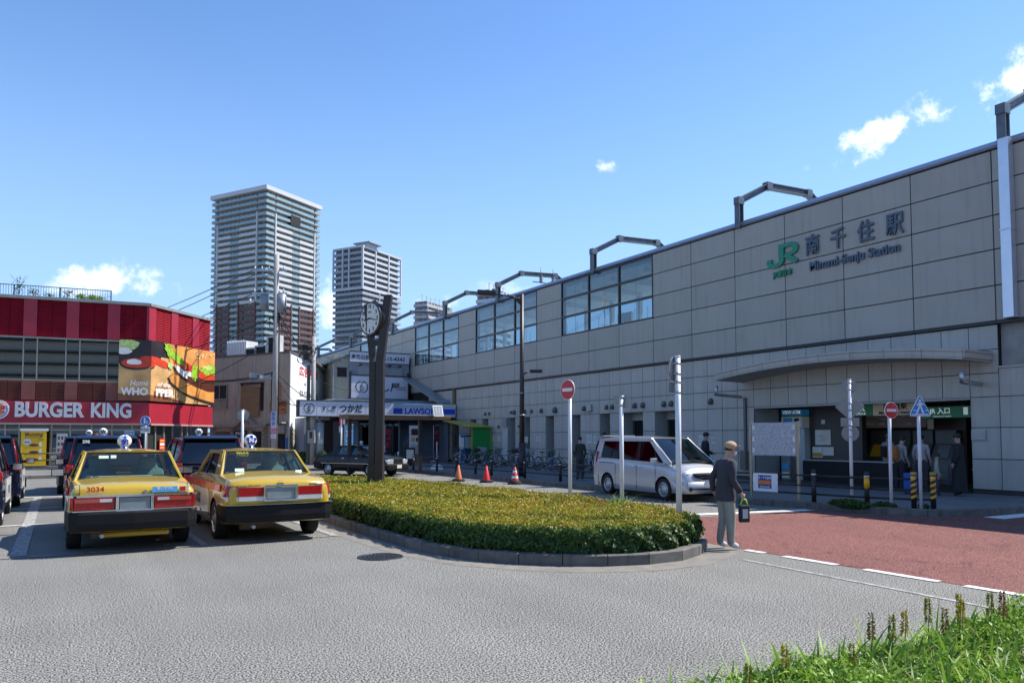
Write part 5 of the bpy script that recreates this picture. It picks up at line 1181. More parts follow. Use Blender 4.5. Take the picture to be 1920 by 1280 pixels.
def band(mb, path, zb, zt, out=.03, inn=.06, m=0, smooth=False):
    """box-section strip following a plan path (left to right seen from above, outward on the left side)"""
    P = [Vector((x, y)) for x, y in path]; rings = []
    for i, p in enumerate(P):
        a, b = P[max(i - 1, 0)], P[min(i + 1, len(P) - 1)]
        d = (b - a).normalized(); n = Vector((d.y, -d.x))
        o_, i_ = p + n * out, p - n * inn; ch = min(.03, (zt - zb) * .25) if out > .02 else 0
        s2 = p + n * (out * .15 if out > .02 else out); rings.append([(i_.x, i_.y, zb), (s2.x, s2.y, zb), (o_.x, o_.y, zb + (zt - zb) * (.38 if out > .02 else 0)), (o_.x, o_.y, zt - ch), (i_.x + n.x * (inn + out * .4), i_.y + n.y * (inn + out * .4), zt), (i_.x, i_.y, zt)])
    mb.loft(rings, m, True, smooth); return mb
class Cab:
    """greenhouse: belt rectangle and roof rectangle joined by slanted planes"""
    def __init__(s, yrb, yfb, zb, wb, yrr, yrf, zr, wr, zfb=None): s.__dict__.update(locals())
    def X(s, z): return s.wb + (s.wr - s.wb) * (z - s.zb) / (s.zr - s.zb)
    def side(s, pts, sg, off=0): return [(sg * (s.X(z) + off), y, z) for y, z in pts]
def sidepoly(mb, cb, pts, sg, off, t, m=0):
    a = cb.side(pts, sg, off); mb.prism(a, (-sg * t, 0, 0), m)
def cabin(root, cb, paint, gl_side, gl_back, sidewin, pillars, backin=(.09, .06), black_pillars=(), bulge=.05, crown=.06, gl_front=None):
    # roof
    ys = [cb.yrr + (cb.yrf - cb.yrr) * i / 8 for i in range(9)]; mb = MB(); rows_t = []; rows_b = []
    for y in ys:
        t = (y - cb.yrr) / (cb.yrf - cb.yrr); edge = 4 * t * (1 - t); c_ = crown * (.45 + .55 * edge); row = []
        for j in range(9):
            u = -1 + j / 4; row.append((u * cb.wr, y, cb.zr + c_ * (1 - abs(u) ** 2.6)))
        rows_t.append(row)
    rings = [r_ + [(x, y, z - .05) for x, y, z in reversed(r_)] for r_ in rows_t]
    mb.loft(rings, 0, True, True); rf = mb.build('roof', paint, root); sharp(rf, 50)
    zfb = cb.zfb or cb.zb
    # corner posts
    def post(mb, p0, p1, w, dirn):
        p0, p1 = Vector(p0), Vector(p1); d = (p1 - p0).normalized(); sd = Vector(dirn); sd = (sd - d * sd.dot(d)).normalized(); n = d.cross(sd)
        mb.loft([[p - sd * w / 2 - n * .02, p + sd * w / 2 - n * .02, p + sd * w / 2 + n * .02, p - sd * w / 2 + n * .02] for p in (p0, p1)], 0, True, False)
    for sg in (-1, 1):
        mb = MB()
        for pts in pillars: sidepoly(mb, cb, pts, sg, .006, .035)
        mb.build('pillar_panel', paint, root)
        for pts in black_pillars:
            mb = MB(); sidepoly(mb, cb, pts, sg, .004, .03); mb.build('door_pillar', M_trim, root)
        mb = MB(); sidepoly(mb, cb, sidewin, sg, -.012, .004); mb.build('side_window', gl_side, root)
        mb = MB(); post(mb, (sg * (cb.wb - .02), cb.yfb, zfb), (sg * (cb.wr - .025), cb.yrf - .01, cb.zr - .03), .07, (0, 1, 0)); mb.build('corner_pillar', paint, root, bev=.008); mb = MB(); post(mb, (sg * (cb.wb - .02), cb.yrb, cb.zb), (sg * (cb.wr - .025), cb.yrr + .03, cb.zr - .03), .08, (0, 1, 0)); mb.build('corner_pillar', paint, root, bev=.008)
    for nm, yb, zb_, yr_, g in (('rear_window', cb.yrb, cb.zb, cb.yrr, gl_back), ('windscreen', cb.yfb, zfb, cb.yrf, gl_front or gl_back)):
        sg = -1 if nm[0] == 'r' else 1; rows = []
        for i in range(7):
            t = .03 + i / 6 * (.985 - .03); row = []
            for j in range(9):
                u = -1 + j / 4; x = (cb.wb + (cb.wr - cb.wb) * t - .05) * u; row.append((x, yb + (yr_ - yb) * t + sg * bulge * (1 - u * u) * (.4 + .6 * math.sin(math.pi * t)) - sg * .004, zb_ + (cb.zr - zb_) * t))
            rows.append(row)
        mb = MB(); mb.grid(rows); w = mb.build(nm, g, root, fix=False)
        # rubber/chrome surround
        edge = [Vector(p) for p in rows[0]] + [Vector(r_[-1]) for r_ in rows[1:]] + [Vector(p) for p in reversed(rows[-1][:-1])] + [Vector(r_[0]) for r_ in reversed(rows[1:-1])]
        e = MB(); e.tube([p + Vector((0, sg * .006, 0)) for p in edge + [edge[0]]], .013, 5); e.build('seal', M_trim if g is not M_carglass else M_trim, w)
def seats(root, y, z, n=2, w=.56, h=.62, m=None, zb=.35):
    for k in range(n):
        x = (-.38 + .76 * k) if n == 2 else 0
        mb = MB(); mb.loft([[(x + sx * w / 2 * f, y + yy, zz) for sx, yy in ((-1, -.07), (1, -.07), (1, .07), (-1, .07))] for f, zz in ((.95, zb), (1, z - .25), (.9, z - .08), (.55, z - .05), (.5, z + .1), (.4, z + .14))]); mb.build('seat', m or M_seat, root, bev=.03)
def lamp_ball(root, pos, r, char, col, font_h, lb=None):
    mb = MB(); mb.ball(pos, r, 20, 12, sc=(1, .75, .95)); o = mb.build('roof_lamp', mat('lamp_globe', (.72, .72, .70), .25, coat=.5, var=.02), root)
    mb = MB(); mb.lathe([(-r * 1.25, r * .9), (-r * 1.0, r * .55), (-r * .8, r * .5)], pos, 'Z', 16); mb.build('lamp_foot', M_chrome, root)
    mb = MB()
    for q, ch in enumerate(char): text_mb(mb, ch, (pos[0], pos[1] - r * .79, pos[2] + r * .8 * ((len(char) - 1) / 2 - q)), (0, -1, 0), font_h, .004, .004)
    mb.build('lamp_lettering', col, o); return o
def mirrors(root, y, z, x, m, s=(.2, .09, .13)):
    for sg in (-1, 1):
        mb = MB(); mb.obox((sg * (x + s[0] / 2 + .04), y, z), s); mb.obox((sg * (x + .02), y + .02, z - .03), (.1, .04, .05)); o = mb.build('door_mirror', m, root, bev=.025)
        mb = MB(); mb.obox((sg * (x + s[0] / 2 + .04), y - s[1] / 2 - .002, z), (s[0] * .85, .006, s[2] * .8)); mb.build('mirror_glass', M_chrome, o)

def sedan(name, label, cat, paint, spec, group=None):
    t = thing(name, label, cat, (0, 0, 0), group, world=False)
    W_ = .865; rw = .315
    if spec == 'box':   tab = [(-2.37, .44, .86, .77, .70, .02), (-2.355, .40, .92, .80, .74, .03), (-2.32, .36, .955, .835, .76, .035), (-2.25, .32, .975, .852, .77, .04), (-2.1, .29, 1.0, .862, .78, .04), (-1.35, .24, 1.05, W_, .80, .04), (-.9, .22, 1.05, W_, .80, .02), (.95, .22, 1.03, W_, .80, .02), (1.15, .22, 1.02, .863, .79, .04), (2.0, .28, .93, .85, .77, .04), (2.32, .32, .86, .82, .73, .03), (2.38, .40, .80, .78, .70, .01)]
    else:               tab = [(-2.385, .44, .86, .74, .66, .02), (-2.37, .42, .93, .775, .70, .03), (-2.34, .40, .965, .805, .72, .035), (-2.28, .36, .99, .832, .745, .04), (-2.15, .30, 1.02, .855, .77, .045), (-1.35, .24, 1.08, W_, .79, .045), (-.9, .22, 1.08, W_, .80, .02), (.95, .22, 1.05, W_, .80, .02), (1.15, .22, 1.04, .863, .78, .04), (2.0, .28, .95, .85, .76, .05), (2.30, .32, .88, .81, .70, .03), (2.38, .40, .82, .77, .68, .01)]
    wy = (-1.38, 1.36)
    body(t, tab, paint, wy, rw)
    for s in (-1, 1):
        for y in wy: wheel(t, s, y, rw)
    zb = tab[3][2]
    cb = Cab(-1.46, 1.0, zb - .0, .80, -.92, .40, 1.455, .635)
    sw = [(-1.2, zb), (.98, zb - .02), (.42, 1.44), (-.84, 1.44)]
    pil = [[(-1.45, zb - .03), (-1.0, zb - .03), (-.72, 1.40), (-.72, 1.47), (-.88, 1.47)], [(-.9, 1.415), (.42, 1.415), (.38, 1.475), (-.88, 1.475)], [(.82, zb - .03), (1.02, zb - .03), (.42, 1.46), (.32, 1.42)]]
    blk = [[(-.05, zb), (.06, zb), (.06, 1.42), (-.05, 1.42)], [(-.86, zb), (-.81, zb), (-.62, 1.42), (-.67, 1.42)]]
    cabin(t, cb, paint, M_carglass if paint is not M_jpn else M_cardark, M_carglass, sw, pil, black_pillars=blk)
    mb = MB(); mb.box((-.74, -1.35, zb - .04), (.74, 1.0, zb + .012)); mb.build('cabin_floor', mat('parcel_shelf', (.06, .07, .07), .8), t)
    mb = MB(); mb.box((-.68, .62, zb), (.68, .98, zb + .07)); mb.build('dashboard', M_trim, t, bev=.02)
    seats(t, -.0, 1.22, zb=.8); mb = MB(); mb.box((-.62, -1.0, zb - .02), (.62, -.8, zb + .10)); mb.build('rear_seat', M_seat, t, bev=.04)
    # bumpers
    rp = [(-.872, -1.85), (-.87, -2.2), (-.83, -2.36), (-.72, -2.43), (0, -2.47), (.72, -2.43), (.83, -2.36), (.87, -2.2), (.872, -1.85)]
    mb = MB(); band(mb, rp, .345, .625, .021, .1); o_ = mb.build('rear_bumper', M_trim, t, bev=.012)
    fp = [(-x, -y) for x, y in rp]
    mb = MB(); band(mb, fp, .32, .60, .028, .1); mb.build('front_bumper', M_trim, t)
    mb = MB(); mb.cyl((-.42, -2.2, .27), (-.42, -2.4, .27), .028, n=10); mb.build('exhaust', M_galv, t); mb = MB(); mb.cyl((-.05, -1.95, .27), (-.55, -1.95, .27), .085, n=12); mb.build('silencer', mat('rusty_steel', (.12, .09, .07), .8), t)
    for s in (-1, 1):
        for y in (-.35, .55): mb = MB(); mb.obox((s * .878, y, .86), (.02, .16, .035)); mb.build('door_handle', M_chrome if paint is M_carB else paint, t, bev=.006)
        mb = MB()
        for y in (-.88, -.02, .9): mb.box((s * .862, y, .35), (s * .872, y + .008, zb - .06))
        mb.build('door_gap', M_under, t)
    mirrors(t, .82, 1.08, .85, M_trim if paint is not M_taxiY else M_trim)
    # front end: grille, headlamps
    mb = MB(); mb.box((-.34, 2.36, .60), (.34, 2.44, .86)); g = mb.build('grille', M_chrome, t, bev=.01)
    mb = MB()
    for i in range(11): mb.box((-.30 + i * .055, 2.43, .62), (-.27 + i * .055, 2.45, .84))
    mb.build('grille_bars', M_under, g, kind='stuff')
    for s in (-1, 1): mb = MB(); mb.loft([[(s * .37, 2.40, .62), (s * .80, 2.28, .62), (s * .80, 2.28, .82), (s * .37, 2.40, .84)], [(s * .37, 2.44, .62), (s * .78, 2.37, .62), (s * .78, 2.37, .80), (s * .37, 2.44, .82)]]); mb.build('headlight', M_clear, t)
    mb = MB(); mb.box((-.17, 2.50, .40), (.17, 2.52, .56)); mb.build('number_plate', M_platew, t)
    return t, zb

def taxi_sides(t, zb, txt='TAXI'):
    for s in (-1, 1):
        mb = MB(); mb.box((s * .862, -.95, .42), (s * .8755, 1.0, .72)); mb.box((s * .861, -.9, .72), (s * .874, 1.0, .80)); mb.build('white_side_panel', M_side, t)
        mb = MB(); mb.box((s * .858, -1.95, .82), (s * .8735, 2.1, .93)); mb.build('red_side_stripe', M_band, t)
        mb = MB(); text_mb(mb, txt, (s * .878, .2, .60), (s, 0, 0), .26, .002, .01); mb.build('side_lettering', M_ink, t)

# --- nearest taxi
tx, zb = sedan('taxi', 'yellow taxi with a white globe roof lamp and wide chrome strip across its tail', 'taxi', M_taxiY, 'box')
taxi_sides(tx, zb)
mb = MB(); mb.box((-.79, -2.40, .64), (.79, -2.35, .86)); mb.build('tail_panel', M_trim, tx)
mb = MB(); band(mb, [(-.87, -1.9), (-.868, -2.2), (-.82, -2.36), (-.72, -2.39), (.72, -2.39), (.82, -2.36), (.868, -2.2), (.87, -1.9)], .835, .865, .02, .03); mb.build('chrome_strip', M_chrome, tx)
for s in (-1, 1):
    mb = MB(); mb.loft([[(s * .27, -2.38, .655), (s * .82, -2.30, .655), (s * .82, -2.30, .83), (s * .27, -2.38, .83)], [(s * .27, -2.415, .655), (s * .78, -2.405, .655), (s * .78, -2.405, .83), (s * .27, -2.415, .83)]], 0); mb.box((s * .76, -2.40, .655), (s * .835, -2.22, .83)); l_ = mb.build('tail_light', M_tail, tx)
    mb = MB(); mb.box((s * .30, -2.425, .76), (s * .77, -2.414, .815)); mb.build('lamp_segment', M_amber, l_)
    mb = MB(); mb.box((s * .30, -2.427, .765), (s * .46, -2.42, .81)); mb.build('lamp_segment', M_clear, l_)
mb = MB(); band(mb, [(-.8, -2.43), (.8, -2.43)], .633, .648, .012, .02); mb.build('lower_chrome_strip', M_chrome, tx)
def plate_frame(t, y, z, w=.21, h=.095, m=M_chrome, pm=M_plate):
    mb = MB()
    for a, b, c, d in ((-w - .04, w + .04, z + h, z + h + .035), (-w - .04, w + .04, z - h - .03, z - h), (-w - .045, -w, z - h, z + h), (w, w + .045, z - h, z + h)): mb.box((a, y - .035, c), (b, y, d))
    o = mb.build('plate_frame', m, t, bev=.008); mb = MB(); mb.box((-w + .01, y - .02, z - h + .01), (w - .01, y, z + h - .01)); mb.build('number_plate', pm, t)
plate_frame(tx, -2.41, .735)
mb = MB(); text_mb(mb, '3034', (-.52, -2.395, .945), (0, -1, 0), .10, .004, .003, 0, 1.15); mb.build('fleet_number', M_band, tx)
mb = MB(); text_mb(mb, 'Cedric', (-.52, -2.40, .885), (0, -1, 0), .085, .004, .001, shear=.35); mb.build('model_badge', M_chrome, tx)
mb = MB(); mb.box((.23, -2.40, .885), (.58, -2.372, .965)); mb.build('blue_sticker', mat('sticker_blue', (.10, .42, .72), .4), tx)
mb = MB(); mb.box((.60, -2.40, .88), (.74, -2.370, .965)); mb.build('yellow_sticker', mat('sticker_cream', (.72, .62, .32), .4), tx)
mb = MB(); mb.box((.61, -2.402, .89), (.69, -2.399, .955)); mb.build('red_sticker_print', M_red, tx)
mb = MB(); text_mb(mb, '車いすOK', (.40, -2.402, .935), (0, -1, 0), .05, .001, .001); mb.build('sticker_lettering', M_white, tx)
mb = MB(); mb.cyl((.14, -2.36, .90), (.14, -2.41, .90), .026, n=12); mb.build('boot_lock', M_chrome, tx)
mb = MB(); mb.box((-.72, -2.372, .868), (-.712, -2.36, 1.02)); mb.box((.712, -2.372, .868), (.72, -2.36, 1.02)); mb.build('boot_gap', M_under, tx)
mb = MB(); mb.box((-.42, -2.2, .22), (.5, -2.0, .30)); mb.build('rear_valance', M_taxiY, tx, bev=.03)
mb = MB(); mb.obox((-.36, -1.03, 1.385), (.14, .008, .05), rx=-.5); mb.obox((-.22, -1.03, 1.385), (.08, .008, .06), rx=-.5); mb.build('window_sticker', mat('sticker_green', (.55, .72, .6), .5), tx)
lamp_ball(tx, (0, -.05, 1.64), .115, '大和', M_lb, .12)
tx.location = (1.0, 14.82, 0)

# --- second taxi
tx2, zb = sedan('taxi', 'yellow taxi numbered 7003 with tall red and white tail lights beside the hedge', 'taxi', M_taxiY, 'round')
taxi_sides(tx2, zb)
for s in (-1, 1):
    mb = MB(); mb.loft([[(s * .24, -2.36, .76), (s * .66, -2.355, .76), (s * .66, -2.355, .90), (s * .24, -2.36, .90)], [(s * .24, -2.40, .76), (s * .66, -2.395, .76), (s * .66, -2.395, .90), (s * .24, -2.40, .90)]]); l_ = mb.build('tail_light', M_tail, tx2)
    mb = MB(); mb.loft([[(s * .67, -2.30, .76), (s * .872, -2.12, .76), (s * .862, -2.14, .93), (s * .67, -2.30, .93)], [(s * .67, -2.395, .76), (s * .845, -2.33, .76), (s * .82, -2.30, .93), (s * .67, -2.385, .93)]]); l2 = mb.build('tail_light', M_tail, tx2)
    mb = MB(); mb.box((s * .24, -2.398, .685), (s * .66, -2.36, .755)); mb.build('reverse_lamp', M_clear, l_)
    mb = MB(); mb.loft([[(s * .67, -2.30, .685), (s * .872, -2.12, .685), (s * .872, -2.12, .755), (s * .67, -2.30, .755)], [(s * .67, -2.395, .685), (s * .848, -2.31, .685), (s * .848, -2.31, .755), (s * .67, -2.395, .755)]]); mb.build('reverse_lamp', M_clear, l2)
plate_frame(tx2, -2.39, .80, .23, .10)
mb = MB(); band(mb, [(-.87, -1.9), (-.87, -2.2), (-.83, -2.37), (-.72, -2.44), (0, -2.48), (.72, -2.44), (.83, -2.37), (.87, -2.2), (.87, -1.9)], .62, .635, .032, .02); mb.build('bumper_strip', M_chrome, tx2)
mb = MB(); text_mb(mb, '7003', (-.33, -.98, 1.40), (0, -1, .0), .10, .003, .004, 0, 1.1); mb.build('fleet_number', mat('lettering_yellow', (.8, .65, .1), .5), tx2)
mb = MB(); text_mb(mb, 'Crown Comfort', (-.50, -2.375, .925), (0, -1, 0), .055, .003, .001); text_mb(mb, 'SUPER DX', (.58, -2.375, .925), (0, -1, 0), .05, .003, .001); mb.build('model_badge', M_chrome, tx2)
mb = MB(); mb.lathe([(0, .045), (.012, .05), (.02, .045)], (0, -2.39, .955), 'Y', 18); mb.build('badge', M_chrome, tx2)
mb = MB(); mb.obox((-.45, -1.36, 1.14), (.15, .008, .06), rx=-.5); mb.obox((.55, -1.42, 1.10), (.11, .008, .05), rx=-.5); mb.build('window_sticker', mat('sticker_green', (.55, .72, .6), .5), tx2)
l_ = lamp_ball(tx2, (0, -.05, 1.65), .12, '', M_lb, .12)
mb = MB()
for i in range(5):
    a = math.pi / 2 + i * 2 * math.pi / 5; mb.cyl((.062 * math.cos(a), -.05 - .082, 1.65 + .062 * math.sin(a)), (.062 * math.cos(a), -.05 - .10, 1.65 + .062 * math.sin(a)), .036, n=10)
mb.cyl((0, -.13, 1.65), (0, -.151, 1.65), .06, n=12); mb.build('flower_emblem', M_lb, l_)
mb = MB(); text_mb(mb, 'N', (0, -.155, 1.65), (0, -1, 0), .11, .004, .008); mb.build('lamp_lettering', M_white, l_)
tx2.location = (3.14, 14.85, 0)

# --- black sedan taxi in the lay-by
tb_, zb = sedan('taxi', 'black saloon taxi with a chrome grille waiting in front of the convenience store', 'taxi', M_carB, 'box')
mb = MB(); mb.box((-.88, -2.0, .60), (-.872, 2.0, .62)); mb.box((.872, -2.0, .60), (.88, 2.0, .62)); mb.build('side_trim', M_chrome, tb_)
for s in (-1, 1): mb = MB(); mb.box((s * .60, -2.40, .68), (s * .84, -2.25, .86)); mb.build('tail_light', M_tail, tb_)
mb = MB(); mb.cyl((-.80, 1.75, .92), (-.80, 1.75, 1.06), .012); mb.ball((-.8, 1.75, 1.1), .055, sc=(1, .6, .8)); mb.cyl((.80, 1.75, .92), (.80, 1.75, 1.06), .012); mb.ball((.8, 1.75, 1.1), .055, sc=(1, .6, .8)); mb.build('fender_mirror', M_chrome, tb_)
lamp_ball(tb_, (0, .05, 1.62), .10, 'W', M_ink, .12)
tb_.scale = (.91, .91, .91); tb_.rotation_euler.z = math.atan2(-.458, -.889); tb_.location = (11.75, 32.6, 0)

# --- tall dark wagon taxis
def wagon(label, num=None, lamp=True, group='dark wagon taxis'):
    t = thing('taxi', label, 'taxi', (0, 0, 0), group, world=False); W_ = .85; rw = .32
    tab = [(-2.17, .38, .98, .78, .74, .0), (-2.12, .32, 1.02, .83, .78, .01), (-1.95, .26, 1.04, .848, .80, .01), (-1.0, .22, 1.03, W_, .80, .01), (.9, .22, 1.0, W_, .80, .01), (1.25, .22, 1.0, .845, .78, .04), (1.9, .26, .92, .83, .74, .05), (2.15, .30, .80, .78, .66, .03), (2.2, .38, .72, .74, .6, 0)]
    wy = (-1.36, 1.39); body(t, tab, M_jpn, wy, rw)
    for s in (-1, 1):
        for y in wy: wheel(t, s, y, rw, x=.845)
    cb = Cab(-2.12, 1.38, 1.03, .795, -1.93, .35, 1.68, .66, zfb=1.0)
    sw = [(-2.0, 1.04), (1.3, 1.02), (.35, 1.66), (-1.9, 1.66)]
    pil = [[(-2.14, 1.0), (-1.93, 1.0), (-1.78, 1.62), (-1.75, 1.70), (-1.95, 1.70)], [(-1.95, 1.63), (.36, 1.63), (.3, 1.70), (-1.93, 1.70)], [(1.15, 1.0), (1.38, 1.0), (.35, 1.68), (.22, 1.64)]]
    blk = [[(-.85, 1.02), (-.75, 1.02), (-.75, 1.65), (-.85, 1.65)], [(.15, 1.02), (.26, 1.02), (.22, 1.65), (.12, 1.65)]]
    cabin(t, cb, M_jpn, M_cardark, M_cardark, sw, pil, black_pillars=blk, crown=.075, bulge=.04)
    mb = MB(); mb.box((-.74, -2.0, .99), (.74, 1.3, 1.045)); mb.build('cabin_floor', M_under, t)
    seats(t, .15, 1.35, zb=.9, m=M_trim)
    rp = [(-.855, -1.75), (-.85, -2.0), (-.8, -2.16), (-.7, -2.21), (0, -2.24), (.7, -2.21), (.8, -2.16), (.85, -2.0), (.855, -1.75)]
    mb = MB(); band(mb, rp, .30, .60, .02, .1); mb.build('rear_bumper', M_jpn, t)
    mb = MB(); band(mb, [(-x, -y) for x, y in rp], .28, .55, .02, .1); mb.build('front_bumper', M_jpn, t)
    for s in (-1, 1):
        mb = MB(); mb.loft([[(s * .72, -2.08, .95), (s * .86, -1.98, .95), (s * .84, -1.96, 1.02), (s * .70, -2.05, 1.02)], [(s * .72, -2.17, .92), (s * .85, -2.08, .92), (s * .84, -2.05, 1.06), (s * .72, -2.14, 1.06)]]); mb.box((s * .70, -2.16, .88), (s * .855, -1.95, 1.06)); mb.build('tail_light', M_tail, t, bev=.02)
        mb = MB(); mb.tube([(s * .79, -2.12, 1.05), (s * .735, -2.03, 1.4), (s * .68, -1.94, 1.66)], [.026, .018, .012], 6); mb.build('light_strip', M_tail, t)
        for y in (-.45, .75): mb = MB(); mb.obox((s * .865, y, .92), (.02, .16, .03)); mb.build('door_handle', M_chrome, t)
        mb = MB(); mb.box((s * .846, -.8, .40), (s * .8625, .85, .86)); mb.build('white_side_panel', M_side, t)
        mb = MB(); text_mb(mb, 'TAXI', (s * .866, .05, .62), (s, 0, 0), .22, .002, .008); mb.build('side_lettering', M_gray, t)
        mb = MB(); mb.loft([[(s * .45, 2.1, .66), (s * .80, 1.95, .66), (s * .80, 1.93, .84), (s * .45, 2.08, .80)], [(s * .45, 2.2, .66), (s * .77, 2.1, .66), (s * .77, 2.06, .80), (s * .45, 2.15, .76)]]); mb.build('headlight', M_clear, t)
    mb = MB(); mb.box((-.6, 2.17, .42), (.6, 2.22, .62)); mb.build('grille', M_chrome, t)
    mb = MB(); mb.prism([(-.64, -2.10, 1.66), (.64, -2.10, 1.66), (.62, -1.88, 1.73), (-.62, -1.88, 1.73)], (0, 0, .03)); mb.build('spoiler', M_jpn, t, bev=.01)
    mb = MB(); mb.box((-.17, -2.235, .68), (.17, -2.19, .84)); mb.build('number_plate', M_plate, t)
    mirrors(t, .98, 1.06, .83, M_trim, (.2, .1, .15))
    if num: mb = MB(); text_mb(mb, num, (-.45, -2.10, 1.60), (0, -1, 0), .10, .003, .004); mb.build('fleet_number', M_white, t)
    if lamp: lamp_ball(t, (.18 if lamp == 2 else 0, .1, 1.86), .10, 'W', M_ink, .13)
    return t
w1 = wagon('dark blue wagon taxi numbered 598 directly in front of the nearest yellow taxi', '598'); w1.location = (1.02, 22.42, 0)
w2 = wagon('dark blue wagon taxi in front of the yellow taxi numbered 7003'); w2.location = (3.38, 22.45, 0)
def dup(o, label, loc):
    c = copy_tree(o); c['label'] = label; c.location = loc; return c
dup(w2, 'dark blue wagon taxi farthest ahead in the lane of the nearest yellow taxi', (.86, 27.9, 0))
dup(w2, 'nearest dark wagon taxi at the left edge of the photo, white panel on its side', (-1.72, 18.95, 0))
dup(w2, 'second dark wagon taxi at the left edge, in front of the breakfast poster', (-1.62, 23.85, 0))

# --- silver minivan
mv = thing('minivan', 'silver minivan with hubcaps driving along the station kerb behind the sign poles', 'minivan', (0, 0, 0), world=False)
W_ = .86; rw = .315
tab = [(-2.28, .36, 1.08, .76, .70, .0), (-2.22, .28, 1.10, .83, .76, .01), (-2.0, .22, 1.11, .856, .80, .01), (-1.0, .18, 1.08, W_, .81, .01), (.9, .18, 1.02, W_, .80, .01), (1.5, .20, 1.02, .856, .78, .06), (1.95, .24, .96, .84, .74, .08), (2.18, .26, .86, .80, .66, .06), (2.29, .30, .70, .74, .58, .02), (2.31, .36, .55, .70, .5, 0)]
body(mv, tab, M_silver, (-1.40, 1.43), rw)
for s in (-1, 1):
    for y in (-1.40, 1.43): wheel(mv, s, y, rw, x=.855, style='hub')
cb = Cab(-2.20, 1.72, 1.09, .80, -2.02, .72, 1.76, .68, zfb=1.05)
sw = [(-2.0, 1.12), (1.55, 1.05), (.80, 1.70), (-1.9, 1.72)]
pil = [[(-2.24, 1.05), (-1.88, 1.05), (-1.78, 1.68), (-1.8, 1.78), (-2.04, 1.78)], [(-2.0, 1.68), (.78, 1.68), (.70, 1.78), (-2.0, 1.78)], [(1.50, 1.0), (1.75, 1.0), (.74, 1.76), (.60, 1.70)], [(-1.95, 1.05), (1.6, 1.0), (1.6, 1.06), (-1.95, 1.15)]]
blk = [[(-.95, 1.1), (-.83, 1.1), (-.83, 1.7), (-.95, 1.7)], [(.12, 1.06), (.24, 1.06), (.22, 1.7), (.1, 1.7)], [(1.08, 1.04), (1.14, 1.04), (.92, 1.5), (.86, 1.5)]]
cabin(mv, cb, M_silver, M_cardark, M_cardark, sw, pil, black_pillars=blk, crown=.08, bulge=.06, gl_front=M_carglass)
mb = MB(); mb.box((-.76, -2.1, 1.04), (.76, 1.6, 1.07)); mb.build('cabin_floor', M_trim, mv)
mb = MB(); mb.box((-.68, 1.1, 1.05), (.68, 1.6, 1.14)); mb.build('dashboard', M_trim, mv, bev=.03); seats(mv, .35, 1.42, zb=1.0, m=M_trim)
mb = MB(); band(mb, [(.865, 1.85), (.85, 2.05), (.78, 2.24), (.6, 2.34), (0, 2.38), (-.6, 2.34), (-.78, 2.24), (-.85, 2.05), (-.865, 1.85)], .24, .56, .015, .12, smooth=True); mb.build('front_bumper', M_silver, mv)
mb = MB(); band(mb, [(-.865, -1.9), (-.85, -2.1), (-.78, -2.26), (0, -2.33), (.78, -2.26), (.85, -2.1), (.865, -1.9)], .26, .60, .015, .12); mb.build('rear_bumper', M_silver, mv)
mb = MB(); band(mb, [(.6, 2.34), (0, 2.38), (-.6, 2.34)], .33, .39, .022, .01); mb.build('lower_grille', M_under, mv)
mb = MB(); band(mb, [(.44, 2.24), (0, 2.28), (-.44, 2.24)], .57, .80, .05, .05); g = mb.build('grille', M_under, mv)
for z in (.60, .67, .74): mb = MB(); band(mb, [(.47, 2.23), (0, 2.275), (-.47, 2.23)], z, z + .03, .075, .0); mb.build('grille_bar', M_chrome, g)
for s in (-1, 1):
    mb = MB(); mb.loft([[(s * .50, 2.10, .66), (s * .82, 1.82, .68), (s * .81, 1.80, .92), (s * .50, 2.05, .84)], [(s * .49, 2.275, .62), (s * .80, 2.13, .64), (s * .80, 2.0, .92), (s * .49, 2.2, .83)]]); mb.build('headlight', M_clear, mv, bev=.01)
    mb = MB(); mb.cyl((s * .62, 2.22, .72), (s * .62, 2.245, .72), .06, n=14); mb.build('headlight_bulb', M_chrome, mv)
    mb = MB(); mb.cyl((s * .62, 2.34, .36), (s * .62, 2.37, .36), .055, n=12); mb.build('fog_lamp', M_under, mv)
    for y in (.0, .34): mb = MB(); mb.obox((s * .872, y, .93), (.02, .17, .035)); mb.build('door_handle', M_chrome, mv, bev=.008)
    mb = MB()
    for y in (-.95, .16, 1.08): mb.box((s * .858, y, .26), (s * .8665, y + .008, 1.0))
    mb.box((s * .858, -1.9, 1.0), (s * .868, -1.05, 1.015)); mb.build('door_gap', M_under, mv)
    mb = MB(); mb.loft([[(s * .78, -2.18, .95), (s * .83, -2.05, .95), (s * .80, -2.02, 1.35), (s * .74, -2.12, 1.35)], [(s * .78, -2.24, .95), (s * .85, -2.1, .95), (s * .82, -2.05, 1.35), (s * .76, -2.17, 1.35)]]); mb.build('tail_light', M_tail, mv)
mb = MB(); mb.prism([(-.66, -2.20, 1.77), (.66, -2.20, 1.77), (.64, -1.95, 1.83), (-.64, -1.95, 1.83)], (0, 0, .03)); mb.build('spoiler', M_silver, mv, bev=.01)
mb = MB(); mb.box((-.17, 2.385, .42), (.17, 2.405, .57)); mb.build('number_plate', M_platew, mv)
mirrors(mv, 1.18, 1.12, .84, M_silver, (.2, .1, .16))
mb = MB(); mb.tube([(-.5, 1.74, 1.09), (.1, 1.72, 1.11)], .01); mb.tube([(.1, 1.74, 1.09), (.62, 1.70, 1.11)], .01); mb.build('wiper', M_trim, mv)
mv.rotation_euler.z = math.pi + R(4.8) * -1
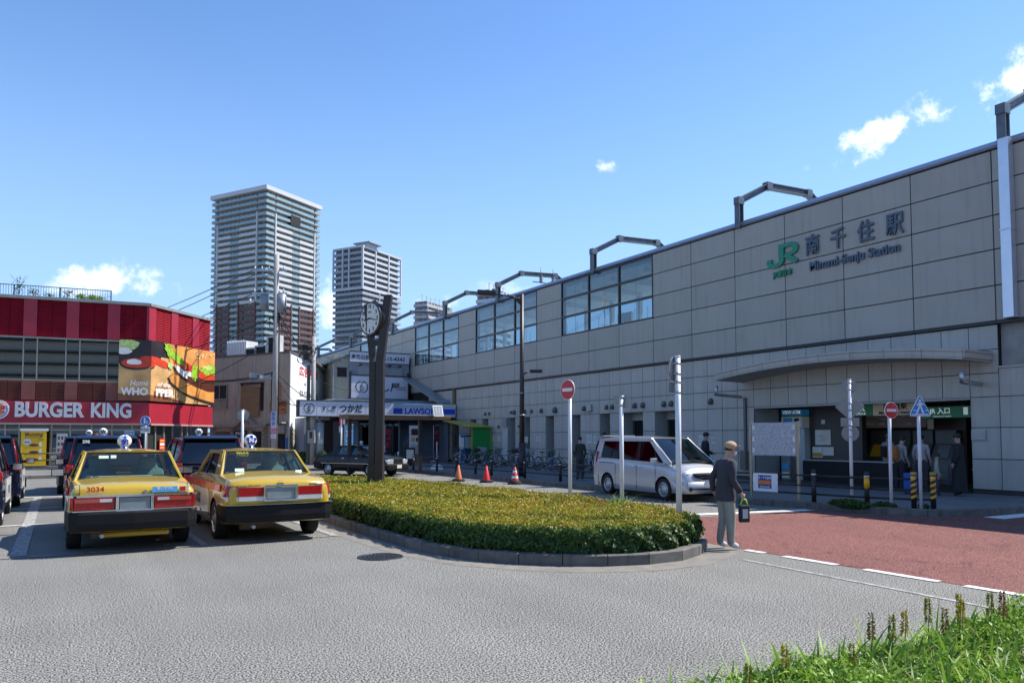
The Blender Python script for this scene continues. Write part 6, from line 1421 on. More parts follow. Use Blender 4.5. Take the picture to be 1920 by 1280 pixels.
# front axle is at +1.43 in the van's own frame
a_ = mv.rotation_euler.z; s_ = .95; mv.scale = (s_, s_, s_)
fw = Vector((-math.sin(a_), math.cos(a_))); rt_ = Vector((math.cos(a_), math.sin(a_)))
cpos = Vector((14.05, 15.22)) - fw * 1.43 * s_ - rt_ * .82 * s_ * (1 if rt_.x < 0 else -1)
mv.location = (cpos.x, cpos.y, 0)
# ------------------------------------------------------------------ street furniture
# clock tower: two dark posts flaring into a fork that holds the round clock
ct = thing('street_clock', 'tall dark brown forked post clock standing in the hedge island', 'clock', (7.23, 18.86, .1))
E = Vector((math.cos(CY), -math.sin(CY), 0)); Fw = Vector((math.sin(CY), math.cos(CY), 0))   # picture-right and away, used only as the clock's own axes
cdir = (-E * .68 - Fw * .74).normalized()                                                      # the way the dial faces
cx_ = Vector((0, 0, 1)).cross(cdir)                                                            # dial's right
C0 = Vector((7.23, 18.86, 0))
def fin(side, top, flare, near=0, w=.20, d=.30):
    b = C0 + E * (.115 * side) - Fw * near; rings = []
    for z, o in ((.1, 0), (3.75, 0), (top, flare)):
        c = b + E * (o * side) + Vector((0, 0, z)); rings.append([c - E * w / 2 - Fw * d / 2, c + E * w / 2 - Fw * d / 2, c + E * w / 2 + Fw * d / 2, c - E * w / 2 + Fw * d / 2])
    return rings
mb = MB(); mb.loft(fin(1, 5.48, .20, .12), 0, True, False); mb.build('post', M_brown, ct, bev=.01)
mb = MB(); mb.loft(fin(-1, 5.25, .16, -.1, .17), 0, True, False); mb.build('post', M_brown, ct, bev=.01)
mb = MB(); mb.obox(C0 + Vector((0, 0, 2.2)), (.03, .1, 3.0), -CY); mb.obox(C0 + Vector((0, 0, .55)), (.40, .30, .9), -CY); mb.build('spine', M_brown, ct, kind='stuff')
mb = MB(); mb.obox(C0 + Vector((0, 0, 4.22)), (.36, .12, .14), -CY); mb.build('crossbar', M_brown, ct)
mb = MB(); mb.prism([C0 + E * -.13 + Vector((0, 0, 3.72)) - Fw * .05, C0 + E * .1 + Vector((0, 0, 3.72)) - Fw * .05, C0 + E * .1 + Vector((0, 0, 4.1)) - Fw * .05], Fw * .1); mb.build('bracket', mat('bracket_beige', (.35, .31, .27), .6), ct)
cc = C0 + Vector((0, 0, 4.86)) - E * .06
mb = MB(); mb.cyl(cc - cdir * .16, cc + cdir * .13, .44, n=40); mb.cyl(cc + cdir * .13, cc + cdir * .17, .455, n=40); mb.cyl(cc + Vector((0, 0, .42)), cc + Vector((0, 0, .5)), .08, n=12); hs_ = mb.build('clock_case', M_brown, ct)
mb = MB(); mb.cyl(cc + cdir * .165, cc + cdir * .178, .405, n=40, smooth=False); mb.build('dial', mat('dial_white', (.66, .64, .58), .4, var=.06), hs_)
mb = MB()
for h in range(1, 13):
    a = math.pi / 2 - h * math.pi / 6; text_mb(mb, str(h), cc + cdir * .182 + cx_ * (.325 * math.cos(a)) + Vector((0, 0, .325 * math.sin(a))), cdir, .125, .002, .004)
text_mb(mb, 'SEIKO', cc + cdir * .182 + Vector((0, 0, .17)), cdir, .05, .002, 0); mb.build('numerals', M_ink, hs_)
mb = MB()
for ang, ln, w in ((90 - (8 + 50 / 60) * 30, .24, .035), (90 - 17 * 6, .34, .022)):
    a = R(ang); dr = cx_ * math.cos(a) + Vector((0, 0, math.sin(a))); pr_ = dr.cross(cdir)
    mb.prism([cc + cdir * .19 - dr * .05 - pr_ * w / 2, cc + cdir * .19 + dr * ln - pr_ * w / 2, cc + cdir * .19 + dr * ln + pr_ * w / 2, cc + cdir * .19 - dr * .05 + pr_ * w / 2], cdir * .006)
    mb.build('hand', M_ink, hs_); mb = MB()
# street lamp
sl = thing('street_lamp', 'tall dark brown street lamp with a long arm behind the guard fence', 'street lamp', (16.2, 25.9, .13))
B_ = Vector((16.2, 25.9, 0))
mb = MB(); mb.cyl(B_ + Vector((0, 0, .13)), B_ + Vector((0, 0, 7.6)), .115, .075, 16); mb.cyl(B_ + Vector((0, 0, .13)), B_ + Vector((0, 0, 1.5)), .14, n=16); mb.build('pole', M_brown, sl)
mb = MB(); mb.tube([B_ + Vector((0, 0, 7.15)), B_ - E * .35 + Vector((0, 0, 7.5)), B_ - E * 1.2 + Vector((0, 0, 7.62))], [.05, .04, .03], 8); mb.tube([B_ + Vector((0, 0, 7.35)), B_ - E * .5 + Vector((0, 0, 7.5))], .04, 8); mb.build('arm', M_brown, sl)
mb = MB(); mb.obox(B_ - E * 1.45 + Vector((0, 0, 7.66)), (.78, .26, .2), -CY, ry=.06); mb.build('lamp_head', M_brown, sl, bev=.04)
mb = MB(); mb.tube([B_ + Vector((0, 0, 4.25)), B_ + E * .25 + Vector((0, 0, 4.4))], .035, 8); mb.build('arm', M_brown, sl)
mb = MB(); mb.obox(B_ + E * .58 + Vector((0, 0, 4.42)), (.52, .2, .14), -CY); mb.build('lamp_head', M_brown, sl, bev=.03)
mb = MB()
for z in (2.6, 3.5): mb.cyl(B_ + Vector((0, 0, z)), B_ + Vector((0, 0, z + .04)), .125, n=14)
mb.build('clamp', M_galv, sl, kind='stuff')
mb = MB(); mb.obox(B_ + E * .17 + Vector((0, 0, 3.6)), (.14, .2, .2), -CY); mb.build('speaker_box', M_galv, sl, bev=.02)

# signs on white poles
def pole(root, p, h, r=.038, z0=.1, lean=0): mb = MB(); p = Vector((p[0], p[1], 0)); mb.cyl(p + Vector((0, 0, z0)), p + Vector((0, 0, h)) - E * lean, r, n=12); mb.cyl(p + Vector((0, 0, h)) - E * lean, p + Vector((0, 0, h + .02)) - E * lean, r * 1.1, n=12); return mb.build('pole', M_steelw, root)
def clamps(root, p, zs, d): 
    for z in zs: mb = MB(); c = Vector((p[0], p[1], z)); mb.cyl(c - Vector((0, 0, .02)), c + Vector((0, 0, .02)), .048, n=10); mb.obox(c + d * .03, (.12, .05, .035), math.atan2(d.y, d.x) - math.pi / 2); mb.build('clamp', M_galv, root)
def noentry(label, p, zc, r, n, z0=.1, xs=1.):
    t = thing('no_entry_sign', label, 'road sign', (p[0], p[1], z0), 'no entry signs'); pole(t, p, zc + r * .3, z0=z0)
    c = Vector((p[0], p[1], zc)) + n * .05; rt = Vector((0, 0, 1)).cross(n)
    mb = MB(); mb.cyl(c, c + n * .012, r, n=36, smooth=False); d = mb.build('sign_plate', M_white, t)
    mb = MB(); mb.cyl(c + n * .012, c + n * .016, r * .94, n=36, smooth=False); mb.build('red_disc', M_red, d)
    mb = MB(); q = c + n * .017; mb.prism([q - rt * r * .72 - Vector((0, 0, r * .16)), q + rt * r * .72 - Vector((0, 0, r * .16)), q + rt * r * .72 + Vector((0, 0, r * .16)), q - rt * r * .72 + Vector((0, 0, r * .16))], n * .003); mb.build('white_bar', M_white, d)
    clamps(t, p, (zc - .1, zc + .1), n); return t
noentry('red no entry sign on a white pole in the hedge, left of the silver minivan', (8.98, 12.5), 2.68, .208, (-Fw * .55 - E * .83 * .0 + E * -.85).normalized() if 0 else (-Fw * .62 - E * .78).normalized())
noentry('red no entry sign on a white pole at the entrance kerb, beside the pedestrian sign', (15.97, 9.95), 2.31, .185, (-Fw * .95 + E * .3).normalized(), .13)
def backplate(root, p, zc, kind, s, n, nm):
    c = Vector((p[0], p[1], zc)) + n * .05; rt = Vector((0, 0, 1)).cross(n); mb = MB()
    if kind == 'disc': mb.cyl(c, c + n * .012, s, n=32, smooth=False); mb.cyl(c - n * .006, c, s * .98, s * .98, n=32, smooth=False)
    elif kind == 'rect': mb.prism([c - rt * s[0] - Vector((0, 0, s[1])), c + rt * s[0] - Vector((0, 0, s[1])), c + rt * s[0] + Vector((0, 0, s[1])), c - rt * s[0] + Vector((0, 0, s[1]))], n * .012)
    elif kind == 'diamond': mb.prism([c - Vector((0, 0, s)), c + rt * s, c + Vector((0, 0, s)), c - rt * s], n * .012)
    o = mb.build(nm, M_signback, root, bev=.004); clamps(root, p, (zc - .08, zc + .08), n); return o
M_signback = mat('sign_back_grey', (.25, .255, .25), .45, .6, var=.12, vs=8)
t = thing('sign_pole', 'white pole in the hedge with a square grey sign back before the minivan', 'road sign', (9.0, 10.88, .1)); pole(t, (9.0, 10.88), 2.44); backplate(t, (9.0, 10.88), 2.38, 'rect', (.15, .12), (Fw * .93 + E * .35).normalized(), 'sign_back')
t = thing('sign_pole', 'tallest white pole at the right end of the hedge with a round grey sign back', 'road sign', (8.22, 8.57, .1)); pole(t, (8.22, 8.57), 2.95, .044)
backplate(t, (8.22, 8.57), 2.77, 'disc', .19, (Fw * .65 - E * .76).normalized(), 'round_sign_back'); backplate(t, (8.22, 8.57), 2.48, 'rect', (.13, .08), (Fw * .8 - E * .3).normalized(), 'small_sign_back')
t = thing('sign_pole', 'white pole by the entrance fence with a diamond shaped grey sign back', 'road sign', (15.9, 10.84, .13)); P2 = (15.85, 10.84); pole(t, P2, 3.05)
nb = (Fw * .9 + E * .3).normalized(); backplate(t, P2, 2.9, 'disc', .17, nb, 'round_sign_back'); backplate(t, P2, 2.42, 'diamond', .32, nb, 'diamond_sign_back'); backplate(t, P2, 2.06, 'rect', (.2, .1), nb, 'small_sign_back'); backplate(t, P2, 1.80, 'disc', .19, nb, 'round_sign_back')
t = thing('pedestrian_sign', 'blue five sided pedestrian crossing sign on a white pole by the entrance', 'road sign', (16.28, 9.46, .13)); pole(t, (16.28, 9.46), 2.4, z0=.13)
n = (-Fw).normalized(); c = Vector((16.28, 9.46, 2.38)) + n * .05; rt = Vector((0, 0, 1)).cross(n)
pt = lambda a, b, d=0: c + rt * a + Vector((0, 0, b)) + n * d
mb = MB(); mb.prism([pt(-.215, -.21), pt(.215, -.21), pt(.215, -.13), pt(.02, .24), pt(-.02, .24), pt(-.215, -.13)], n * .012); pl = mb.build('sign_plate', M_white, t)
mb = MB(); mb.prism([pt(-.20, -.195, .012), pt(.20, -.195, .012), pt(.20, -.13, .012), pt(.012, .222, .012), pt(-.012, .222, .012), pt(-.20, -.13, .012)], n * .003); mb.build('blue_field', mat('sign_sky_blue', (.03, .24, .6), .35), pl)
mb = MB(); mb.cyl(pt(0, .135, .015), pt(0, .135, .019), .028, n=14, smooth=False)
for q in ([(-.03, .10), (.03, .10), (.035, -.01), (-.03, -.01)], [(-.03, .10), (-.075, .03), (-.06, .015), (-.015, .07)], [(.03, .10), (.085, .05), (.075, .03), (.02, .06)], [(-.03, 0), (.01, 0), (-.06, -.15), (-.1, -.15)], [(0, 0), (.035, 0), (.09, -.14), (.05, -.15)]):
    mb.prism([pt(a, b, .015) for a, b in q], n * .004)
mb.prism([pt(-.18, -.185, .015), pt(.18, -.185, .015), pt(.18, -.16, .015), pt(-.18, -.16, .015)], n * .004)
for a in (-.14, .12): mb.prism([pt(a, -.09, .015), pt(a + .05, -.09, .015), pt(a + .05, -.07, .015), pt(a, -.07, .015)], n * .004)
mb.build('walking_figure', M_white, pl)
# far signs
t = thing('footway_sign', 'round blue footway sign over a white plate in front of the red restaurant', 'road sign', (3.56, 39.5, .1)); pole(t, (3.56, 39.5), 2.7, .03)
n = -Fw; c = Vector((3.56, 39.5, 2.49)); mb = MB(); mb.cyl(c + n * .04, c + n * .055, .24, n=28, smooth=False); pl = mb.build('sign_plate', M_white, t)
mb = MB(); mb.cyl(c + n * .055, c + n * .06, .215, n=28, smooth=False); mb.build('blue_disc', M_blue, pl)
mb = MB(); mb.ball(c + n * .062 - E * .03 + Vector((0, 0, .11)), .035, 8, 6); mb.obox(c + n * .062 - E * .03 + Vector((0, 0, -.02)), (.07, .01, .2), -CY); mb.obox(c + n * .062 + E * .08 + Vector((0, 0, -.06)), (.04, .01, .13), -CY); mb.build('figures', M_white, pl)
mb = MB(); mb.obox(c + n * .045 + Vector((0, 0, -.42)), (.44, .012, .3), -CY); text_mb(mb, '自転車を除く\n歩行者専用', c + n * .052 + Vector((0, 0, -.42)), n, .085, .001, .002, 1); mb.build('text_plate', [M_white, M_ink], t)
t = thing('sign_pole', 'pale pole with a round grey mirror back in front of the beige building', 'road sign', (7.16, 35.43, .1)); p = (7.16, 35.43); pole(t, p, 2.95, .06); backplate(t, p, 2.72, 'disc', .27, Fw, 'mirror_back')
t = thing('no_parking_sign', 'round no parking sign seen edge on, on a white pole left of the clock tower', 'road sign', (11.74, 35.0, .1)); p = (11.74, 35.3); pole(t, p, 2.85, .04)
n = (-E - Fw * .1).normalized(); c = Vector((11.74, 35.3, 2.6)); mb = MB(); mb.cyl(c + n * .05, c + n * .065, .26, n=24, smooth=False); pl = mb.build('sign_plate', M_red, t); mb = MB(); mb.cyl(c + n * .065, c + n * .07, .2, n=24, smooth=False); mb.build('blue_disc', M_blue, pl)
mb = MB(); mb.obox(c - n * .12 + Vector((0, 0, -.0)), (.1, .02, .5), -CY); mb.obox(c + n * .05 + Vector((0, 0, -.5)), (.12, .02, .3), -CY); mb.build('small_plate', M_steelw, t)

# guard fences
M_fence = mat('fence_brown', (.03, .026, .026), .45, .3, var=.15, vs=5)
def fence(label, posts, rails, h, extra=None, r=.055, z0=.13):
    t = thing('guard_fence', label, 'fence', (posts[0][0], posts[0][1], z0))
    for i, (x, y) in enumerate(posts):
        mb = MB(); mb.cyl((x, y, z0), (x, y, z0 + h - .09), r, n=14); mb.cyl((x, y, z0 + h - .09), (x, y, z0 + h - .06), r * .85, n=14); mb.lathe([(z0 + h - .06, r), (z0 + h - .02, r * .95), (z0 + h, r * .5), (z0 + h + .005, .001)], (x, y, 0), 'Z', 14); po = mb.build('post', M_fence, t)
        k = (extra or {}).get(i)
        mb = MB(); mb.cyl((x, y, z0 + h - .13), (x, y, z0 + h - .095), r + .003, n=14)
        mb.build('reflective_ring', M_steelw, po)
        if k == 'y': mb = MB(); mb.cyl((x, y, z0 + h - .38), (x, y, z0 + h - .14), r + .004, n=14); mb.build('yellow_tape', mat('tape_yellow', (.75, .38, .01), .5), po)
        if k == 's':
            mb = MB(); rr_ = r + .004
            for j in range(5):
                zz = z0 + .15 + j * .13; pts0 = [(x + rr_ * math.cos(a), y + rr_ * math.sin(a)) for a in [2 * math.pi * q / 14 for q in range(15)]]
                mb.grid([[(px_, py_, min(zz + q * .011, z0 + h - .1)) for q, (px_, py_) in enumerate(pts0)], [(px_, py_, min(zz + .06 + q * .011, z0 + h - .08)) for q, (px_, py_) in enumerate(pts0)]])
            mb.build('striped_tape', mat('tape_yellow', (.75, .38, .01), .5), po, fix=False)
            mb = MB(); mb.cyl((x, y, z0 + h - .06), (x, y, z0 + h + .01), r + .006, n=14); mb.build('tape_cap', mat('tape_ochre', (.45, .3, .05), .6), po)
    for z in rails:
        for a, b in zip(posts, posts[1:]): mb = MB(); mb.cyl((a[0], a[1], z), (b[0], b[1], z), .024, n=8); mb.build('rail', M_fence, t)
    return t
fence('dark three rail guard fence between the lay-by kerb and the bicycles', [(14.71, 33.42), (15.1, 31.6), (15.25, 29.9), (15.35, 28.3), (15.42, 27.05), (15.50, 24.58), (15.45, 22.1), (15.2, 19.6), (15.15, 17.2)], (.36, .56, .76), .72)
fence('dark three rail guard fence at the entrance corner with two yellow and black striped posts', [(15.22, 14.9), (15.63, 11.7), (15.79, 10.42), (16.2, 9.57), (16.45, 9.28)], (.34, .54, .78), .80, {2: 'y', 3: 's', 4: 's'})
fence('thin black three rail fence along the pavement in front of the red restaurant', [(-12, 38.2), (-9.5, 38.4), (-7, 38.6), (-4.5, 38.8), (-2, 39.0), (.5, 39.2), (3, 39.4), (5.2, 39.6)], (.4, .7, 1.0), .95, r=.03)
# advertisement plate hung on the entrance fence
t = thing('fence_advert', 'white plate with a blue and orange money lending advert tied to the entrance fence', 'advertisement', (15.4, 13.3, .3)); fA = Fr((15.28, 13.6, 0), (-1, -.12))
t.location = (15.28, 13.6, .3); OFF[t.name] = Vector(t.location)
mb = MB(); mb.fb(fA, .35, 1.05, .34, .80, .02, .035); mb.build('plate', M_steelw, t)
mb = MB(); mb.fb(fA, .50, .88, .42, .75, .035, .038); mb.build('blue_print', mat('print_navy', (.02, .04, .22), .5), t)
mb = MB(); mb.fb(fA, .52, .86, .52, .62, .038, .040); mb.build('orange_print', mat('print_orange', (.65, .18, .03), .5), t)
mb = MB(); text_mb(mb, 'カードでお金', fA(.69, .68, .042), fA.n, .075, .001, .002, 0, .85); text_mb(mb, '0120-425-690', fA(.69, .46, .042), fA.n, .05, .001, .001); mb.build('lettering', M_white, t)
# covered notice board on two posts
t = thing('notice_board', 'blank grey papered notice board on two metal posts by the entrance fence', 'notice board', (15.6, 13.0, .13)); fB_ = Fr((15.5, 12.75, 0), (-.99, -.14))
for u in (-.66, .66): mb = MB(); mb.fb(fB_, u - .03, u + .03, .13, 2.1, -.03, .03); mb.build('post', mat('post_tan', (.30, .27, .21), .4, .5), t, bev=.005)
mb = MB(); mb.fb(fB_, -.62, .62, 1.25, 2.08, -.02, .02); mb.build('panel', mat('panel_papered', (.34, .37, .41), .7, var=.45, vs=28), t)
mb = MB()
for u in (-.60, .53):
    for z in (1.32, 1.6, 1.9): mb.fb(fB_, u, u + .06, z, z + .12, .02, .024)
mb.build('tape_tab', M_paper, t, kind='stuff')
# traffic cones
for i, (x, y, lb, c, sag) in enumerate(((13.4, 26.1, 'faded orange traffic cone, leftmost of the three on black bases', (.60, .16, .05), 0), (13.95, 24.85, 'bright red traffic cone, middle one of the three by the kerb', (.72, .02, .02), 0), (14.3, 23.35, 'squat red and white banded traffic cone nearest the street lamp', (.60, .05, .03), 1))):
    t = thing('traffic_cone', lb, 'traffic cone', (x, y, 0), 'traffic cones along the lay-by')
    mb = MB(); mb.prism([(x + r_ * math.cos(a), y + r_ * math.sin(a), 0) for a in [k * math.pi / 4 + .39 for k in range(8)] for r_ in (.27,)], (0, 0, .05)); mb.build('base', M_rubber, t)
    hb = .10 if sag else .05
    mb = MB(); mb.lathe([(.05, .24), (.09, .23), (hb + .04, .17)], (x, y, 0), 'Z', 18); mb.build('weight', M_rubber, t)
    mb = MB(); mb.lathe([(hb, .15), (hb + .02, .145), (.62, .035), (.63, .02), (.62, .001)], (x, y, 0), 'Z', 22); o = mb.build('cone', mat('cone_%d' % 0 if 0 else ('cone_orange', 'cone_red', 'cone_dark_red')[i], c, .5, var=.1), t)
    if sag:
        for z in (.22, .42): mb = MB(); mb.lathe([(z, .150 - (z - hb) * .208), (z + .08, .150 - (z + .08 - hb) * .208)], (x, y, 0), 'Z', 22); mb.build('white_band', M_white, o, fix=False)
# bus shelter roof with a solar panel
sh = thing('bus_shelter', 'flat brown roofed shelter on a dark post in front of the convenience store', 'shelter', (13.5, 32, .13)); fS_ = Fr((15.2, 31.5, 0), (-.03, -1))
mb = MB(); mb.fb(fS_, -4.4, .55, 2.52, 2.70, -1.3, 0); mb.build('roof', mat('shelter_brown', (.14, .085, .05), .5, var=.1), sh, bev=.02)
mb = MB(); mb.fb(fS_, -4.45, -.3, 2.70, 2.74, -1.3, .05); mb.build('roof_sheet', mat('shelter_sheet', (.4, .38, .35), .5), sh)
for u in (-4.1, -.72): mb = MB(); mb.fb(fS_, u - .08, u + .08, .13, 2.52, -.75, -.6); mb.build('post', M_brown, sh, bev=.01)
so = thing('solar_panel', 'small white framed solar panel tilted on the end of the shelter roof', 'solar panel', (15.0, 31.2, 2.7))
mb = MB(); mb.obox((15.0, 31.3, 2.93), (.45, .62, .03), -CY + .3, rx=.95); pn = mb.build('panel', M_white, so)
mb = MB()
for i in range(3):
    for j in range(4):
        M_ = Matrix.Translation(Vector((15.0, 31.3, 2.93))) @ Matrix.Rotation(-CY + .3, 4, 'Z') @ Matrix.Rotation(.95, 4, 'X'); v = [M_ @ Vector((a, b, .018)) for a, b in ((-.2 + i * .135, -.28 + j * .14), (-.08 + i * .135, -.28 + j * .14), (-.08 + i * .135, -.16 + j * .14), (-.2 + i * .135, -.16 + j * .14))]; mb.add(v, [(0, 1, 2, 3)])
mb.build('solar_cell', mat('solar_cell', (.25, .27, .27), .3), pn, kind='stuff')
mb = MB(); mb.cyl((15.05, 31.4, 2.7), (15.05, 31.4, 2.9), .02); mb.build('stand', M_black, so)
# small things under the shelter
t = thing('wooden_stool', 'tall wooden stool with a light top by the shop stairs', 'stool', FW(-3.6, .13, 1.0)); f = Fr(FW(-3.5, 0, 1.2), FW.n)
M_wd = mat('light_wood', (.35, .20, .08), .6)
mb = MB(); mb.fb(f, -.2, .2, .85, .9, -.2, .2); mb.build('seat', M_wd, t)
for a in (-.17, .17):
    for b in (-.17, .17): mb = MB(); mb.fb(f, a - .02, a + .02, .13, .85, b - .02, b + .02); mb.build('leg', M_wd, t)
t = thing('flag_stand', 'white water filled flag stand standing under the shelter roof', 'flag stand', (16.0, 33.5, .13)); mb = MB(); mb.lathe([(.13, .32), (.3, .28), (.38, .1)], (16.0, 33.5, 0), 'Z', 16); mb.build('base', M_white, t); mb = MB(); mb.cyl((16, 33.5, .38), (16, 33.5, 1.5), .02); mb.build('pole', M_steelw, t)
t = thing('sandwich_board', 'dark small sandwich board with a white sheet near the shelter post', 'sign', (15.0, 34.5, .13)); f = Fr((15.0, 34.5, 0), (-.3, -1)); mb = MB(); mb.fb(f, -.25, .25, .3, 1.2, 0, .04); mb.build('board', M_black, t); mb = MB(); mb.fb(f, -.18, .18, .65, 1.1, .04, .05); mb.build('sheet', M_paper, t); mb = MB(); mb.fb(f, -.22, -.18, .13, .3, 0, .04); mb.fb(f, .18, .22, .13, .3, 0, .04); mb.build('leg', M_black, t, kind='stuff')
# telephone shelter: yellow tilted roof, green side, blue machine
t = thing('phone_shelter', 'green sided shelter with a tilted yellow roof against the station wall', 'shelter', (21.6, 40.3, .13))
mb = MB(); mb.prism([(20.6, 38.7, 2.30), (20.6, 42.3, 2.72), (20.6, 42.3, 2.78), (20.6, 38.7, 2.36)], (1.5, 0, 0)); mb.build('roof', mat('shelter_yellow', (.40, .34, .05), .5), t)
mb = MB(); mb.box((20.9, 38.85, .5), (22.1, 38.9, 2.3)); mb.box((22.05, 38.9, .5), (22.1, 40.0, 2.3)); mb.build('side_panel', mat('shelter_green', (.01, .26, .05), .4), t)
for x, y, h in ((20.85, 38.87, 2.3), (22.12, 38.87, 2.3)): mb = MB(); mb.box((x - .03, y - .03, .13), (x + .03, y + .03, h)); mb.build('post', mat('shelter_yellow', (.40, .34, .05)), t)
t = thing('vending_machine', 'blue and white upright machine beside the green shelter', 'machine', (21.4, 41.2, .13))
mb = MB(); mb.box((21.1, 40.3, .13), (21.9, 41.0, 1.85)); mb.build('casing', mat('machine_blue', (.02, .13, .40), .4), t, bev=.02)
mb = MB(); mb.box((21.15, 40.28, 1.05), (21.85, 40.3, 1.75)); mb.box((21.07, 40.35, 1.0), (21.1, 40.8, 1.7)); mb.build('display', M_paper, t); mb = MB(); mb.box((21.09, 40.82, .13), (21.1, 41.0, 1.85)); mb.build('white_edge', M_white, t)
t = thing('control_box', 'small grey box on the green shelter side, beside the leftmost bicycles', 'box', (21.3, 38.6, .6)); mb = MB(); mb.box((21.1, 38.45, .75), (21.6, 38.7, 1.15)); mb.build('box', M_galv, t, bev=.02); mb = MB(); mb.box((21.3, 38.5, .13), (21.36, 38.56, .75)); mb.build('post', M_galv, t)

# utility poles and wires
M_upole = mat('utility_pole_concrete', (.34, .33, .31), .8, var=.1, vs=3, bump=.2)
def upole(label, p, h, r): t = thing('utility_pole', label, 'utility pole', (p[0], p[1], 0)); mb = MB(); mb.cyl((p[0], p[1], 0), (p[0], p[1], h), r, r * .62, 18); mb.build('pole', M_upole, t); return t
up1 = upole('tall concrete utility pole with two transformers in front of the beige building', (10.42, 43.0), 12.1, .19)
q = Vector((10.42, 43.0, 0))
M_ins = mat('insulator_white', (.55, .56, .56), .25); M_wire = mat('wire_black', (.012, .012, .013), .6)
mb = MB()
for z, s_ in ((11.2, .9), (10.9, .8)): mb.obox(q + Vector((0, 0, z)) - E * .3, (1.7, .08, .08), -CY)
mb.obox(q + Vector((0, 0, 9.9)) - E * .4, (2.0, .08, .08), -CY); mb.tube([q + Vector((-.1, 0, 11.15)), q - E * .9 + Vector((0, 0, 11.2))], .02); mb.tube([q + Vector((0, 0, 10.4)), q - E * 1.0 + Vector((0, 0, 11.2))], .02); mb.build('crossarm', M_galv, up1, kind='stuff')
for dx, z, r_, hh in ((-.68, 8.95, .25, .85), (.30, 8.75, .26, 1.05)):
    mb = MB(); c = q + E * dx; mb.cyl(c + Vector((0, 0, z)), c + Vector((0, 0, z + hh)), r_, n=18); mb.cyl(c + Vector((0, 0, z + hh)), c + Vector((0, 0, z + hh + .06)), r_ * .9, n=18)
    for a in (-.12, .12): mb.cyl(c + E * a + Vector((0, 0, z + hh + .06)), c + E * a + Vector((0, 0, z + hh + .25)), .035, n=8)
    mb.build('transformer', mat('transformer_grey', (.27, .29, .31), .5, .3), up1)
mb = MB()
for dx in (-1.25, -.85, -.45, .05, .4):
    for z in (11.25, 9.95): mb.cyl(q + E * dx + Vector((0, 0, z)), q + E * dx + Vector((0, 0, z + .2)), .05, .03, n=8)
mb.cyl(q - E * 1.5 + Vector((0, 0, 9.3)), q - E * 1.5 + Vector((0, 0, 9.6)), .06, n=8); mb.build('insulator', M_ins, up1, kind='stuff')
mb = MB()
for k in range(12):
    rr_ = random.Random(k); z = 7.6 + rr_.random() * 1.9; a, b = rr_.uniform(-.2, .5), rr_.uniform(.2, .9); pts = [q + E * (a + (b) * math.sin(i / 8 * 2 * math.pi) * .45) + Vector((0, 0, z + .35 * math.cos(i / 8 * 2 * math.pi))) - Fw * .1 for i in range(8)]; mb.tube(pts, .018, 4)
mb.build('cable_loops', M_wire, up1, kind='stuff')
mb = MB(); mb.tube([q + E * .2 + Vector((0, 0, z)) for z in (8.7, 5, 2.5)], .03); mb.tube([q - E * .2 + Vector((0, 0, z)) for z in (5.4, 3, .5)], .025); mb.build('riser_cable', M_wire, up1)
nn = -Fw; mb = MB(); mb.obox(q + nn * .19 + Vector((0, 0, 2.4)), (.30, .02, 1.5), -CY); b1 = mb.build('wrap_sign', mat('wrap_white', (.55, .5, .58), .6), up1)
mb = MB()
for i, ch in enumerate('歯医者'): text_mb(mb, ch, q + nn * .205 + Vector((0, 0, 3.0 - i * .26)), nn, .24, .002, .003)
mb.build('lettering', M_blue, b1)
mb = MB(); text_mb(mb, '南千住駅前\n徒歩1分\n診療中', q + nn * .205 + Vector((0, 0, 2.05)), nn, .11, .002, .003); mb.build('lettering', M_red, b1)
up2 = upole('shorter thinner utility pole with a meter box in front of the white wall', (12.63, 43.1), 7.6, .17)
q2 = Vector((12.63, 43.1, 0))
mb = MB(); mb.obox(q2 + Vector((0, 0, 6.9)) - E * .2, (1.0, .08, .08), -CY); mb.obox(q2 - E * .6 + Vector((0, 0, 6.95)), (.5, .3, .3), -CY); mb.build('cable_bracket', M_black, up2, kind='stuff')
mb = MB()
for k in range(14):
    rr_ = random.Random(k + 50); z = 6.2 + rr_.random() * .8; r_ = .12 + .2 * rr_.random(); cxx = -.7 + .7 * rr_.random(); mb.tube([q2 + E * (cxx + r_ * math.sin(i / 8 * 6.28)) + Vector((0, 0, z + r_ * math.cos(i / 8 * 6.28))) - Fw * .15 for i in range(9)], .016, 4)
mb.build('cable_loops', M_wire, up2, kind='stuff')
mb = MB(); mb.obox(q2 - Fw * .25 + Vector((0, 0, 1.75)), (.42, .25, .75), -CY); b1 = mb.build('meter_box', mat('meter_beige', (.3, .29, .25)), up2, bev=.02); mb = MB(); mb.obox(q2 - Fw * .38 + Vector((0, 0, 1.85)), (.16, .02, .36), -CY); mb.build('meter_window', M_black, b1)
mb = MB(); mb.obox(q2 - E * .28 + Vector((0, 0, 3.0)), (.16, .16, 5.8), -CY); mb.build('duct', mat('duct_dark', (.08, .09, .07), .6), up2)
def wire(a, b, sag, r=.02): 
    a, b = Vector(a), Vector(b); return [a + (b - a) * (i / 12) - Vector((0, 0, sag * 4 * (i / 12) * (1 - i / 12))) for i in range(13)]
wr = thing('overhead_wires', 'bundle of black overhead wires strung from the utility poles', 'wires', (10.4, 43, 11))
